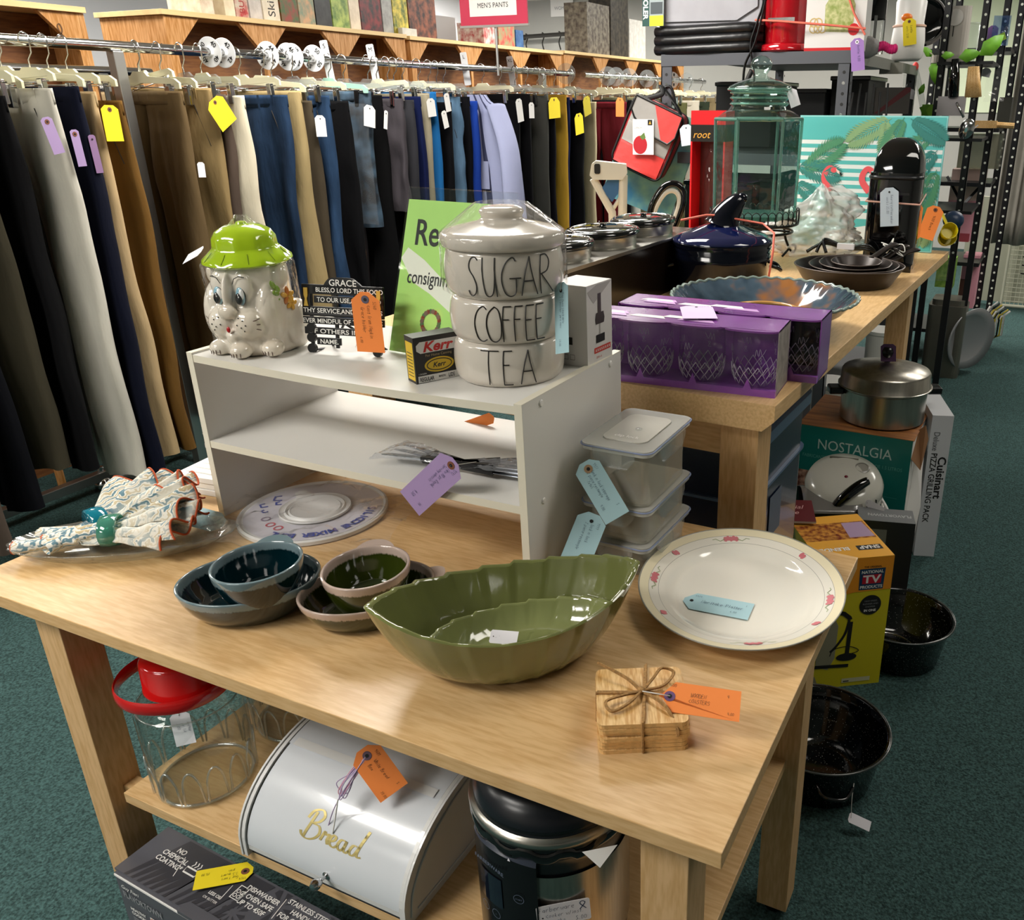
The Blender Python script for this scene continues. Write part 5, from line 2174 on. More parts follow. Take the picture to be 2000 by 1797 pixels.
m.tube(catmull(pts, 6), lambda s: .050 - .034 * s, en, 20)
m.ell((.042, .020, hz + .104), (.015, .015, .014), en, seg=16, rings=10)
m.build('cone_knob', t, sharp=60)
for a in (20, 200):
    m = MB()
    ca, sa = math.cos(R_(a)), math.sin(R_(a))
    F = Matrix.Rotation(R_(a), 4, 'Z')
    m.tube([F @ Vector(p) for p in catmull([(pr * .95, -.03, hz * .55), (pr * 1.12, -.028, hz * .5), (pr * 1.2, 0, hz * .42), (pr * 1.12, .028, hz * .5), (pr * .95, .03, hz * .55)], 6)], .005, en, 8)
    m.build('loop_handle', t, sharp=0)
m = MB()
rub = M('salmon_rubber_band', '#e0705c', .6)
B = []
for px_, py_, k in ((1330, 430, .98), (1380, 420, .72), (1400, 421, .7), (1490, 437, .86), (1512, 455, 1.0), (1510, 490, 1.02), (1500, 548, .97)):
    B.append(atd(px_, py_, depth_of(pc) - pr * (1.02 if px_ > 1495 else k * .5)))
m.tube(B, .0028, rub, 6)
solo(m, 'rubber_band', 'salmon rubber band stretched over the blue stockpot lid', 'rubber band', sharp=0)
m = MB()
p_ = pc + Vector((.0, -.05, .026))
m.prism([(-.017, -.011), (.017, -.011), (.019, .004), (.0, .012), (-.019, .004)], 0, .0005, M('light_blue_sticker', '#9fc0e8', .5))
solo(m, 'price_tag', 'light blue sticker on the lid of the stockpot', 'price tag', FR(at(1390, 454, z=pc.z + .012) + Vector((0, 0, .016)), (1, .1, 0), (0, .9, .35)), 'paper price tags')

# ---- nested cast iron skillets
ci = M('seasoned_cast_iron', '#241c18', .36, .35, var=.2, vs=60)
cib = M('warm_cast_iron', '#241a12', .38, .4)


def skillet(r, h, T, label, hl, ha, spouts=True):
    t = thing('cast_iron_skillet', label, 'skillet', T, 'nested cast iron skillets')
    m = MB()

    def sf(x, y, z, a, rr):
        k = 1.0
        for s in (PI / 2, -PI / 2):
            d = abs(((a - (ha + s)) + PI) % (2 * PI) - PI)
            if d < .28 and z > h * .7:
                k = 1 + .05 * math.cos(d / .28 * PI / 2)
        return (x * k, y * k, z)
    m.lathe([(r * .74, 0), (r * .78, .002), (r * .98, h * .94), (r, h), (r * .965, h), (r * .93, h * .9), (r * .74, .006), (.001, .005)], ci, 64, fn=sf)
    m.tube([sf(math.cos(a) * r * .985, math.sin(a) * r * .985, h, a, r) for a in [2 * PI * k / 64 for k in range(64)]], .0016, M('iron_rim_highlight', '#5a504a', .4, .4), 5, closed=True)  # lighter grey tube paints the highlight along the rim
    m.build('pan', t, sharp=40)
    m = MB()
    F = Matrix.Rotation(ha, 4, 'Z')
    m.tube([F @ Vector(p) for p in ((r * .96, 0, h - .004), (r * 1.15, 0, h + .002), (r + hl * .6, 0, h + .016), (r + hl, 0, h + .022))], lambda s: .013 - .003 * math.sin(PI * s), ci, 10, ry=.45)
    m.ell(F @ Vector((r + hl, 0, h + .022)), (.014, .014, .006), ci, seg=16, rings=8)
    m.build('handle', t, sharp=60)
    return t


ic = at(1650, 545, z=FZ)
ic = Vector((.955, 1.80, FZ))
skillet(.150, .052, TR(ic), 'largest cast iron skillet, outermost of the nested set beside the black brewer', .09, R_(52))
skillet(.122, .040, TR(ic + Vector((.012, .004, .0135)), 0, R_(2)), 'second largest cast iron skillet of the nested set', .09, R_(60))
skillet(.098, .034, TR(ic + Vector((.016, .004, .0245)), 0, R_(3)), 'third cast iron skillet of the nested set', .08, R_(66))
skillet(.068, .028, TR(ic + Vector((.018, .006, .034)), 0, R_(3)), 'smallest cast iron skillet on top of the nested set', .09, R_(62))
m = MB()
k0 = ic + Vector((.085, .155, .085))
for q in range(5):
    m.tube(catmull([k0, k0 + Vector((rnd.uniform(-.03, .03), rnd.uniform(-.02, .02), rnd.uniform(.0, .03))), k0 + Vector((rnd.uniform(-.03, .04), rnd.uniform(-.02, .02), rnd.uniform(-.03, .01))), k0], 6), .0016, stringm, 5)
solo(m, 'twine_bow', 'white string knotted round the skillet handles', 'twine', sharp=0)
# electric cord lump behind the skillets
m = MB()
cc = at(1640, 486, y=2.03)
for q in range(3):
    m.tube(catmull([cc + Vector((-.10 + .03 * q, 0, -.015)), cc + Vector((-.05, .01, .012 + .006 * q)), cc + Vector((.02, .02, .0)), cc + Vector((.08, .0, .016 - .006 * q)), cc + Vector((.11, .01, -.01))], 7), .005, black, 7)
m.box(-.025, .025, -.006, .006, -.008, .008, whiteT, Matrix.Translation(cc + Vector((.02, -.012, .01))))
solo(m, 'power_cord', 'coiled black power cord with white label behind the skillets', 'cord', sharp=0)

# ---- black single-cup brewer
kx0, ky0 = .938, 2.06
t = thing('coffee_brewer', 'tall glossy black single-cup coffee brewer on the far table', 'coffee maker', TR((kx0, ky0, FZ), R_(3)))
m = MB()
kw_, kd_ = .150, .20
body = rrect(kw_, kd_, .03, 5, kw_ / 2, kd_ / 2)
m.prism(body, 0, .275, gblack, sm=True)
m.build('body', t, sharp=40)
m = MB()


def dome(u, v):
    x = (u - .5) * 2
    y = (v - .5) * 2
    # square plan to rounded dome
    r_ = max(abs(x), abs(y))
    px_, py_ = x * kw_ / 2, y * kd_ / 2
    l = math.hypot(x, y) or 1
    k = r_ / l * (1 - .0) if l > 0 else 1
    k = .55 + .45 * k if r_ > 0 else 1
    return (kw_ / 2 + px_ * k * 1.0, kd_ / 2 + py_ * k, .275 + .095 * math.sqrt(max(0, 1 - r_ ** 2.6)))


m.surf(dome, 33, 33, gblack)
m.build('domed_lid', t, sharp=0)
m = MB()
m.tube(catmull([(.002, .03, .262), (.02, .001, .262), (.075, -.002, .262), (.13, .001, .262), (.148, .03, .262)], 6), .006, M('soft_black', '#16171a', .35), 8)
m.box(.03, .12, -.006, .004, .215, .222, M('soft_black', '#16171a', .35))
m.build('lid_handle', t, sharp=0)
m = MB()
m.prism([(0, -.035), (kw_, -.035), (kw_, .01), (0, .01)], 0, .018, gblack)
m.build('drip_tray', t, bev=.004)
m = MB()
m.tube([(-.002, kd_ * .8, .205), (-.002, -.003, .195), (kw_ + .002, -.003, .190), (kw_ + .004, kd_ * .8, .205)], .0025, M('pale_rubber_band', '#dba898', .6), 6)
solo(m, 'rubber_band', 'pale rubber band round the black coffee brewer', 'rubber band', t.matrix_world.copy())
yk = ky0 - .012
card3('price_tag', 'white price tag hanging on the front of the black brewer', at(1737, 375, y=yk), at(1737, 442, y=yk), at(1755, 441, y=yk), mat=M('cool_white_card', '#c4d0dc', .65), ring=None, clip=.3, pen=bluepen,
      lines=[('Keurig coffee maker', .010, .004, .009), ('works 35.00', .016, -.010, .009)])

# ---- flamingo picture board
FY = 2.43
f0, f1 = at(1545, 492, y=FY), at(1852, 228, y=FY)
fw, fh = f1.x - f0.x, f1.z - FZ
t = thing('flamingo_picture', 'turquoise striped board with flamingos and palm fronds behind the coffee brewer', 'picture', TR((f0.x, FY, FZ + .002), R_(0), R_(-1)))
aqua = M('aqua_print', '#57b7b4', .45)
aqd = M('teal_print', '#2c8f8c', .45)
stw = M('stripe_white', '#dfe6e4', .45)
fro = [M('frond_green', '#4c8c68', .5), M('frond_teal', '#357f78', .5), M('frond_olive', '#84a878', .5)]
m = MB()
m.box(0, fw, 0, .018, 0, fh, M('turquoise_edge', '#8fd6d4', .4))
K = FRONT(0, 0, 0)
m.rect(fw - .008, fh - .008, stw, K @ Matrix.Translation((.004, .004, 0)), .0004)
m.rect(fw - .008, fh * .17, aqua, K @ Matrix.Translation((.004, fh * .82, 0)), .0006)
for q in range(9):
    m.rect(fw - .008, .0125, aqua, K @ Matrix.Translation((.004, fh * .76 - q * .0255, 0)), .0006)
m.rect(fw - .008, fh * .22, aqua, K @ Matrix.Translation((.004, .004, 0)), .0007)
m.poly([(.10, .02), (.30, .03), (fw - .02, .02), (fw - .05, .05), (.25, .075), (.12, .05)], stw, K, .0009)


def frond(x, y, a, L_, n, mt, d):
    F = K @ Matrix.Translation((x, y, d)) @ Matrix.Rotation(a, 4, 'Z')
    m.line([(0, 0), (L_, 0)], .0022, mt, F)
    for i in range(n):
        s = (i + 1) / (n + 1)
        ln = L_ * .42 * math.sin(PI * (s * .8 + .12))
        for sg in (-1, 1):
            b = sg * R_(52 - 22 * s)
            x0 = s * L_
            p = [(x0, 0), (x0 + ln * .5 * math.cos(b) - sg * .0035, ln * .5 * math.sin(b) + .0035), (x0 + ln * math.cos(b), ln * math.sin(b)), (x0 + ln * .5 * math.cos(b) + sg * .0035, ln * .5 * math.sin(b) - .0035)]
            m.poly(p if sg > 0 else p[::-1], mt, F, .00005 * i)


rr = random.Random(2)
for x, y, a, L_, c in ((.02, fh * .58, 35, .16, 0), (.0, fh * .62, -12, .15, 1), (.0, fh * .50, -38, .13, 1), (.30, fh * .98, -150, .15, 2), (.34, fh * .99, -115, .13, 0), (.36, fh * .98, -30, .13, 1), (.28, fh * .97, -80, .12, 2),
                       (fw - .04, fh * .86, -150, .14, 0), (fw - .02, fh * .76, -130, .13, 1), (fw - .015, fh * .62, -105, .14, 0), (fw - .02, fh * .5, -118, .15, 1), (fw - .015, fh * .36, -100, .13, 2), (.22, .10, 160, .11, 0), (fw - .05, .12, 120, .1, 1)):
    frond(x, y, R_(a), min(L_, 9), 15, fro[c], .0012 + rr.uniform(0, .0008))
pk = M('flamingo_coral', '#e2565c', .45)
for ox, s in ((.095, 1.0), (.222, 1.0)):
    base = fh * .44
    m.line(catmull([(ox + .030, base + .0, 0), (ox + .005, base + .03, 0), (ox + .004, base + .055, 0), (ox + .018, base + .072, 0), (ox + .034, base + .066, 0)], 6), lambda q: .022 - .006 * q, pk, K, .0024)
    m.poly([(ox + .033 + .011 * math.cos(q * PI / 8), base + .066 + .009 * math.sin(q * PI / 8)) for q in range(16)], pk, K, .0026)
    m.poly([(ox + .040, base + .070), (ox + .056, base + .060), (ox + .058, base + .050), (ox + .044, base + .058)][::-1], M('beak_pale', '#e8cfc4', .5), K, .0027)
    m.poly([(ox + .052, base + .062), (ox + .062, base + .054), (ox + .060, base + .046), (ox + .054, base + .052)][::-1], ink, K, .0028)
m.build('printed_board', t, bev=0)
card3('price_tag', 'orange price tag hanging from the right edge of the flamingo board', at(1827, 410, y=FY - .02), at(1806, 466, y=FY - .02), at(1821, 472, y=FY - .02), clip=.3, ring=eyeletm, lines=[('9600 Beach', .02, 0, .01)])

# ---- crumpled carrier bag
bc = Vector((.735, 2.22, FZ))
bagm = thin('milky_carrier_bag', '#fdfcfc', .16, .5, '#fbf9f9', rough=.25, bump=1.0, bs=18)
m = MB()


def bagf(u, v):
    a = 2 * PI * u
    z = v
    r_ = .105 * (math.sin(PI * min(1, z * .85 + .12)) ** .6) * (1 - .35 * z)
    n_ = noise.noise(Vector((math.cos(a) * 2.2, math.sin(a) * 2.2, z * 3))) * .035 + noise.noise(Vector((math.cos(a) * 7, math.sin(a) * 7, z * 8))) * .014 + abs(noise.noise(Vector((math.cos(a) * 12, math.sin(a) * 12, z * 12)))) * .030 * (1 - .5 * z)
    hx = .03 * z
    zz = .185 * z * (1 + .18 * math.cos(a + .6) * z + .10 * math.sin(3 * a) * z)
    return ((r_ + n_) * math.cos(a) * 1.55 + hx, (r_ + n_) * math.sin(a) * .75, zz + .004)


m.surf(bagf, 96, 60, bagm, cu=True)
solo(m, 'carrier_bag', 'crumpled translucent white carrier bag between the glass dispenser and brewer', 'plastic bag', TR(bc), sharp=0)

# ---- glass drink dispenser
gj = thin('aqua_glass', '#e6f4f0', .14, .02, '#8fb8ac', rough=.02, bump=.25, bs=12)
gj2 = thin('aqua_glass_edge', '#bfe0d6', .25, .35, '#7fb0a4', rough=.03)
JC = Vector((.605, 2.03, 0))
JT = TR((JC.x, JC.y, FZ), R_(20))
t = thing('glass_drink_dispenser', 'large aqua glass hexagonal drink dispenser with knobbed lid on the far table', 'drink dispenser', JT)
hexo = [(.128 * math.cos(PI / 3 * k), .128 * math.sin(PI / 3 * k)) for k in range(6)]
zb, zt = .135, .418
m = MB()
m.prism([(x * .94, y * .94) for x, y in hexo], zb, zb + .012, gj2)
for k in range(6):
    a, b = hexo[k], hexo[(k + 1) % 6]
    m.add([(a[0] * .96, a[1] * .96, zb), (b[0] * .96, b[1] * .96, zb), (b[0], b[1], zt), (a[0], a[1], zt)], [(0, 1, 2, 3)], gj)
    m.tube([(a[0] * .96, a[1] * .96, zb), (a[0], a[1], zt)], .0045, gj2, 8)
    m.tube([(a[0], a[1], zt), (b[0], b[1], zt)], .005, gj2, 8)
n6 = 60


def hx(a):
    q = (a % (PI / 3)) - PI / 6
    return .128 * math.cos(PI / 6) / math.cos(q)


m.surf(lambda u, v: ((hx(2 * PI * u) * (1 - v) + .082 * v) * math.cos(2 * PI * u), (hx(2 * PI * u) * (1 - v) + .082 * v) * math.sin(2 * PI * u), zt + .026 * math.sin(v * PI / 2)), n6, 8, gj, cu=True)
m.lathe([(.082, zt + .026), (.079, zt + .034), (.086, zt + .042), (.080, zt + .050), (.087, zt + .058), (.080, zt + .066), (.084, zt + .072)], gj, 56, cap0=False, cap1=False)
for z_ in (.042, .058, .072):
    m.tube(circle(.085, 48, zt + z_), .003, gj2, 6, closed=True)
m.build('glass_body', t, sharp=30)
m = MB()
m.lathe([(.092, zt + .078), (.094, zt + .084), (.090, zt + .090), (.06, zt + .104), (.035, zt + .110), (.022, zt + .116), (.018, zt + .122), (.022, zt + .128), (.030, zt + .138), (.032, zt + .150), (.026, zt + .162), (.012, zt + .170), (.001, zt + .172)], gj, 56, cap0=False)
m.tube(circle(.0925, 48, zt + .081), .004, gj2, 6, closed=True)
m.build('glass_lid', t, sharp=0)
m = MB()
wire = M('black_wire', '#121212', .35, .5)
m.tube(circle(.135, 48, .12), .004, wire, 6, closed=True)
m.tube(circle(.120, 48, .095), .004, wire, 6, closed=True)
for k in range(36):
    a = 2 * PI * k / 36
    c = Vector((math.cos(a) * .137, math.sin(a) * .137, .142))
    t_ = Vector((-math.sin(a), math.cos(a), 0))
    m.tube([c + t_ * (.014 * math.cos(q * PI / 8)) + Vector((0, 0, .021 * math.sin(q * PI / 8))) for q in range(16)], .0014, wire, 5, closed=True)
for k in range(3):
    a = 2 * PI * k / 3 + .6
    ca, sa = math.cos(a), math.sin(a)
    m.tube(catmull([(ca * .12, sa * .12, .1), (ca * .13, sa * .13, .06), (ca * .155, sa * .155, .02), (ca * .170, sa * .170, .018), (ca * .172, sa * .172, .036), (ca * .158, sa * .158, .040)], 5), .004, wire, 6)
    m.tube([(ca * .12, sa * .12, .1), (-ca * .12, -sa * .12, .1)], .003, wire, 6)
    m.tube([(ca * .148, sa * .148, .030), (ca * .12, sa * .12, .006)], .004, wire, 6)
m.build('wire_stand', t, sharp=0)
m = MB()
inv = JT.inverted()
sp_ = inv @ at(1440, 392, y=JC.y - .12)
m.lathe([(.008, 0), (.008, .012), (.014, .016), (.016, .024), (.010, .032), (.001, .034)], brass, 20, T=FR(sp_, (1, 0, 0), (0, 0, 1)) @ Matrix.Rotation(R_(180), 4, 'Y') if False else Matrix.Translation(sp_) @ (JT.to_3x3().inverted().to_4x4()) @ Matrix.Rotation(R_(90), 4, 'X'))
m.build('brass_spigot', t)
card3('price_tag', 'white price tag hanging at the neck of the glass dispenser', at(1546, 178, y=2.02), at(1553, 203, y=2.02), at(1562, 198, y=2.02), mat=whiteT, ring=None, clip=.3)

# ---- red boxed fruit infuser behind the dispenser
ix = at(1350, 225, y=2.36)
t = thing('infuser_bottle_box', 'red and black window box holding a clear bottle, left of the glass dispenser', 'box', TR((ix.x, 2.36, FZ)))
m = MB()
iw = at(1418, 225, y=2.36).x - ix.x
ih = at(1380, 216, y=2.36).z - FZ
m.box(0, iw, .0, .09, ih - .045, ih, M('bright_red_card', '#c8141c', .35))
m.box(0, iw, .0, .09, ih - .10, ih - .045, blk)
m.box(0, iw, .085, .09, 0, ih - .1, M('maroon_card', '#5a1216', .5))
m.box(0, iw, 0, .09, 0, .04, M('maroon_card', '#5a1216', .5))
m.box(0, .006, 0, .09, .04, ih - .10, MATS['bright_red_card'])
m.box(iw - .006, iw, 0, .09, .04, ih - .10, MATS['bright_red_card'])
m.text('root', .034, M('gold_print', '#d89a3c', .4), FRONT(0, 0, 0), .008, ih - .088, .001, shear=.3)
m.build('carton', t)
m = MB()
m.lathe([(.028, .045), (.030, .06), (.028, ih - .17), (.012, ih - .14), (.012, ih - .11)], glassm, 28, T=Matrix.Translation((iw / 2, .045, 0)), cap1=False)
m.build('bottle', t, sharp=0)

# ---- white hand slicer and loop-handled basket beyond the slow cooker
t = thing('hand_slicer', 'upright white plastic food slicer with triangular handle behind the slow cooker', 'kitchen gadget', FR(at(1196, 438, y=1.86), (.90, .42, 0), (0, 0, 1)))
s_ = depth_of(at(1196, 430, y=1.86)) / FPX
m = MB()
ivory = M('ivory_plastic', '#ded9ca', .3)
P3 = lambda x, y, z=0: (x * s_, y * s_, z)
m.prism([(x * s_, y * s_) for x, y in ((-42, 92), (-34, 84), (20, 84), (30, 96), (28, 112), (-10, 116), (-30, 118), (-38, 112))], -.022, .022, ivory)
m.tube([P3(-36, 86), P3(0, 22), P3(2, -60)], 8 * s_, ivory, 8)
m.tube([P3(22, 92), P3(20, 20), P3(14, -60)], 9 * s_, ivory, 8)
m.tube([P3(0, 26), P3(22, 60)], 4 * s_, ivory, 8)
m.prism(rrect(70 * s_, 16 * s_, 4 * s_, 3, 4 * s_, -64 * s_), -.04, .04, ivory)
m.build('body', t, bev=.003)
m = MB()
m.prism([(x * s_, y * s_) for x, y in ((-20, 66), (-8, 84), (16, 84), (12, 58), (0, 42))], -.004, .004, M('slate_blue_inset', '#3c6a9a', .4))
m.build('blue_inset', t)
m = MB()
m.prism(rrect(11 * s_, 18 * s_, 3 * s_, 3, -27 * s_, 104 * s_), .0222, .026, ink)
m.build('switch', t)
t = thing('loop_handle_pan', 'black pan with tall cream-lined loop handle behind the slow cooker', 'pan', TR(at(1296, 440, y=1.86)))
m = MB()
s_ = depth_of(at(1296, 430, y=1.86)) / FPX
F = FR((0, 0, 0), (.90, .42, 0), (0, 0, 1)) @ Matrix.Rotation(R_(-14), 4, 'Z')
lp = [(-30, 0, 0), (-30, 35, 0), (-18, 68, 0), (0, 80, 0), (18, 74, 0), (26, 50, 0), (22, 0, 0)]
m.tube([F @ (Vector(p) * s_) for p in catmull(lp, 8)], 7 * s_, gblack, 10)
m.build('loop_handle', t, sharp=0)
m = MB()
m.tube([F @ (Vector((p.x * .76, p.y * .84, 0)) * s_) for p in catmull(lp, 8)], 5 * s_, ivory, 10)
m.build('cream_lining', t, sharp=0)
m = MB()
m.lathe([(.05, 0), (.062, .006), (.066, .05), (.064, .052), (.06, .048), (.056, .01), (.001, .008)], gblack, 32, T=Matrix.Translation((0, 0, -(at(1296, 440, y=1.86).z - FZ))))
m.build('pan_body', t, sharp=50)
# ================================================================== goods stacked on the floor beside and under the far table
# ---- orange and yellow hand blender carton
sb = Vector((1.057, 1.255, FLOOR))
sdir = (Vector((1.219, 1.365, 0)) - Vector((1.057, 1.255, 0)))
SW = sdir.length
ST = FR(sb, sdir, Vector((-sdir.y, sdir.x, 0)))
SH_, SD_ = .383, .235
t = thing('blender_carton', 'orange and yellow hand blender carton on the floor right of the near table', 'box', ST)
yel2 = M('acid_yellow_print', '#cfc21e', .4, coat=.2)
org2 = M('amber_print', '#e8941e', .4, coat=.2)
org3 = M('pale_amber_print', '#f2b040', .4, coat=.2)
m = MB()
m.box(0, SW, 0, SD_, 0, SH_, yel2)
K = FRONT(0, 0, 0)
m.rect(SW, .095, org2, K @ Matrix.Translation((0, SH_ - .095, 0)), .0004)
m.poly([(0, .268), (.10, .286), (SW, .288), (SW, .29), (0, .29)], org2, K, .0005)
nx, ny = SW - .086, SH_ - .092
m.poly([(nx, ny), (nx + .064, ny), (nx + .066, ny + .060), (nx - .002, ny + .060)], M('navy_badge', '#163c5e', .4), K, .0008)
m.rect(.050, .026, M('badge_red', '#b8142c', .4), K @ Matrix.Translation((nx + .007, ny + .017, 0)), .0011)
m.text('TV', .030, paperw, K, nx + .032, ny + .020, .0014, bold=.03, align='c', sx=1.25)
m.text('NATIONAL', .0115, paperw, K, nx + .032, ny + .047, .0012, bold=.03, align='c')
m.text('PRODUCTS', .0115, paperw, K, nx + .032, ny + .004, .0012, bold=.03, align='c')
m.text('THE ORIGINAL', .007, ink, K, nx + .032, ny + .063, .0012, bold=.02, align='c')
cx, cy = nx + .036, ny - .046
m.poly([(cx + .029 * math.cos(q * PI / 14), cy + .029 * math.sin(q * PI / 14)) for q in range(28)], ink, K, .0008)
for q, s in enumerate(('HIGH SPEED', 'BLENDER AND', 'CHOPPER')):
    m.text(s, .0062, M('grey_print', '#8a8a8e', .5), K, cx, cy + .010 - q * .0085, .0011, align='c')
m.text('IN ONE', .0095, paperw, K, cx, cy - .019, .0011, bold=.03, align='c')
jug = M('pale_jug_print', '#8f8c74', .4)
m.poly([(.012, .118), (.014, .068), (.048, .058), (.064, .092), (.066, .19), (.05, .225), (.02, .215)], jug, K, .0007)
m.line([(.058, .232), (.078, .226), (.094, .212), (.096, .206)], .012, ink, K, .0010)
m.line(catmull([(.094, .205, 0), (.086, .165, 0), (.066, .130, 0), (.050, .112, 0)], 5), .007, ink, K, .0010)
m.line([(.099, .200), (.097, .10)], .011, ink, K, .0011)
m.poly([(.096 + .028 * math.cos(q * PI / 10), .093 + .012 * math.sin(q * PI / 10)) for q in range(20)], ink, K, .0010)
m.line([(.012, .070), (.104, .066)], .010, ink, K, .0012)
m.line(catmull([(.05, .10, 0), (.06, .12, 0), (.10, .125, 0), (.128, .11, 0), (.10, .10, 0)], 5), .0025, ink, K, .0012)
m.poly([(.0, .045), (.014, .040), (.022, .018), (.0, .006)], jug, K, .0007)
m.rect(.078, .013, M('pale_label_print', '#c9c6a0', .5), K @ Matrix.Translation((.090, .012, 0)), .0008)
m.rect(.016, .003, ink, K @ Matrix.Translation((.094, .015, 0)), .001)
Tp = TOP(0, 0, SH_)
m.rect(SW, SD_, org3, Tp, .0004)
m.rect(SW * .98, SD_ * .40, M('salad_photo_print', '#7a2c10', .4, var=.8, vs=70, col2='#d8963c'), Tp @ Matrix.Translation((0, SD_ * .42, 0)), .0007)
m.poly([(SW * .62, SD_ * .45), (SW * .97, SD_ * .45), (SW * .95, SD_ * .80), (SW * .66, SD_ * .80)], M('lilac_bowl_photo', '#b49ab8', .3), Tp, .0009)
m.rect(.066, .024, ink, Tp @ Matrix.Translation((SW * .60, SD_ * .16, 0)), .0008)
m.text('SNAP', .022, paperw, Tp, SW * .60 + .060, SD_ * .16 + .020, .0011, bold=.03, rot=PI)
m.text('BLENDER', .022, paperw, Tp, SW * .50, SD_ * .16 + .020, .0009, bold=.03, rot=PI)
m.build('carton', t, bev=.0008)

# ---- slate grey cookware carton standing behind it
t = thing('cookware_carton', 'slim slate grey cookware carton standing between the blender carton and pizza carton', 'box', TR((1.082, 1.625, FLOOR), R_(14)))
m = MB()
m.box(0, .155, 0, .085, 0, .335, M('charcoal_carton', '#232326', .35))
m.rect(.155, .085, M('grey_top_print', '#6a6c6e', .4), TOP(0, 0, .335), .0004)
m.text('FLAVORTOWN', .022, M('grey_light_print', '#b0b0b0', .4), TOP(0, 0, .335), .148, .048, .0007, bold=.02, rot=PI, sx=.8)
m.rect(.06, .05, M('grey_top_print', '#6a6c6e', .4), FRONT(0, 0, 0) @ Matrix.Translation((.02, .26, 0)), .0005)
m.rect(.012, .018, paperw, RIGHT(.155, .06, .06), .0006)
m.build('carton', t, bev=.0008)

# ---- teal ice cream maker carton with torn side
nx0, nx1, nyf, nH = .812, 1.168, 1.95, .475
t = thing('ice_cream_maker_carton', 'teal carton with a white torn side panel, carrying the stainless pot', 'box', TR((nx0, nyf, FLOOR), R_(-1)))
W_, D_ = nx1 - nx0, .33
tealp = M('teal_carton_print', '#137068', .35, coat=.2)
m = MB()
m.box(0, W_, 0, D_, 0, nH - .002, tealp)
m.box(0, W_ + .004, 0, D_, nH - .002, nH, M('wood_photo_print', '#7a4a28', .45, var=.5, vs=6, stretch=(1, 8, 1), col2='#a8703c'))
m.box(W_, W_ + .0012, .004, D_, .0, nH - .004, paperw)
K = FRONT(0, 0, 0)
m.text('NOSTALGIA', .048, M('pale_teal_print', '#b8cfc8', .4), K, .065, nH - .075, .0006, w=.235)
m.text('FABRICANTE DE HELADO ELECTRICO DE 1.5 LITROS', .016, M('mid_teal_print', '#5fa89c', .4), K, .02, nH - .108, .0006, w=.315)
m.rect(.036, .085, M('ice_cream_photo', '#5a2c20', .4, var=.7, vs=50, col2='#c8a08a'), K @ Matrix.Translation((.010, nH - .24, 0)), .0005)
m.line([(.20, nH - .20), (.33, nH - .20)], .001, MATS['mid_teal_print'], K, .0006)
m.build('carton', t, bev=.0008)
m = MB()
for a, b, z0, z1, dx in ((.0, .10, .08, .40, .035), (.09, .20, .12, .45, .02), (.18, .30, .02, .44, .012)):
    m.add([(W_ + .002, a, z0), (W_ + dx, a + .01, z0 + .03), (W_ + dx * .7, b, z1 - .03), (W_ + .002, b, z1), (W_ + dx * 1.2, (a + b) / 2, (z0 + z1) / 2)], [(0, 1, 4), (1, 2, 4), (2, 3, 4), (3, 0, 4)], paperw)
m.add([(W_ + .001, .0, nH - .06), (W_ + .03, .02, nH - .10), (W_ + .034, .09, nH - .02), (W_ + .02, .10, nH + .02), (W_, .10, nH)], [(0, 1, 2, 3, 4)], M('brown_kraft', '#7a5636', .8))
m.build('torn_flap', t, mods=(solid(.001),))

# ---- pizza pack carton
t = thing('pizza_stone_carton', 'tall slim white pizza grilling pack carton standing on the aisle side', 'box', FR((1.200, 2.118, FLOOR), (.93, .30, 0), (-.30, .93, 0)))
pz = M('cool_grey_white_carton', '#c6c8cc', .4)
m = MB()
pw_, pd_, ph_ = .066, .34, .505
m.box(0, pw_, 0, pd_, 0, ph_, pz)
K = FRONT(0, 0, 0) @ Matrix.Translation((0, ph_, 0)) @ Matrix.Rotation(-PI / 2, 4, 'Z')
m.text('Cuisinart', .036, ink, K, .14, .036, .0006, bold=.025, w=.15)
m.text('Deluxe', .027, M('grey_text', '#55565a', .5), K, .055, .012, .0006, w=.065)
m.text('PIZZA GRILLING PACK', .027, ink, K, .128, .012, .0006, bold=.012, w=.25)
m.build('carton', t, bev=.0008)

# ---- stainless pot on the teal carton
pz0 = FLOOR + nH
t = thing('stockpot', 'stainless steel pot with lid and black handles on top of the teal carton', 'pot', TR((1.042, 2.112, pz0), R_(0), s=1) @ Matrix.Diagonal((1.03, 1.03, 1.12, 1)))
r_ = .134
ss = M('worn_stainless', '#a9a49a', .3, 1.0, var=.15, vs=9, stretch=(6, 6, .6))
m = MB()
m.lathe([(r_ * .90, 0), (r_ * .96, .006), (r_ * .97, .095), (r_ * 1.0, .098), (r_ * 1.0, .102), (r_ * .985, .106)], ss, 64, cap1=False)
m.build('pot', t, sharp=40)
m = MB()
m.lathe([(r_ * 1.03, .100), (r_ * 1.05, .103), (r_ * 1.02, .106), (r_ * 1.0, .142), (r_ * .97, .148), (r_ * .6, .160), (r_ * .25, .168), (.001, .170)], ss, 64, cap0=False)
m.tube(circle(r_ * 1.045, 56, .103), .0026, ss, 6, closed=True)
m.build('lid', t, sharp=50)
m = MB()
m.lathe([(.010, .168), (.009, .180), (.018, .188), (.021, .200), (.017, .212), (.001, .216)], black, 20)
m.build('lid_knob', t, sharp=60)
for a in (0, 180):
    m = MB()
    F = Matrix.Rotation(R_(a + 24), 4, 'Z')
    m.box(r_ * .96, r_ + .040, -.026, .026, .078, .098, black, F)
    m.build('side_handle', t, bev=.005)
card3('price_tag', 'dark purple price tag on the knob of the stainless pot', at(1735, 675, y=2.10), at(1735, 702, y=2.10), at(1750, 704, y=2.10), mat=M('plum_card', '#4a2f52', .7), ring=None, clip=.2)

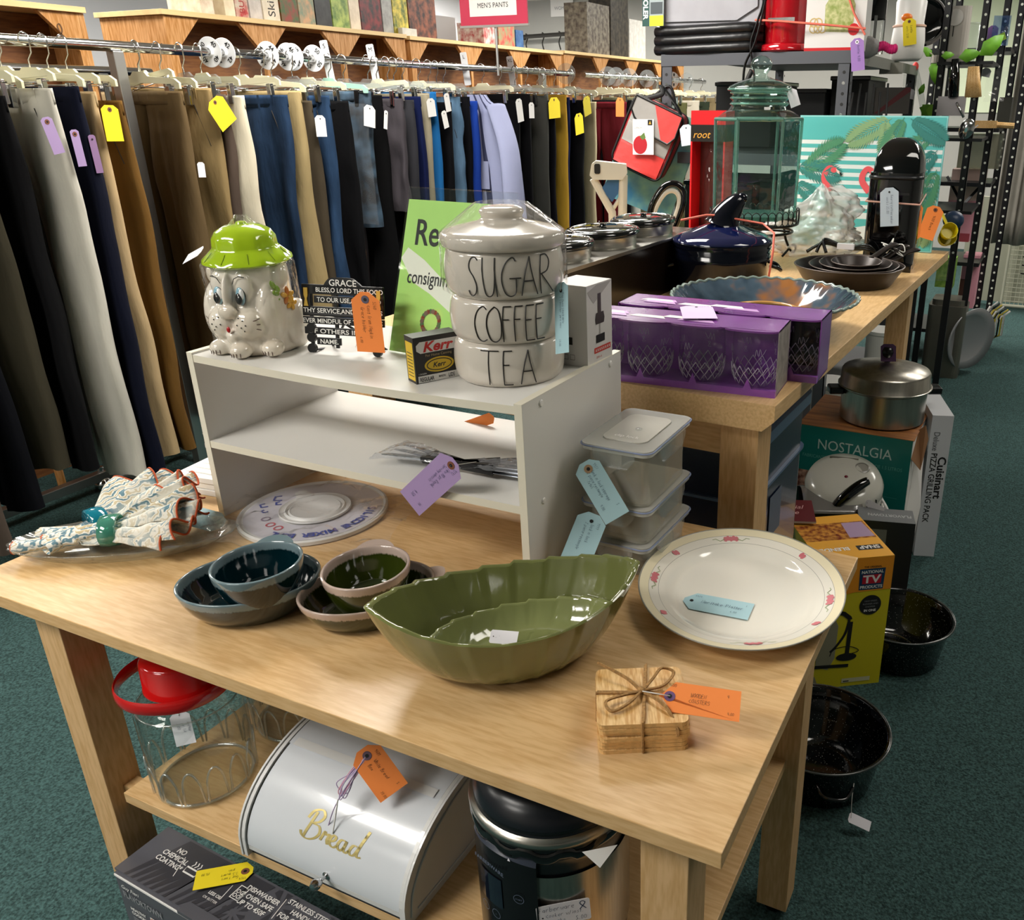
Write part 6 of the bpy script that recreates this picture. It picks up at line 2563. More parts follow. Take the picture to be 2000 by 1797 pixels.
# ---- appliances piled between the cartons
t = thing('contact_grill', 'black and grey folded contact grill lying behind the blender carton', 'grill', TR((.80, 1.60, FLOOR - .0), R_(20)) @ Matrix.Diagonal((1, 1, .93, 1)))
m = MB()
m.prism(rrect(.34, .20, .04, 5, .17, .10), 0, .300, M('matt_black', '#0c0c0d', .6))
m.build('base', t, bev=.01)
m = MB()
m.prism(rrect(.34, .20, .05, 5, .17, .10), .300, .335, black)
m.build('top_plate', t, bev=.014)
m = MB()
m.surf(lambda u, v: (.13 + u * .17, -.004 + v * .20, .338 + .030 * math.sin(PI * v) + .004 * u), 6, 14, M('grey_shell', '#6a6764', .25, coat=.4))
m.build('grey_cover', t, mods=(solid(.004),))
t = thing('booklet', 'white and dark red recipe booklet lying beside the table leg', 'booklet', FR(at(1446, 1019, z=-.350), (.93, .36, 0), (-.36, .93, .10)))
m = MB()
m.box(0, .20, 0, .11, 0, .006, M('cream_page', '#b9b2a6', .6))
m.poly([(.08, 0), (.20, 0), (.20, .11), (.05, .11)], M('maroon_cover', '#5c1018', .5), TOP(0, 0, .006), .0004)
m.text('Special', .026, M('pink_script', '#c89a98', .5), TOP(0, 0, .006), .10, .064, .0008, shear=.3)
m.text('Store', .026, M('pink_script', '#c89a98', .5), TOP(0, 0, .006), .10, .036, .0008, shear=.3)
for q in range(9):
    m.rect(.05, .003, M('grey_text', '#55565a', .5), TOP(0, 0, .006) @ Matrix.Translation((.012, .012 + q * .009, 0)), .0005)
m.build('pages', t)

mc = at(1652, 966, y=1.83)
t = thing('waffle_maker', 'round grey-white waffle maker with black handle leaning in front of the teal carton', 'waffle maker', TR((mc.x - .01, 1.84, mc.z - .02), R_(8), R_(22), s=1.15))
offw = M('aged_white_plastic', '#b8b6ac', .2, coat=.4)
m = MB()
m.lathe([(.001, 0), (.085, 0), (.098, .008), (.102, .024), (.100, .040)], offw, 56, cap1=False)
m.build('base', t, sharp=60)
m = MB()
m.lathe([(.101, .042), (.102, .060), (.094, .078), (.070, .090), (.035, .096), (.001, .097)], offw, 56, cap0=False)
for k in range(13):
    a = R_(-70 + k * 9)
    m.box(.0985, .1035, -.0012, .0012, .046, .066, ink, Matrix.Rotation(a - PI / 2 + R_(20), 4, 'Z'))
m.build('domed_lid', t, sharp=60)
m = MB()
for (x, y, r2) in ((-.005, .022, .017), (.042, .030, .020)):
    m.lathe([(r2, .0), (r2, .004), (r2 * .8, .006), (r2 * .75, .004), (.001, .004)], M('dial_grey', '#8c8a82', .3), 24, T=Matrix.Translation((x, y, .090)))
m.ell((.005, -.012, .096), (.005, .005, .003), M('indicator_red', '#5c1020', .2))
m.box(-.045, .03, .06, .066, .088, .091, M('slot_grey', '#5c5a50', .4))
m.build('dials', t)
m = MB()
m.tube(catmull([(-.02, -.098, .050), (.0, -.088, .085), (.035, -.062, .112), (.060, -.040, .118)], 6), lambda s: .011 + .003 * math.sin(PI * s), gblack, 12)
m.build('handle', t, sharp=0)
m = MB()
m.tube(catmull([(.098, .0, .02), (.120, -.03, .0), (.125, -.08, -.02), (.10, -.115, -.05), (.06, -.12, -.07)], 8), .004, white, 8)
m.tube(catmull([(.098, .01, .015), (.108, -.04, .0), (.105, -.09, -.03), (.085, -.10, -.06)], 8), .004, white, 8)
m.build('power_cord', t, sharp=0)
m = MB()
m.prism(rrect(.30, .16, .02, 4), FLOOR, mc.z - .10, M('matt_black', '#0c0c0d', .6), TR((mc.x - .02, 1.84, 0)))
solo(m, 'black_carton', 'plain black box under the waffle maker, mostly in shadow', 'box')
card3('price_tag', 'white price tag on the cord of the waffle maker', at(1694, 982, y=1.72), at(1722, 997, y=1.71), at(1728, 992, y=1.71), mat=whiteT, ring=None, clip=.3)

# ---- translucent blue storage totes beneath the far table
tote = M('navy_translucent_plastic', '#131d33', .25, coat=.3)
toter = M('blue_grey_tote_rim', '#4f6480', .3, coat=.3)
for i, (z0, lab) in enumerate(((FLOOR, 'dark blue storage tote on the floor under the far table'), (-.32, 'dark blue storage tote stacked on top, just under the far table'))):
    t = thing('storage_tote', lab, 'storage tote', TR((.44, .90, z0), R_(-2)), 'dark blue storage totes')
    m = MB()
    m.prism(rrect(.54, .38, .03, 4, .27, .19), .0, .37, tote)
    m.build('body', t, bev=.004)
    m = MB()
    m.prism(rrect(.57, .41, .035, 4, .27, .19), .37, .395, toter)
    m.prism(rrect(.555, .395, .035, 4, .27, .19), .26, .266, toter)
    m.build('rim', t, bev=.003)
    m = MB()
    m.rect(.08, .10, M('dim_label', '#5a6474', .6), RIGHT(.5402, .14, .12), .002)
    m.build('label', t)

# ---- speckled enamel roasting pans on the floor
spk = speckle('speckled_black_enamel', '#050606', '#b8bcb8', 190, .10, .08)


def roaster(c, r, h, label, zrim, squash=1.0):
    t = thing('roasting_pan', label, 'roasting pan', TR((c[0], c[1], FLOOR)), 'speckled enamel roasting pans')
    m = MB()
    m.lathe([(r * .76, 0), (r * .80, .004), (r * .93, h * .85), (r * .99, h - .004), (r * 1.02, h), (r * .99, h + .003), (r * .95, h - .002), (r * .90, h * .85), (r * .74, .012), (r * .45, .007), (.001, .009)], spk, 72, sy=squash)
    m.build('pan', t, sharp=0)
    m = MB()
    m.tube([(r * 1.012 * math.cos(q * PI / 36), r * 1.012 * squash * math.sin(q * PI / 36), h + .001) for q in range(72)], .0026, M('worn_rim_enamel', '#3c403e', .2, coat=.5), 6, closed=True)
    m.build('rolled_rim', t, sharp=0)
    return t


t = roaster((1.236, 1.520), .142, .125, 'round black speckled enamel roasting pan behind the blender carton', -.62)
m = MB()
m.tube(circle(.075, 40, .016, -.02, -.01), .003, chrome, 6, closed=True)
solo(m, 'wire_ring', 'round wire rack lying inside the farther speckled roasting pan', 'rack', TR((1.236, 1.520, FLOOR)))
t = roaster((1.150, .975), .150, .125, 'nearer black speckled enamel roasting pan beside the near table, with a white tag', -.62)
m = MB()
m.tube(catmull([(.03, -.15, .10), (.05, -.175, .095), (.09, -.165, .095), (.10, -.13, .10)], 6), .004, gblack, 8)
m.build('loop_handle', t, sharp=0)
card3('price_tag', 'white blank price tag dangling from the nearer roasting pan over the carpet', at(1662, 1597, z=-.70), at(1694, 1612, z=-.715), at(1698, 1603, z=-.71), mat=whiteT, ring=None, clip=.2,
      string=[at(1664, 1560, z=-.66), at(1668, 1530, z=-.64)])

# ---- goods on the floor past the end of the far table
t = thing('steel_canister', 'tall brushed steel bin standing on the floor past the far table', 'canister', TR((1.015, 4.40, FLOOR)))
m = MB()
m.prism(rrect(.20, .20, .03, 4), 0, .40, M('dull_steel_sheet', '#7a766c', .4, .8, var=.1, vs=5))
m.prism(rrect(.17, .17, .03, 4), .40, .43, M('dull_steel_sheet', '#7a766c', .4, .8))
m.build('body', t, bev=.004)
t = thing('oval_tray', 'large grey oval tray standing on edge beside the steel bin', 'tray', TR((1.135, 4.42, FLOOR + .21), 0, 0, 0))
m = MB()
m.lathe([(.001, .0), (.13, .0), (.165, .02), (.17, .022), (.168, .028), (.13, .006), (.001, .006)], M('grey_enamel_tray', '#8f9092', .3, .4), 40, sx=1.25, T=Matrix.Rotation(R_(60), 4, 'Z') @ Matrix.Rotation(PI / 2, 4, 'X'))
m.build('tray', t, sharp=0)
for i, (x, y, r_, h) in enumerate(((.80, 3.55, .075, .20), (.70, 2.95, .085, .15))):
    t = thing('white_tub', ['white lidded plastic tub standing behind the far table leg', 'pale enamel basin under the end of the far table'][i], 'tub', TR((x, y, FLOOR)))
    m = MB()
    m.lathe([(r_ * .9, 0), (r_, h * 2), (r_ * 1.08, h * 2 + .005), (r_ * 1.08, h * 2 + .02), (.001, h * 2 + .022)], white, 32)
    m.build('tub', t, sharp=40)

# ---- shelving unit with kitchen appliances (grey slotted steel)
US = (-.045, .70, 2.80, 4.42)
UZ = .858
t = thing('shelving_unit', 'grey slotted steel shelving unit with appliances on top, beyond the far table', 'shelving unit', TR((US[0], US[2], FLOOR)))
Wd, Dp = US[1] - US[0], US[3] - US[2]
for x in (0, Wd - .045):
    for y in (0, Dp - .045):
        m = MB()
        m.box(x, x + .045, y, y + .004, 0, UZ - FLOOR, greysteel)
        xx = x if x == 0 else x + .041
        m.box(xx, xx + .004, y, y + .045, 0, UZ - FLOOR, greysteel)
        for q in range(18):
            z = .95 + q * .036
            if z < UZ - FLOOR:
                m.prism(circle(.006, 8, cx=x + .0225, cy=z), 0, .0006, ink if q % 3 else chrome, FRONT(0, y, 0))
                m.prism(circle(.006, 8, cx=y + .0225, cy=z), 0, .0006, ink, RIGHT(x + .045, 0, 0))
        m.build('post', t)
for z in (UZ, .50, .12, -.28, -.64):
    m = MB()
    zz = z - FLOOR
    m.box(.004, Wd - .004, .004, Dp - .004, zz - .012, zz - .004, M('dark_deck', '#26272a', .6))
    m.box(0, Wd, -.003, .002, zz - .042, zz, greysteel)
    m.box(Wd - .002, Wd + .003, 0, Dp, zz - .042, zz, M('dusty_steel', '#7c7c76', .5, .3))
    m.build('shelf', t)
# ---- cooler bag on top
t = thing('cooler_bag', 'grey and black insulated cooler bag on top of the grey shelving', 'bag', TR((-.075, 2.80, UZ)))
gfab = M('grey_ripstop', '#9b9aa0', .6, var=.06, vs=10)
bfab = M('black_padded_vinyl', '#0e0e10', .35, bump=.4, bs=12)
m = MB()
cw = .43
m.box(0, cw, .02, .26, .0, .11, bfab)
m.build('base', t, bev=.02)
m = MB()
for q, z in enumerate((.018, .050, .082)):
    m.tube([(0.0, .03, z), (.05, .008, z - .003), (cw / 2, .0, z), (cw - .05, .008, z + .004), (cw, .03, z)], .020, bfab, 12)
m.build('padded_rolls', t, sharp=0)
m = MB()
m.poly([(.005, .115), (cw - .10, .112), (cw - .02, .155), (cw - .02, .36), (.005, .36)], gfab, FRONT(0, .012, 0))
m.box(.01, cw - .005, .02, .26, .10, .36, gfab)
m.rect(.04, .02, M('grey_logo_patch', '#4a4a50', .5), FRONT(.19, .011, .215), .001)
m.build('upper', t, bev=.004)
m = MB()
m.tube(catmull([(cw - .02, .0, .30), (cw + .01, -.012, .18), (cw - .01, -.014, .10), (cw - .03, -.018, .02), (cw - .01, -.02, -.10), (cw - .045, -.02, -.16), (cw - .05, -.02, -.05), (cw - .01, -.02, .04), (cw + .02, -.005, .20), (cw + .03, .02, .32)], 8), .009, M('black_webbing', '#0a0a0b', .6), 8, ry=.4)
m.tube(catmull([(cw - .02, -.02, -.06), (cw - .07, -.04, -.17), (cw - .14, -.07, -.28)], 6), .010, M('black_webbing', '#0a0a0b', .6), 8)
m.build('shoulder_strap', t, sharp=0)
m = MB()
F = FRONT(-.045, -.016, .100)
m.rect(.030, .26, M('deep_green_card', '#12403a', .5), F, .0)
m.rect(.060, .26, M('card_grey', '#8a9496', .5), F @ Matrix.Translation((.030, 0, 0)), .0)
m.rect(.058, .036, M('acid_label', '#c8dc1e', .5), F @ Matrix.Translation((.031, 0, 0)), .0006)
m.rect(.050, .040, M('steel_grey_photo', '#3c4448', .5), F @ Matrix.Translation((.035, .042, 0)), .0006)
m.text('COOLER', .028, paperw, F, .005, .135, .0008, bold=.03, rot=-PI / 2)
m.build('hang_card', t)
# ---- red coffee maker, boxed pickle set, etc. along the top
t = thing('coffee_maker', 'glossy red appliance with round base, banded in orange, on the grey shelving', 'coffee maker', TR((.425, 2.885, UZ)))
crim = M('crimson_gloss', '#a8101c', .1, coat=.6)
m = MB()
m.lathe([(.092, 0), (.100, .006), (.100, .022), (.094, .028), (.001, .029)], crim, 40)
m.build('base', t, sharp=50)
m = MB()
m.lathe([(.078, .029), (.080, .035), (.080, .24), (.001, .24)], crim, 40)
m.rect(.10, .014, chrome, FRONT(-.045, -.081, .100), .0)
m.build('body', t, sharp=50)
t = thing('pickle_jar_carton', 'white carton picturing a red-lidded jar of cucumbers on the grey shelving', 'box', TR((.515, 2.83, UZ), R_(4)))
m = MB()
m.box(0, .215, 0, .15, 0, .24, M('white_glossy_carton', '#dedbd8', .35))
K = FRONT(0, 0, 0)
m.rect(.215, .012, M('bright_red_card', '#c8141c', .35), K, .0004)
m.poly([(.07, .065), (.17, .060), (.175, .15), (.165, .17), (.08, .17), (.068, .15)], M('cucumber_photo', '#c8c890', .4, var=.5, vs=60, col2='#8a9a4a'), K, .0006)
m.poly([(.075, .17), (.168, .17), (.165, .20), (.08, .20)], MATS['bright_red_card'], K, .0007)
for q in range(5):
    m.line(circle(.014, 12, cx=.03 + (q % 3) * .016, cy=.075 + (q // 3) * .02), .004, M('onion_photo', '#c8b070', .4), K, .0006 + q * .0001, closed=True)
m.poly([(.175 + .02 * math.cos(q * PI / 6), .07 + .02 * math.sin(q * PI / 6)) for q in range(12)], MATS['bright_red_card'], K, .0008)
m.build('carton', t)
m = MB()
m.tube([(.335, 2.79, UZ + .108), (.43, 2.775, UZ + .100), (.60, 2.815, UZ + .085), (.735, 2.83, UZ + .07)], .004, M('salmon_rubber_band', '#e0705c', .6), 6)
m.tube([(.65, 2.82, UZ + .21), (.69, 2.825, UZ + .12), (.735, 2.83, UZ + .05)], .004, MATS['salmon_rubber_band'], 6)
solo(m, 'rubber_band', 'orange rubber band stretched across the red appliance and pickle carton', 'rubber band')


def atu(px, py, y=3.0):
    return at(px, py, y=y)


b0 = at(1700, 85, y=2.99)
t = thing('french_press', 'clear glass coffee press with black band behind the pickle carton', 'coffee press', TR((at(1700, 60, y=3.1).x, 3.10, UZ)))
m = MB()
m.lathe([(.048, 0), (.05, .01), (.05, .22)], glassm, 28, cap1=False)
m.build('glass_body', t, sharp=0)
m = MB()
m.lathe([(.052, .12), (.053, .14), (.053, .22), (.051, .235), (.001, .24)], gblack, 28, cap0=False)
for a in range(4):
    m.box(.050, .054, -.006, .006, .0, .13, chrome, Matrix.Rotation(a * PI / 2 + .5, 4, 'Z'))
m.build('frame', t)
t = thing('wrapped_bottle', 'bottle in grey paper lying down with a hot pink scrunchie at its neck', 'bottle', FR(at(1668, 92, y=2.93), (.95, .30, -.02), (0, 0, 1)))
m = MB()
sB = depth_of(at(1700, 85, y=2.95)) / FPX
m.tube([(0, 0, 0), (6 * sB, 0, 0), (30 * sB, 0, 0), (46 * sB, 0, 0)], lambda s: (20, 21, 20, 12)[min(3, int(s * 3.01))] * sB, M('grey_crinkled_paper', '#8c8a88', .7, bump=.8, bs=25, var=.1, vs=20), 16)
m.build('wrapped_body', t, sharp=0)
m = MB()
for q in range(9):
    a = q * .7
    m.ell(((46 + 4 * q) * sB, 3 * math.sin(a) * sB, 3 * math.cos(a) * sB), (6 * sB, 9 * sB, 9 * sB), M('hot_pink_fabric', '#d81e72', .8), seg=10, rings=8)
m.build('scrunchie', t)
card3('price_tag', 'purple price tag hanging from the front corner of the grey shelving', at(1674, 82, y=2.77), at(1676, 138, y=2.77), at(1689, 136, y=2.77), mat=M('violet_card', '#9a74b8', .7), clip=.3, ring=whiteT, pen=bluepen, lines=[('bottle 4.00', .014, 0, .012)])
t = thing('kettle', 'rounded white kettle banded in tan rubber on the grey shelving', 'kettle', TR((at(1772, 92, y=3.75).x, 3.75, UZ), s=1.18))
m = MB()
m.lathe([(.045, 0), (.058, .01), (.062, .07), (.058, .11), (.052, .13), (.056, .20), (.050, .21), (.001, .215)], white, 32)
m.build('body', t, sharp=50)
m = MB()
m.tube(circle(.0575, 40, .118), .0045, M('tan_rubber', '#d8b09a', .6), 6, closed=True)
m.ell((-.005, -.050, .145), (.020, .018, .014), M('orange_knob', '#e87818', .4))
m.build('orange_button', t)
card3('price_tag', 'yellow price tag hanging on the white kettle', at(1776, 42, y=3.67), at(1777, 88, y=3.67), at(1790, 88, y=3.67), mat=yellowT, clip=.3, lines=[('kettle', .02, .004, .012), ('works 8.00', .02, -.014, .010)])
t = thing('pan_lid', 'round black-edged lid standing on edge behind the white kettle', 'pan lid', FR(at(1806, 40, y=4.00), (.9, .4, 0), (0, 0, 1)))
m = MB()
sB = depth_of(at(1800, 40, y=4.00)) / FPX
m.lathe([(44 * sB, 0), (46 * sB, .006), (38 * sB, .012), (34 * sB, .008), (20 * sB, .004), (.001, .004)], gblack, 40)
m.tube(circle(40 * sB, 48, .010), .006, M('grey_shell', '#6a6764', .25), 6, closed=True)
m.build('lid', t, sharp=0)
t = thing('can_opener', 'upright cream electric can opener on the grey shelving beside clear cups', 'can opener', TR((at(1858, 92, y=4.06).x, 4.06, UZ), R_(8), s=1.1))
m = MB()
cr_ = M('warm_grey_plastic', '#b0aaa2', .3)
m.prism(rrect(.150, .12, .03, 4), .0, .030, cr_)
m.prism(rrect(.105, .10, .03, 4, .012, 0), .030, .215, cr_)
m.build('body', t, bev=.006)
m = MB()
m.box(-.004, .0, -.0515, -.0495, .10, .185, ink)
m.prism(circle(.032, 20, cx=0, cy=.172), 0, .006, M('pale_grey_dial', '#c8c4be', .3), FRONT(0, -.0505, 0))
m.build('lever', t)
t = thing('clear_cup_stack', 'stack of clear plastic cups behind the can opener', 'cups', TR((at(1893, 95, y=4.22).x, 4.22, UZ)))
m = MB()
m.lathe([(.030, 0), (.045, .17), (.050, .175), (.048, .18)], clearp, 24)
m.build('cups', t, sharp=0)
# ---- vine
vine = M('vine_green', '#6fae2c', .5, var=.15, vs=30)
m = MB()
vp = [at(1790, 90, y=4.36), at(1812, 100, y=4.34), at(1826, 112, y=4.33), at(1834, 126, y=4.33)]
m.tube(catmull(vp, 6), .003, M('vine_stem', '#a8b088', .7), 5)
for i, (px, py, s, a) in enumerate(((1827, 138, 22, -1.4), (1892, 108, 20, .2), (1935, 90, 26, .7), (1812, 102, 12, 2.4), (1850, 108, 12, .1), (1812, 216, 18, -.3), (1800, 175, 10, 1.2))):
    yy = 4.33 if px < 1840 or py > 150 else 3.90
    c = at(px, py, y=yy)
    k = s * depth_of(c) / FPX
    F = FR(c, (.91, .41, 0), (0, 0, 1)) @ Matrix.Rotation(a, 4, 'Z')
    m.add([F @ Vector(p) for p in ((-k, 0, 0), (-.3 * k, .62 * k, .1 * k), (.6 * k, .42 * k, .05 * k), (1.2 * k, 0, -.1 * k), (.6 * k, -.42 * k, .05 * k), (-.3 * k, -.62 * k, .1 * k), (.1 * k, 0, -.12 * k))], [(0, 1, 6), (1, 2, 6), (2, 3, 6), (3, 4, 6), (4, 5, 6), (5, 0, 6)], vine)
solo(m, 'artificial_vine', 'artificial green leaf vine trailing between the two shelving units', 'vine', mods=(solid(.001),))
# ---- things on the second shelf of the unit, seen above the flamingo board
items = [
    ('food_tin', 'cream tin on the second shelf of the grey unit above the flamingo board', 'tin', 1668, .055, .10, M('cream_tin', '#a8a288', .5), 3.0),
    ('saucepan', 'dark saucepan with bright rim on the second shelf of the grey unit', 'saucepan', 1600, .085, .10, gblack, 3.05),
    ('mixing_bowl', 'dark mixing bowl at the right of the second shelf of the grey unit', 'bowl', 1715, .075, .08, M('matt_black', '#0c0c0d', .6), 3.2),
]
for nm, lab, cat, px, r_, h, mt, y_ in items:
    x_ = at(px, 205, y=y_).x
    m = MB()
    m.lathe([(r_ * .9, 0), (r_, h), (r_ * 1.05, h + .004), (r_ * .97, h + .008), (r_ * .9, h), (.001, .01)], mt, 32)
    m.tube(circle(r_ * 1.02, 40, h + .006), .003, chrome if nm != 'food_tin' else mt, 6, closed=True)
    solo(m, nm, lab, cat, TR((x_, y_, .50)), sharp=50)
m = MB()
xk = at(1690, 180, y=2.95).x
for q in range(6):
    m.tube([(xk - .05 + q * .03, 2.9, .51), (xk - .035 + q * .025, 2.9, .72 + .03 * (q % 2))], .004, ink, 6)
m.tube([(xk - .07, 2.9, .62), (xk + .12, 2.9, .60)], .004, ink, 6)
m.tube([(xk - .06, 2.9, .51), (xk + .11, 2.9, .51)], .005, ink, 6)
solo(m, 'cooling_rack', 'black wire cooling rack standing on the second shelf of the grey unit', 'rack')
m = MB()
F = FR(at(1705, 222, y=3.3), (.93, .3, 0), (0, 0, 1))
m.box(0, .14, 0, .10, 0, .02, M('dark_taupe_card', '#4a4440', .5), F)
m.poly([(0, 0), (.02, 0), (.14, .085), (.14, .1), (.12, .1)], M('maroon_cover', '#5c1018', .5), F, .0206)
solo(m, 'boxed_game', 'dark carton with a red diagonal stripe on the second shelf of the grey unit', 'box')
m = MB()
m.box(0, .10, -.002, 0, 0, .045, M('pale_label', '#9c9c90', .5))
solo(m, 'shelf_label', 'small pale label on the back rail of the grey shelving', 'label', TR((at(1717, 145, y=3.6).x, 3.6, at(1717, 145, y=3.6).z)))

# ---- lunch bag hanging from the grey unit's front post
LB = FR(at(1268, 262, y=2.68), (.97, .20, 0), (0, 0, 1)) @ Matrix.Rotation(R_(-24), 4, 'Z')
t = thing('lunch_bag', 'red and grey lunch bag hanging from the grey shelving post', 'bag', LB)
coral = M('coral_red_nylon', '#e0413e', .6, var=.08, vs=14, bump=.3, bs=20)
gnyl = M('grey_nylon', '#96938f', .55, var=.08, vs=14)
dred = M('dark_red_nylon', '#a31820', .6)
pip = M('black_piping', '#0a0a0b', .5)
bwid, bht, bdep = .215, .265, .10
m = MB()
m.prism(rrect(bwid, bht, .03, 5, 0, -.02), -bdep, 0, dred, sm=True)
m.build('body', t, bev=.006)
m = MB()


def pill(x0, x1, y0, y1, mt, d=.004):
    m.surf(lambda u, v: (x0 + (x1 - x0) * u, y0 + (y1 - y0) * v, d + .012 * math.sin(PI * min(1, max(0, ((x0 + (x1 - x0) * u) + bwid / 2) / bwid))) + .002 * math.sin(v * 23 + u * 5)), 12, 8, mt)


pill(-.095, .095, -.145, -.060, coral)
pill(-.095, .095, -.060, .020, gnyl)
pill(-.095, .095, .020, .105, gnyl)
m.build('front_panel', t, sharp=0)
m = MB()
fl = [(-.098, .112), (.098, .112), (.104, .03), (.085, -.002), (.0, .0), (-.075, .035), (-.1, .06)]
m.prism([(x, y) for x, y in fl][::-1], .012, .022, gnyl)
m.prism([(-.02, .113), (.099, .113), (.105, .03), (.088, .0), (.055, .0)][::-1], .0222, .024, coral)
m.tube([(x, y, .022) for x, y in fl], .004, pip, 6, closed=True)
m.build('flap', t)
m = MB()
m.tube([(p[0], p[1], .0) for p in rrect(bwid, bht, .03, 5, 0, -.02)], .005, pip, 6, closed=True)
m.tube([(p[0], p[1], -bdep) for p in rrect(bwid, bht, .03, 5, 0, -.02)], .005, pip, 6, closed=True)
m.build('piping', t, sharp=0)
m = MB()
hk = LB.inverted() @ at(1292, 168, y=2.74)
m.tube(catmull([(-.085, .10, -.03), (-.02, .15, -.03), hk, (.06, .13, -.03), (.095, .09, -.03)], 6), .010, M('black_webbing', '#0a0a0b', .6), 8, ry=.3)
m.build('handle', t, sharp=0)
F = Matrix.Rotation(R_(24), 4, 'Z') @ Matrix.Translation((-.060, -.075, .0265))
m = MB()
m.box(0, .084, 0, .130, 0, .001, paperw)
m.poly([(.030 + .028 * math.cos(q * PI / 10), .036 + .034 * math.sin(q * PI / 10)) for q in range(20)], M('apple_red', '#b4202c', .4), None, .0014)
m.poly([(.028, .066), (.046, .082), (.052, .062), (.040, .054)], M('apple_leaf', '#5c7a3c', .5), None, .0016)
m.rect(.018, .020, blk, Matrix.Translation((.060, .108, 0)), .0014)
m.poly([(.064, .112), (.074, .112), (.069, .124)], gold, None, .0018)
m.text('LUNCH', .009, M('grey_print', '#8a8a8e', .5), I4, .006, .096, .0016)
mm = m
c_ = mm.build('hang_card', t, F)
t = thing('tote_bag', 'blue and green printed tote bag hanging behind the red lunch bag', 'bag', FR(at(1272, 300, y=2.765), (.95, .30, 0), (0, 0, 1)) @ Matrix.Rotation(R_(-20), 4, 'Z'))
tb = M('blue_green_print', '#2c6c8c', .5, var=.6, vs=7, col2='#8cb890')
m = MB()
m.prism(rrect(.30, .40, .03, 4, .01, -.02), -.03, 0, tb)
m.build('body', t, bev=.006)
m = MB()
m.tube(catmull([(-.08, .18, -.015), (-.02, .26, -.015), (.04, .18, -.015)], 6), .006, pip, 6)
m.build('handle', t, sharp=0)
card3('price_tag', 'white card hanging at the right of the red lunch bag', at(1340, 250, y=2.66), at(1344, 284, y=2.66), at(1356, 276, y=2.66), mat=M('cool_white_card', '#c4d0dc', .65), ring=None, clip=.3)

# ---- nearer black slotted rack, with hanging gadgets
t = thing('slotted_rack', 'nearer black perforated rack hung with gadgets beside the grey shelving', 'shelving unit', TR((0, 0, FLOOR)))
ra, rb = at(1836, 150, y=3.95).x, at(1948, 150, y=4.35).x
for x, y in ((ra, 3.95), (rb - .06, 3.95), (ra, 4.35), (rb, 4.35)):
    m = MB()
    m.box(x - .016, x + .016, y, y + .004, .70, 1.30 - FLOOR, darksteel)
    m.box(x + .012, x + .016, y, y + .032, .70, 1.30 - FLOOR, darksteel)
    for q in range(26):
        m.prism(circle(.006, 8, cx=x, cy=.74 + q * .05), 0, .001, M('light_through_hole', '#d8dcd0', .6), FRONT(0, y, 0))
    m.build('post', t)
    m = MB()
    m.box(x - .016, x + .016, y, y + .02, 0, .70, darksteel)
    m.build('leg', t)
for z in (.86, .53, .20):
    m = MB()
    m.box(ra - .02, rb, 3.94, 4.37, z - FLOOR - .014, z - FLOOR, darksteel)
    m.build('shelf', t)

# ---- black slotted rack farther down the aisle
t = thing('slotted_rack', 'black perforated steel rack at the right end of the aisle', 'shelving unit', TR((0, 0, FLOOR)))
RKx0, RKx1, RKy0, RKy1 = .80, 1.125, 4.62, 5.02
top = 1.62
for x, y in ((RKx1, RKy1), (RKx1 + .055, RKy1 + .35), (RKx0 - .1, RKy1)):
    m = MB()
    m.box(x - .018, x + .018, y, y + .004, 0, top - FLOOR, darksteel)
    m.box(x + .014, x + .018, y, y + .036, 0, top - FLOOR, darksteel)
    for q in range(44):
        z = .12 + q * .05
        m.prism(circle(.007, 8, cx=x, cy=z), 0, .001, M('light_through_hole', '#d8dcd0', .6), FRONT(0, y, 0))
    m.build('post', t)
for z in (-.55, -.15, .28, .56, .95):
    m = MB()
    m.box(RKx0 - .1, RKx1, RKy0, RKy1, z - FLOOR - .02, z - FLOOR, darksteel)
    m.build('shelf', t)
m = MB()
m.tube([(RKx1 - .13, RKy0, .90), (RKx1 - .04, RKy0 + .1, 1.02)], .010, darksteel, 4)
m.tube([(RKx1 - .13, RKy0, .90), (RKx1 - .24, RKy0 + .1, 1.04)], .010, darksteel, 4)
m.build('brace', t)


def rackbox(nm, lab, cat, px0, px1, py0, py1, y, mt, d=.12, extra=None):
    a, b = at(px0, py1, y=y), at(px1, py0, y=y)
    m = MB()
    m.box(0, b.x - a.x, 0, d, 0, b.z - a.z, mt)
    if extra:
        extra(m, b.x - a.x, b.z - a.z)
    return solo(m, nm, lab, cat, TR((a.x, y, a.z)))


pink = M('pink_card', '#e6a0b0', .5)
rackbox('pink_toy_box', 'large pink and white box on the lower part of the black rack', 'box', 1842, 1925, 332, 470, 4.78, M('shell_pink_card', '#e2c4bc', .5), .2, lambda m, w_, h: (m.rect(w_ * .95, h * .55, pink, FRONT(0, 0, .01), .001), m.rect(w_ * .3, h * .12, M('brick_pink', '#a84450', .5), FRONT(w_ * .5, 0, .0), .002)))
rackbox('pink_toy_box', 'small pink, white and brown box below the larger pink one on the black rack', 'box', 1868, 1915, 500, 600, 4.80, pink, .15, lambda m, w_, h: m.rect(w_ * .6, h * .55, M('brown_print', '#5c3a30', .5), FRONT(0, 0, .0), .001))
rackbox('leaf_print_box', 'green patterned box beside the rack near the far table end', 'box', 1825, 1868, 505, 560, 4.50, M('leaf_pattern', '#5c8a2c', .6, var=.6, vs=40, col2='#8ab04a'), .1)
rackbox('clear_bin', 'hazy clear bin of utensils on the black rack', 'bin', 1868, 1960, 262, 328, 4.70, thin('hazy_bin', '#c8c8bc', .1, .4, '#8a8878', rough=.1), .2)
rackbox('file_box', 'narrow dark box on the black rack beside the grey garment', 'box', 1945, 1978, 190, 240, 4.66, M('dark_olive_card', '#2c2c24', .6), .15)
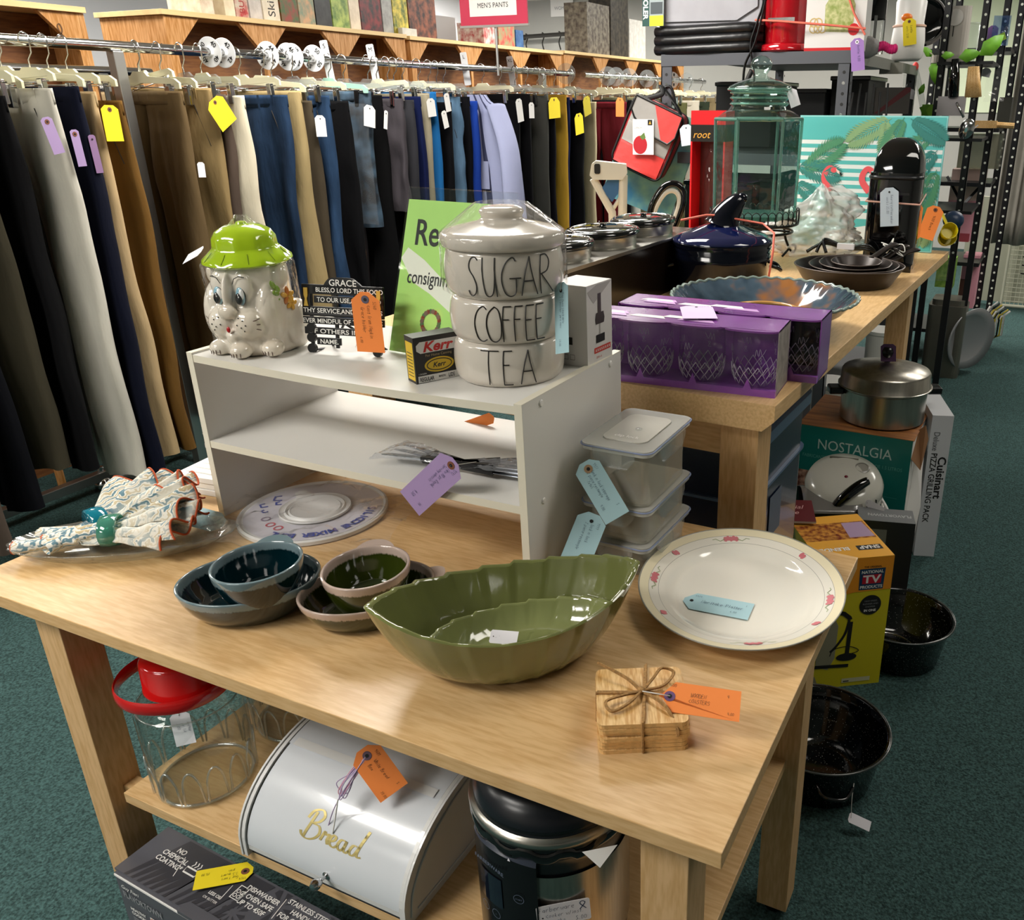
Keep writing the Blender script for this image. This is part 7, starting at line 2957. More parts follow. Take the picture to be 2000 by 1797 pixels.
rackbox('white_card_sheet', 'pale grey blank card hanging from the front of the black rack', 'card', 1828, 1888, 188, 226, 3.925, M('pale_grey_card', '#b8b2b4', .6), .002)
rackbox('lime_card', 'lime green card above the top edge of the flamingo board', 'card', 1799, 1824, 204, 226, 4.33, M('lime_card', '#8cc83c', .5), .001)
for i, (px, py0, py1, mt, lab) in enumerate(((1895, 130, 190, bam, 'bundle of wooden spoons tied with wire on the black rack'), (1866, 115, 190, gblack, 'glossy black bottle-shaped grinder on the black rack'), (1770, 145, 228, glassm, 'slim clear plastic tube leaning above the flamingo board'), (1800, 130, 225, clearp, 'clear plastic tube with a red cap leaning by the tags'))):
    a, b = at(px + (6 if i == 3 else -4), py1, y=3.93 if i < 2 else 4.36), at(px - (12 if i == 3 else 0), py0, y=3.93 if i < 2 else 4.36)
    m = MB()
    k = depth_of(a) / FPX
    if i == 0:
        for q in range(4):
            m.tube([a + Vector((q * .014, 0, 0)), b + Vector((q * .010, 0, 0))], lambda s: (7 - 3 * s) * k, bam, 8)
    else:
        m.tube([a, a.lerp(b, .5), b], lambda s: (10, 10, 7)[int(s * 2)] * k * (1 if i == 1 else .6), mt, 12)
        if i == 3:
            m.ell(b, (6 * k, 6 * k, 8 * k), coral)
    solo(m, ['spoon_bundle', 'pepper_grinder', 'plastic_tube', 'plastic_tube'][i], lab, ['spoons', 'grinder', 'tube', 'tube'][i], sharp=0)
# knife block board and spoon
m = MB()
a, b = at(1896, 250, y=4.3), at(1948, 236, y=4.3)
m.box(a.x, b.x, 4.3, 4.33, a.z, b.z, bam)
m.tube([(b.x, 4.315, (a.z + b.z) / 2 - .002), (at(1980, 250, y=4.3).x, 4.315, (a.z + b.z) / 2 - .006)], .014, bam, 8)
solo(m, 'rolling_pin', 'pale wooden rolling pin lying across the black rack', 'rolling pin')
m = MB()
c = at(1888, 252, y=3.92)
k = depth_of(c) / FPX
m.ell(c, (14 * k, 6 * k, 20 * k), chrome, rot=Matrix.Rotation(.3, 4, 'Y'))
m.tube([c + Vector((-.02, 0, .05)), at(1868, 200, y=3.92)], .006, chrome, 6)
solo(m, 'serving_spoon', 'dark shiny serving spoon hanging at the rack', 'spoon', sharp=0)
m = MB()
cY = M('yellow_plastic', '#d8c814', .35)
c = at(1853, 452, y=2.445)
F = FR(c, (.93, .36, 0), (0, .45, 1))
m.lathe([(.018, -.02), (.026, .012), (.027, .012), (.022, -.024), (.001, -.024)], cY, 24, T=F)
m.lathe([(.020, -.05), (.029, -.018), (.030, -.018), (.024, -.052), (.001, -.052)], cY, 24, T=F @ Matrix.Translation((.003, -.012, 0)))
m.tube([F @ Vector((-.010, .022, .01)), F @ Vector((-.028, .062, .01))], .008, cY, 6, ry=.4)
solo(m, 'measuring_cup', 'yellow plastic measuring cups hanging beside the orange tag', 'measuring cup', sharp=50)
m = MB()
c = at(1862, 430, y=2.50)
m.ell(c, (.034, .03, .03), M('navy_plastic', '#1c3454', .4))
solo(m, 'ice_cream_scoop', 'dark blue rounded plastic piece behind the yellow cups', 'kitchen gadget')
# small hanging tags on the rack
for px, py, w_, h_, mt, y_, lab in ((1940, 55, 10, 26, MATS['violet_card'], 4.4, 'purple price tag high on the black rack'), (1930, 85, 34, 16, M('moss_card', '#7a9a2c', .6), 4.3, 'moss green price tag slanting across the black rack'), (1780, 176, 12, 14, whiteT, 4.34, 'white diamond-turned price tag on the clear tubes'), (1928, 135, 8, 12, whiteT, 4.3, 'little white price tag on the bagged utensils'), (1898, 255, 10, 9, whiteT, 4.2, 'grey-white tag at the end of the rolling pin')):
    a = at(px, py, y=y_)
    e = at(px + (w_ if w_ > h_ else -4), py + (h_ if h_ >= w_ else -h_), y=y_)
    u = e + Vector((.025, 0, .010 if w_ < h_ else .03))
    card3('price_tag', lab, a, e, u, mat=mt, ring=None)
# plastic packets clipped high on the rack
for i, (px, py, rr_, lab) in enumerate(((1905, 125, 20, 'small clear packet hanging on the left of the rack'), (1945, 165, 26, 'clear zip bag of bead scraps hanging on the rack'), (1955, 60, 22, 'blue-edged clear zip bag at the top of the rack'), (1835, 520, 24, 'clear film bag bulging below the far end of the table'))):
    c = at(px, py, y=4.33 if i < 3 else 2.50)
    k = rr_ * depth_of(c) / FPX
    m = MB()
    m.surf(lambda u, v: ((u - .5) * 1.5 * k, .25 * k * math.sin(PI * u) * math.sin(PI * v) + .1 * k * noise.noise(Vector((u * 5, v * 5, i))), (v - .5) * 2.4 * k), 14, 18, (film, film, thin('blue_zip_film', '#b8c8e8', .2, .3, '#3c5c8c', rough=.1), film)[i])
    solo(m, 'zip_bag', lab, 'plastic bag', TR(c, R_(20)), 'clear packets hanging round the rack', sharp=0)
# wire grid panel and garment far right
m = MB()
gw = M('cream_wire', '#c9c8b4', .5)
g0 = Vector((1.22, 6.35, FLOOR + .02))
for q in range(24):
    m.tube([g0 + Vector((q * .03, 0, 0)), g0 + Vector((q * .03, 0, .78))], .0028, gw, 4)
    m.tube([g0 + Vector((0, 0, q * .034)), g0 + Vector((.70, 0, q * .034))], .0028, gw, 4)
m.tube([g0, g0 + Vector((.72, 0, 0))], .012, gw, 8)
m.tube([g0, g0 + Vector((0, 0, .8))], .010, gw, 8)
for q in range(4):
    m.tube([g0 + Vector((.10, -.04, .25 + q * .06)), g0 + Vector((.30, -.04, .24 + q * .06))], .005, wire, 5)
m.tube([g0 + Vector((.30, -.04, .08)), g0 + Vector((.35, -.04, .5))], .007, wire, 5)
solo(m, 'wire_grid_panel', 'cream wire grid display panel standing behind the black rack', 'display panel')
m = MB()
m.box(.9, 2.6, 6.42, 6.45, FLOOR + .03, .05, M('cream_board', '#b8b8a4', .7))
solo(m, 'display_board', 'cream board behind the wire grid panel', 'board')
m = MB()


def garm(u, v):
    return (1.13 + u * .42, 5.45 + .03 * math.sin(u * 14) * (1 - v * .4) + .02 * math.sin(u * 31), -.15 + v * 1.7)


m.surf(garm, 40, 12, M('taupe_garment', '#8c887e', .8, var=.08, vs=5, bump=.3, bs=10))
solo(m, 'hanging_garment', 'long taupe garment hanging at the right edge of the view', 'garment', mods=(solid(.01),), sharp=0)
# loose hangers heaped on the floor
for q in range(7):
    a = at(1908 + q * 8, 676 - q * 2, z=-.73)
    b = at(1950 + q * 6, 596 + q * 2, z=-.50)
    m = MB()
    b = at(1934 + q * 4, 598 + q * 3, y=5.05)
    a, c = at(1896 + q * 3, 664 + q, y=5.05 + q * .02), at(1926 + q * 5, 660 - q, y=5.10)
    m.tube([b, a, c, b + Vector((.01, 0, 0)), b + Vector((.04, 0, .03))], .0055, (white, black, M('yellow_hanger', '#c8b43c', .5))[q % 3], 6)
    solo(m, 'clothes_hanger', ('white', 'black', 'yellow')[q % 3] + ' plastic hanger in the heap on the floor by the black rack', 'hanger', None, 'hangers heaped on the floor', sharp=0)
# ================================================================== dark goods filling the grey shelving
mblk = MATS['matt_black']
for i, (x, y, z, w_, d_, h_, mt, lab) in enumerate((
        (.02, 3.30, .50, .26, .40, .27, mblk, 'black bin at the left of the second shelf of the grey unit'),
        (.30, 3.35, .50, .20, .40, .24, M('charcoal_bin', '#1c1c1f', .5), 'charcoal bin in the middle of the second shelf of the grey unit'),
        (.51, 3.40, .50, .16, .40, .29, mblk, 'tall black bin at the right of the second shelf of the grey unit'),
        (.02, 2.95, .12, .30, .50, .26, M('deep_brown_bin', '#221a16', .5), 'deep brown bin on the third shelf of the grey unit'),
        (.35, 2.95, .12, .31, .50, .28, mblk, 'wide black bin on the third shelf of the grey unit'),
        (.04, 2.95, -.28, .60, .60, .30, M('charcoal_bin', '#1c1c1f', .5), 'long charcoal bin low in the grey unit'))):
    m = MB()
    m.box(0, w_, 0, d_, 0, h_, mt)
    m.box(-.006, w_ + .006, -.006, d_ + .006, h_ - .018, h_, black)
    solo(m, 'storage_bin', lab, 'bin', TR((US[0] + x + .03, y, z)), 'dark bins in the grey shelving', bev=.004)
# ================================================================== clothing racks
RX, RZ = -1.30, .845
hang_grp = 'trousers and garments hanging on the chrome rack'


def rail(name, lab, x, y0, y1, z, posts):
    t = thing(name, lab, 'clothing rack', TR((x, y0, FLOOR)))
    m = MB()
    m.tube([(0, 0, z - FLOOR), (0, y1 - y0, z - FLOOR)], .016, chrome, 20)
    m.build('rail', t, sharp=60)
    for y in posts:
        m = MB()
        m.box(-.0175, .0175, y - y0 - .0175, y - y0 + .0175, .06, z - FLOOR - .014, M('satin_chrome', '#b4b4b2', .38, 1.0))
        m.build('post', t, bev=.002)
        m = MB()
        m.box(-.55, .30, y - y0 - .018, y - y0 + .018, .045, .08, MATS['satin_chrome'])
        m.build('foot', t, bev=.002)
        for dx in (-.50, .27):
            m = MB()
            m.ell((dx, y - y0 - .02, .026), (.032, .032, .028), chrome, seg=20, rings=12)
            m.build('caster', t)
    return t


rail('clothing_rack', 'chrome clothing rack of mens trousers along the left of the aisle', RX, -.25, 4.35, RZ, (1.40, 4.0))
rail('clothing_rack', 'farther chrome clothing rack beyond the first one', RX, 4.5, 6.6, RZ, (5.6,))
rail('clothing_rack', 'short lower chrome rail behind the front clothing rack', -1.80, -.25, 1.9, .79, (1.7,))
# base bar of the rack seen between the trouser legs
m = MB()
m.box(-.018, .018, 0, 2.4, .045, .08, MATS['satin_chrome'])
bb = solo(m, 'low_rack_frame', 'chrome base bar with ball caster on the carpet behind the trouser legs', 'rack base', TR((-1.80, -.6, FLOOR)), bev=.002)
m = MB()
m.ell((0, 1.93, .028), (.034, .034, .030), chrome, seg=20, rings=12)
m.tube([(0, 1.93, .05), (0, 1.93, .10)], .012, chrome, 8)
m.build('caster', bb)



def fabric(name, col, kind='plain'):
    if kind == 'jean':
        return M(name, col, .9, var=.35, vs=6, bump=.5, bs=18, stretch=(2.5, 2.5, .6), spec=.12)
    if kind == 'stripe':
        return stripes(name, '#9ba0bd', '#4c4f68', 0, 11, .92)
    if kind == 'plaid':
        return M(name, col, .7, var=.6, vs=16, col2='#3c5468')
    return M(name, col, .95, var=.12, vs=4, bump=.5, bs=11, stretch=(2.5, 2.5, .7), spec=.12)


def trousers(y, xc, W, zt, zb, mat, label, hem=.115, yaw=0.0, seed=0, kind='long', detail=False, thick=.030, group=hang_grp, nm='trousers', cat='trousers'):
    t = thing(nm, label, cat, TR((xc, y, zt), yaw), group)
    H = zt - zb
    hw = W / 2
    crotch = .30 / H if kind != 'skirt' else 2
    m = MB()
    for s in (-1, 1):
        def f(u, v, s=s):
            a = 2 * PI * u
            d = v * H
            k = min(1, max(0, (v - .02) / max(.05, crotch)))
            inner = .0 + .012 * max(0, k - .8) * 5
            outer = hw * (1 + .03 * math.sin(PI * min(1, v * 3))) * (1 - .12 * v) if hem > .09 else hw * (1 - .3 * v)
            outer = outer + (inner + hem * 2 * .86 - outer) * max(0, (v - .3) / .7) * .5
            cx = (inner + outer) / 2
            w_ = (outer - inner) / 2
            ca, sa = math.cos(a), math.sin(a)
            x = cx + w_ * math.copysign(abs(ca) ** .8, ca)
            b = thick * (.55 + .45 * min(1, v * 6))
            fold = .011 * math.sin(x * 46 + seed * 2.1 + v * 2.4) * min(1, v * 4) + .020 * noise.noise(Vector((x * 13, v * 4.2 + seed, s * 3.1))) * min(1, v * 5)
            crease = -.012 * math.exp(-((x - cx) / .012) ** 2) * min(1, v * 3) if sa < 0 else 0
            return (s * x, b * math.copysign(abs(sa) ** .7, sa) + fold + crease, -d)
        m.surf(f, 40, 30, mat, cu=True)
    m.build('legs' if kind != 'skirt' else 'body', t, sharp=0)
    m = MB()
    m.surf(lambda u, v: (hw * 1.01 * math.cos(2 * PI * u), (thick * .62) * math.sin(2 * PI * u) + .004 * math.cos(2 * PI * u * 3), .006 - v * .040), 40, 4, mat, cu=True)
    m.build('waistband', t, mods=(solid(.002),), sharp=0)
    if detail:
        m = MB()
        m.prism(circle(.008, 12), 0, .003, M('dark_button', '#2c1c14', .4), FRONT(.012, -thick * .66, -.020))
        m.build('button', t)
        for x in (-.6, .45, .75):
            m = MB()
            yy = -thick * .62 * math.sqrt(1 - x * x)
            m.box(x * hw - .005, x * hw + .005, yy - .005, yy - .002, -.048, .006, mat)
            m.build('belt_loop', t)
        m = MB()
        for s in (-1, 1):
            m.tube([(s * hw * .72, -thick * .72, -.045), (s * hw * .90, -thick * .5, -.17)], .0016, M('dark_seam', '#2a2620', .9), 5)
        m.tube([(0, -thick - .006, -.04), (-.004, -thick - .009, -.20)], .0014, MATS['dark_seam'], 5)
        m.build('pocket_seams', t)
    return t


cream = M('cream_hanger_plastic', '#ddd8b8', .35)
mint = M('mint_hanger_plastic', '#a8d8c4', .35)
hng = {}


def hanger(y, x, mat, z=RZ, w_=.36, yaw=0.0, lab=None, rise=0.0):
    """clip hanger hooked over the rail"""
    key = (mat.name, round(w_, 2))
    T = TR((x, y, z), yaw, 0, rise)
    if key in hng:
        r = copy_tree(hng[key], T, lab or hng[key]['label'])
        return r
    t = thing('clothes_hanger', lab, 'hanger', T, 'clip hangers on the clothing rack')
    m = MB()
    hk = [Vector((.020 * math.cos(a), 0, .0 + .020 * math.sin(a))) for a in [R_(-30 + k * 20) for k in range(12)]]
    m.tube(hk[::-1] + [Vector((-.010, 0, -.045)), Vector((0, 0, -.058))][::1] if False else [Vector((0, 0, -.074)), Vector((0, 0, -.050)), Vector((.016, 0, -.032))] + hk, .0022, chrome, 6)
    m.build('hook', t, sharp=0)
    m = MB()
    pts = [(-w_ / 2, -.118), (-w_ / 2, -.100), (-w_ / 2 + .02, -.088), (-.04, -.083), (-.026, -.070), (.026, -.070), (.04, -.083), (w_ / 2 - .02, -.088), (w_ / 2, -.100), (w_ / 2, -.118), (w_ / 2 - .018, -.118), (w_ / 2 - .022, -.104), (-w_ / 2 + .022, -.104), (-w_ / 2 + .018, -.118)]
    m.prism(pts[::-1], -.004, .004, mat, FRONT(0, 0, 0))
    m.tube([(-w_ / 2 + .01, 0, -.116), (w_ / 2 - .01, 0, -.116)], .002, chrome, 6)
    m.build('bar', t, bev=.0015)
    for s in (-1, 1):
        m = MB()
        m.box(s * w_ * .36 - .010, s * w_ * .36 + .010, -.009, .009, -.170, -.108, chrome if mat != mint else black)
        m.build('clip', t, bev=.003)
    hng[key] = t
    return t


K_ = fabric
specs = [
    # y, right-edge x, width, bottom z, colour, kind, label
    (.62, -1.12, .36, -.52, '#4a4038', '', 'dark taupe trousers nearest the viewer at the left edge'),
    (.74, -1.16, .34, -.44, '#0c0d12', '', 'black-navy trousers second from the left edge'),
    (.84, -1.14, .34, -.34, '#3c382c', '', 'dark olive trousers behind the black-navy pair at the left'),
    (.93, -1.12, .34, -.37, '#0a0a0c', '', 'black trousers just left of the light grey pair'),
    (1.04, -1.09, .40, -.43, '#c2beb2', 'd', 'light grey pleated trousers with a lavender tag'),
    (1.10, -1.085, .34, -.45, '#0c0f1e', '', 'navy trousers directly behind the light grey pair'),
    (1.16, -1.10, .34, -.41, '#b39a74', '', 'tan elastic-waist trousers between navy and brown pairs'),
    (1.22, -1.095, .36, -.41, '#62461f', 'd', 'rust-brown trousers beside the rack post with a yellow tag'),
    (1.47, -1.115, .36, -.40, '#5e4d34', '', 'dark brown trousers half behind the rack post'),
    (1.54, -1.095, .38, -.42, '#8a7550', 'd', 'olive khaki trousers turned to face the aisle'),
    (1.60, -1.085, .34, -.40, '#4c4038', '', 'brown trousers just right of the olive khaki pair'),
    (1.65, -1.06, .34, -.36, '#c9c0aa', '', 'cream trousers between the brown pair and blue jeans'),
    (1.86, -1.09, .40, -.42, '#1e3048', 'j', 'mid blue jeans facing the aisle'),
    (1.94, -1.09, .34, -.40, '#94825c', '', 'sand trousers right behind the blue jeans'),
    (1.99, -1.10, .34, -.42, '#40382c', '', 'dark brown trousers right of the sand pair'),
    (2.08, -1.09, .34, -.45, '#263c58', 'j', 'narrow blue jeans with a white paper label'),
    (2.18, -1.09, .38, -.42, '#08080a', '', 'black trousers right of the narrow blue jeans'),
    (2.30, -1.09, .38, .20, '#101820', 'p', 'dark plaid shorts in a clear bag under the mint hanger'),
    (2.38, -1.10, .36, -.42, '#060607', '', 'black trousers behind the bagged plaid shorts'),
    (2.46, -1.06, .32, .25, '#3c383c', '', 'charcoal shorts with a mauve side band'),
    (2.53, -1.07, .34, -.40, '#2c2c30', '', 'dark grey athletic trousers behind the charcoal shorts'),
    (2.60, -1.07, .34, -.40, '#0c1438', '', 'navy blue athletic trousers left of the patterned pair'),
    (2.66, -1.08, .34, -.35, '#8c8470', '', 'mottled cream pyjama trousers'),
    (2.72, -1.09, .34, -.35, '#1c5c94', '', 'bright blue patterned trousers below the cream pair'),
    (2.82, -1.08, .34, -.42, '#07070a', '', 'black trousers with a white label left of the pale denim'),
    (2.90, -1.08, .34, .20, '#54708a', 'j', 'pale denim shorts among the black trousers'),
    (2.98, -1.10, .34, -.42, '#0a0a0e', '', 'black trousers with a red and white tag'),
    (3.04, -1.10, .34, -.42, '#1c3c94', '', 'royal blue trousers just left of the striped robe'),
    (3.34, -1.06, .40, -.42, '#060608', '', 'wide black trousers right of the striped robe'),
    (3.48, -1.07, .36, -.42, '#0a0a0c', '', 'black trousers second right of the striped robe'),
    (3.62, -1.06, .36, -.42, '#3c3c38', '', 'dark grey trousers right of the black ones'),
    (3.74, -1.07, .36, -.42, '#0a0a10', '', 'black trousers under the larger yellow tag'),
    (3.86, -1.08, .34, -.42, '#a8842c', '', 'mustard striped trousers between black pairs'),
    (3.92, -1.08, .34, -.42, '#10183c', '', 'deep navy trousers right of the mustard pair'),
    (4.04, -1.07, .36, -.42, '#08080a', '', 'black trousers under the lower yellow tag'),
    (4.22, -1.07, .34, -.42, '#b0a484', '', 'beige trousers at the end of the front rack'),
    (4.60, -1.06, .34, -.42, '#5c1820', '', 'dark red trousers at the start of the farther rack'),
    (4.70, -1.07, .34, -.42, '#0a0a0c', '', 'black trousers with an orange tag on the farther rack'),
    (4.84, -1.06, .34, -.42, '#bcbab0', '', 'off-white trousers on the farther rack'),
    (4.96, -1.07, .34, -.42, '#5c5a44', '', 'grey-green trousers on the farther rack'),
    (5.10, -1.06, .34, -.42, '#84602c', '', 'brown corduroy trousers on the farther rack'),
    (5.26, -1.06, .34, -.42, '#3c3a2a', '', 'dark olive trousers on the farther rack'),
    (5.44, -1.06, .34, -.42, '#6c7470', '', 'grey trousers on the farther rack'),
    (5.62, -1.06, .34, -.42, '#4c4c30', '', 'moss green trousers on the farther rack'),
    (5.84, -1.05, .34, -.42, '#b8b0a0', '', 'pale stone trousers on the farther rack'),
    (6.06, -1.05, .34, -.42, '#2c3428', '', 'deep green trousers on the farther rack'),
    (6.30, -1.05, .34, -.42, '#8c7c5c', '', 'tan trousers at the far end of the farther rack'),
]
for i, (y, xr, W, zb, c, kd, lab) in enumerate(specs):
    mt = fabric('cloth_%s_%s' % (c[1:], kd or 'n'), c, {'j': 'jean', 'p': 'plaid'}.get(kd, 'plain'))
    xc = xr - W / 2
    trousers(y, xc, W, .700 + rnd.uniform(-.022, .022), zb, mt, lab, seed=i * 1.3, hem=.10 if kd != 'd' else .115, yaw=R_(rnd.uniform(-5, 5)), detail=kd in ('d', 'j'), thick=.026 if y > 2 else .030)
    mat = cream if i < 10 or i in (11, 12, 13) or i > 34 or i % 4 == 0 else (mint if i == 17 else clearp)
    hanger(y - .002, xc, mat, w_=.40 if i == 17 else .36, yaw=R_(rnd.uniform(-9, 9)), lab=('cream' if mat is cream else 'mint green' if mat is mint else 'clear') + ' clip hanger holding the ' + ' '.join(lab.split()[:7]), rise=R_(rnd.uniform(-5, 3)))
hanger(1.50, -1.34, cream, yaw=R_(-8), lab='cream clip hanger tilted right of the rack post, in front of the khaki trousers', rise=R_(-9))
hanger(.98, -1.33, cream, yaw=R_(8), lab='cream clip hanger at the far left, above the grey trousers', rise=R_(3))
# lilac striped robe
m = MB()
rob = M('lilac_cotton', '#9a9fbe', .85, bump=.4, bs=14, spec=.1)


def robef(u, v):
    a = 2 * PI * u
    w_ = .17 + .10 * min(1, v * 3) + .04 * v
    if v < .08:
        w_ *= .5 + v / .08 * .5
    x = w_ * math.cos(a)
    return (x, .035 * math.sin(a) + .012 * math.sin(x * 40 + v * 3), -v * 1.0)


robs = M('slate_robe_stripe', '#3c3f58', .85, spec=.1)
m.surf(robef, 60, 36, rob, cu=True)
m.mats.append(robs)
m.MI = [1 if (k % 60) % 4 == 0 else 0 for k in range(len(m.F))]
t = thing('robe', 'lilac striped cotton robe hanging among the black trousers', 'robe', TR((-1.20, 3.16, .72), R_(-6)), hang_grp)
m.build('body', t, sharp=0)
m = MB()
m.tube(catmull([(.16, -.02, -.05), (.25, -.05, -.25), (.27, -.06, -.55), (.26, -.05, -.62)], 8), lambda s: .052 + .01 * s, rob, 14, ry=.5)
m.build('sleeve', t, sharp=0)
m = MB()
m.prism([(0, 0), (.10, 0), (.10, -.13), (0, -.13)][::-1], 0, .003, rob, FRONT(.02, -.052, -.30))
m.build('pocket', t)
m = MB()
m.surf(lambda u, v: (-.16 + u * .36, -.040 + .008 * noise.noise(Vector((u * 8, v * 8, 4))), .02 - v * .46), 24, 24, film)
solo(m, 'garment_bag', 'clear film bag over the dark plaid shorts', 'plastic bag', TR((-1.26, 2.28, .66)), sharp=0)

# ---- size discs and size tabs
dsc = M('white_disc_plastic', '#d8dadc', .35)
for px, num, lab in ((410, '40', 'white round size divider printed 40'), (437, '42', 'white round size divider printed 42'), (522, '44', 'white round size divider printed 44'), (561, '46', 'white round size divider printed 46'), (570, '48', 'white round size divider half behind the 46'), (611, '50', 'white round size divider printed 50')):
    y = at(px, 104, x=RX).y
    m = MB()
    m.lathe([(.022, 0), (.060, 0), (.061, .001), (.060, .002), (.022, .002), (.020, .016), (.018, .016), (.018, -.002), (.022, 0)], dsc, 40, T=FR((0, 0, 0), (1, 0, 0), (0, 0, 1)))
    for q in range(4):
        F = FR((0, -.0024, 0), (1, 0, 0), (0, 0, 1)) @ Matrix.Rotation(-q * PI / 2 - .7, 4, 'Z') @ Matrix.Translation((0, .031, 0))
        m.text(num, .028, ink, F, align='c', bold=.02)
    solo(m, 'size_divider', lab + ' on the trouser rack rail', 'size divider', TR((RX, y, RZ), R_(10), s=.80), 'round size dividers on the rail')
for y in (4.28, 4.83, 4.95, 5.15, 5.45, 5.9, 6.2):
    m = MB()
    m.lathe([(.020, 0), (.058, 0), (.058, .002), (.020, .002)], clearp, 28, T=FR((0, 0, 0), (1, 0, 0), (0, 0, 1)), cap0=False, cap1=False)
    solo(m, 'size_divider', 'clear round size divider on the farther end of the rails', 'size divider', TR((RX, y, RZ), R_(10)), 'clear round size dividers on the far rails')
for px, s in ((645, 'S'), (733, 'M'), (912, 'L'), (1001, 'XL')):
    y = at(px, 118, x=RX).y
    m = MB()
    m.prism([(x, z) for x, z in rrect(.034, .15, .006, 3)], -.001, .001, dsc, FR((0, 0, -.006), (1, 0, 0), (0, 0, 1)))
    m.text(s, .024, ink, FR((0, -.0016, .040), (1, 0, 0), (0, 0, 1)), align='c')
    solo(m, 'size_tab', 'white upright size tab printed %s clipped on the trouser rack rail' % s, 'size tab', TR((RX, y - .018, RZ), R_(14), 0, R_(-6)), 'white size tabs on the rail')
# ---- tags on the clothes
for px, py, ex, ey, ux, uy, x_, mt, lab in (
        (214, 214, 226, 276, 243, 278, -1.08, yellowT, 'large yellow price tag on the rust-brown trousers'), (420, 200, 449, 245, 465, 236, -1.07, yellowT, 'yellow price tag slanting on the brown trousers left of the jeans'),
        (92, 238, 117, 300, 128, 298, -1.06, purpleT, 'pinkish lavender price tag on the light grey trousers'), (146, 262, 162, 325, 172, 331, -1.07, purpleT, 'lavender price tag on the navy trousers'),
        (180, 272, 196, 338, 203, 338, -1.08, M('dim_mauve_card', '#8c6c94', .7), 'dim mauve price tag between navy and brown trousers'), (392, 320, 395, 342, 402, 342, -1.04, whiteT, 'small pale tag on the olive khaki trousers'),
        (625, 232, 629, 267, 639, 267, -1.07, paperw, 'white paper label on the narrow blue jeans'), (722, 212, 722, 248, 733, 249, -1.06, paperw, 'white tag on the bagged plaid shorts'), (754, 222, 753, 252, 757, 238, -1.06, paperw, 'slim white tag right of the plaid shorts'),
        (841, 198, 845, 228, 853, 228, -1.07, paperw, 'white label on the black trousers left of the pale denim'), (872, 188, 877, 218, 882, 217, -1.07, paperw, 'white label on the red and white tagged trousers'), (867, 222, 873, 250, 878, 250, -1.07, paperw, 'lower narrow white tag beside the pale denim shorts'),
        (1013, 198, 1018, 238, 1024, 238, -1.04, paperw, 'grey and red tag on the wide black trousers'), (1038, 205, 1039, 231, 1044, 231, -1.04, paperw, 'small white tag on the dark grey trousers'),
        (1082, 195, 1084, 231, 1095, 231, -1.05, yellowT, 'larger yellow price tag near the end of the front rack'), (1130, 226, 1133, 262, 1141, 261, -1.05, yellowT, 'lower yellow price tag near the end of the front rack'),
        (1145, 193, 1149, 225, 1156, 225, -1.05, M('dim_yellow_card', '#b8a820', .7), 'dim yellow price tag on the farther rack'), (1211, 195, 1211, 228, 1219, 229, -1.05, orangeT, 'orange price tag on the farther rack left of the lunch bag')):
    card3('price_tag', lab, at(px, py, x=x_), at(ex, ey, x=x_), at(ux, uy, x=x_), mat=mt, clip=.25, ring=eyeletm if mt in (yellowT, purpleT, orangeT) else None, group='price tags on the hanging clothes')

# ================================================================== pine display units with boxed puzzles
pin = wood('pine_face', '#cf9a62', '#a8702e', 'z', .5, .5, knots=True)
pind = wood('pine_back', '#8a5a30', '#6c4020', 'y', .6, .5)


def pine_unit(y0, y1, z, label, x0=-2.36, x1=-1.97):
    t = thing('pine_display_unit', label, 'shelf unit', TR((x0, y0, FLOOR)), 'pine display units behind the clothing rack')
    w_, L, H_ = x1 - x0, y1 - y0, z - FLOOR
    m = MB()
    m.box(-.01, w_ + .015, -.015, L, H_ - .020, H_, M('pale_pine_edge', '#e2c48c', .5, var=.12, vs=20, stretch=(1, .1, 1)))
    m.build('top_board', t, bev=.001)
    for y in (0, L - .022):
        m = MB()
        m.box(0, w_, y, y + .020, 0, H_ - .021, pin)
        for a, b in ((.03, H_ - .12), (w_ - .04, H_ - .13)):
            m.prism(circle(.006, 8, cx=a, cy=b), 0, .0005, ink, FRONT(0, y, 0))
        m.build('end_panel', t, bev=.001)
    m = MB()
    m.box(w_ * .5 - .01, w_ * .5 + .01, .02, L - .022, 0, H_ - .021, pind)
    m.build('back_panel', t)
    n = max(2, int(L / .5))
    for k in range(n + 1):
        y = min(L - .045, max(.02, k * L / n))
        for d in (-1, 1):
            if (k == 0 and d < 0) or (k == n and d > 0):
                continue
            m = MB()
            yy = y + (0.0225 if d > 0 else .0)
            m.prism([(yy, H_ - .021), (yy + d * .13, H_ - .021), (yy, H_ - .15)][::d], w_ - .022, w_ - .001, pin, FR((0, 0, 0), (0, 1, 0), (0, 0, 1)))
            m.build('gusset', t)
        m = MB()
        m.box(w_ - .022, w_ - .001, y, y + .0225, 0, H_ - .021, pin)
        m.build('upright', t)
    for zz in (.55, 1.1):
        m = MB()
        m.box(0.02, w_ - .023, .021, L - .023, zz, zz + .02, pind)
        m.build('shelf', t)
    return t


t = pine_unit(.2, 1.80, 1.012, 'pine display unit at the far left with a burned ribbon mark')
m = MB()
F = RIGHT(.3905, 1.60 - .12, 1.012 - FLOOR - .085)
m.line(catmull([(.0, -.03, 0), (.02, .0, 0), (.016, .022, 0), (.006, .016, 0), (.012, -.006, 0), (.03, -.026, 0)], 5), .004, M('burned_mark', '#5a3a1c', .6), F, .0012)
m.build('ribbon_mark', t)
pine_unit(2.14, 3.66, 1.035, 'long pine display unit topped with boxed puzzles')
pine_unit(3.70, 5.42, 1.030, 'third pine display unit along the row, behind the mens pants sign')
pine_unit(5.46, 7.80, 1.040, 'farthest pine display unit, topped with two dark puzzle boxes')


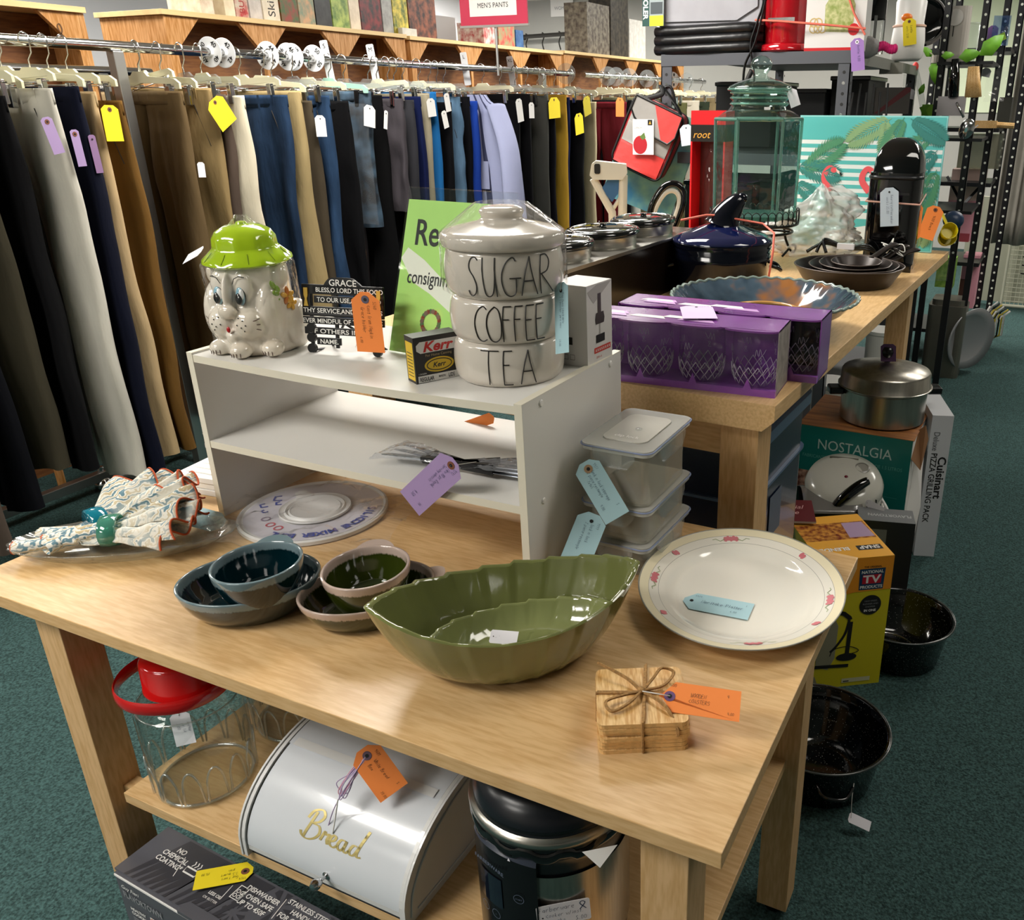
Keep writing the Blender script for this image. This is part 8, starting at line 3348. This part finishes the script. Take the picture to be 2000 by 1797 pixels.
def puz(px0, px1, z, h, base, c2, label, txt=None, tc=None, x_=-2.02, d=.20):
    y0, y1 = at(px0, 60, x=x_).y, at(px1, 60, x=x_).y
    m = MB()
    w_ = (y1 - y0) * .96
    mt = M('puzzle_print_%s' % base[1:], base, .45, var=.7, vs=28, col2=c2)
    m.box(-d, 0, 0, w_, 0, h, mt)
    if txt:
        F = RIGHT(.0005, w_ * .72, .02) @ Matrix.Rotation(PI / 2, 4, 'Z')
        m.text(txt, w_ * .62, srgbmat(tc), F)
    return solo(m, 'puzzle_box', label, 'box', TR((x_, y0, z)), 'boxed puzzles on the pine units')


def srgbmat(c):
    return M('print_%s' % c[1:], c, .5)


zz = 1.035
for a in ((400, 426, .30, '#c8b49c', '#e0d4c0', 'pale boxed puzzle at the left end of the row'), (446, 466, .26, '#d8c8a8', '#e8dcc0', 'cream boxed puzzle second in the row'),
          (467, 492, .27, '#c8bca8', '#b03030', 'cream box with red and black print third in the row', 'BUFFALO', '#a02020'), (494, 518, .26, '#b8b0a8', '#d0c8c0', 'pinkish grey narrow box right of the red printed one'),
          (520, 552, .30, '#d8ccb4', '#e4dac8', 'cream box with Skinny printed up its spine', 'Skinny', '#2c2420'), (554, 588, .28, '#3c5c2c', '#8c3424', 'green and red fruit picture box'),
          (589, 620, .27, '#7c8c74', '#c89c74', 'blurred flower picture box beside the black one'), (621, 652, .27, '#141414', '#2c2c2c', 'black box with fine white print'),
          (653, 686, .27, '#5c7c34', '#b0c060', 'leafy green picture box'), (687, 707, .26, '#d4c4ac', '#e8d8c0', 'cream spine lettered vertically between green and dark boxes'),
          (708, 749, .28, '#1c1414', '#7c1c20', 'dark box with a red car picture'), (750, 770, .24, '#8c8c88', '#a8a8a4', 'plain grey box right of the red car picture')):
    puz(a[0], a[1], zz, a[2], a[3], a[4], a[5], *(a[6:8] if len(a) > 6 else ()))
zz = 1.030
puz(771, 800, zz, .26, '#5c6c2c', '#e0c850', 'yellow flower picture box')
puz(801, 855, zz, .29, '#2c1c1c', '#8c5038', 'dark brown picture box with small inset photos at the right end')
puz(786, 815, zz, .04, '#c8c4b8', '#d8d4c8', 'low pale carton in front of the flower box', x_=-1.985, d=.03)
puz(944, 972, zz, .13, '#a83c3c', '#d8d0c8', 'red and pale picture box under the sign')
puz(973, 1006, zz, .14, '#8c9c70', '#c84c44', 'green and coral picture box under the sign')
puz(1007, 1022, zz, .11, '#1c4c84', '#3c6ca0', 'slim blue box under the sign')
zz = 1.040
puz(1147, 1192, zz, .36, '#4c4038', '#8c8474', 'grey-brown picture box on the farthest pine unit')
puz(1193, 1228, zz, .44, '#1c1814', '#4c4438', 'tall dark picture box on the farthest pine unit')
puz(1229, 1262, zz, .30, '#c8c4bc', '#dcdad4', 'white box at the end of the farthest pine unit')
# ---- sign
t = thing('rack_sign', 'red framed mens pants sign on a pole above the clothing rack', 'sign', TR((-1.075, 3.20, RZ)))
m = MB()
m.tube([(0, .01, -.04), (0, .01, .19)], .006, MATS['satin_chrome'], 8)
m.tube([(0, .01, -.01), (-.225, .0, -.01)], .006, MATS['satin_chrome'], 8)
m.build('pole', t)
m = MB()
m.box(-.185, .185, -.004, .004, .175, .46, M('rose_red_card', '#c02c4c', .5))
m.box(-.19, .19, -.007, .007, .168, .178, MATS['satin_chrome'])
m.rect(.26, .24, paperw, FRONT(-.13, -.0045, .215), .0005)
m.text("MEN'S PANTS", .030, ink, FRONT(0, -.0055, .250), align='c', sx=.95)
m.line([(-.015, .05), (0, .035), (.015, .05), (0, .065)], .006, ink, FRONT(0, -.0055, .255), closed=True)
m.build('sign_board', t)
# ---- notices and rod on the far wall, boxes in the far left
for px0, px1, py0, py1, s, lab in ((1076, 1118, -40, 33, 'WOMENS', 'white notice on the far wall right of the red sign'), (894, 906, -40, 38, '', 'white notice on the far wall left of the red sign')):
    a, b = at(px0, py1, y=9.18), at(px1, py0, y=9.18)
    m = MB()
    m.box(0, b.x - a.x, 0, .004, 0, b.z - a.z, paperw)
    if s:
        m.text(s, .05, M('grey_print', '#8a8a8e', .5), FRONT(.05, 0, .07), 0, 0, .001)
    solo(m, 'wall_notice', lab, 'notice', TR((a.x, 9.18, a.z)))
m = MB()
a, b = at(1008, 73, y=9.0), at(1138, 64, y=9.0)
m.tube([a, b], .022, M('dark_rod', '#3a3834', .4, .6), 8)
m.ell(b, (.05, .05, .05), MATS['dark_rod'], seg=12, rings=8)
for q in range(4):
    c = a.lerp(b, .15 + q * .25)
    m.tube(catmull([c + Vector((0, 0, .03)), c + Vector((.03, 0, 0)), c + Vector((0, 0, -.08)), c + Vector((.02, 0, -.16))], 4), .008, MATS['dark_rod'], 5)
m.tube([a, Vector((a.x, YW1, a.z))], .02, MATS['dark_rod'], 6)
solo(m, 'garment_rod', 'dark garment rod with hooks on the far grey wall', 'rod')
m = MB()
for q in range(9):
    m.box(q * .12, q * .12 + .10, 0, .15, 0, .16, (paperw, M('grey_spine', '#8c8c90', .6))[q % 3 == 2])
solo(m, 'media_case_row', 'row of white and grey cases standing far back between the pine units', 'cases', TR((-4.35, 5.5, at(165, 62, y=5.5).z)), None)
m = MB()
m.box(0, 1.3, 0, .3, 0, at(165, 62, y=5.5).z - FLOOR - .002, wallw)
solo(m, 'white_cabinet', 'white cabinet far back between the pine units', 'cabinet', TR((-4.42, 5.45, FLOOR)))
m = MB()
m.box(.30, 2.6, YW1 - .02, YW1 - .001, .6, 1.78, M('lit_wall_lime', '#e4efcf', .7))  # pale panel puts the brightly lit stretch of far wall into colour
struct('wall_lit_patch', m)
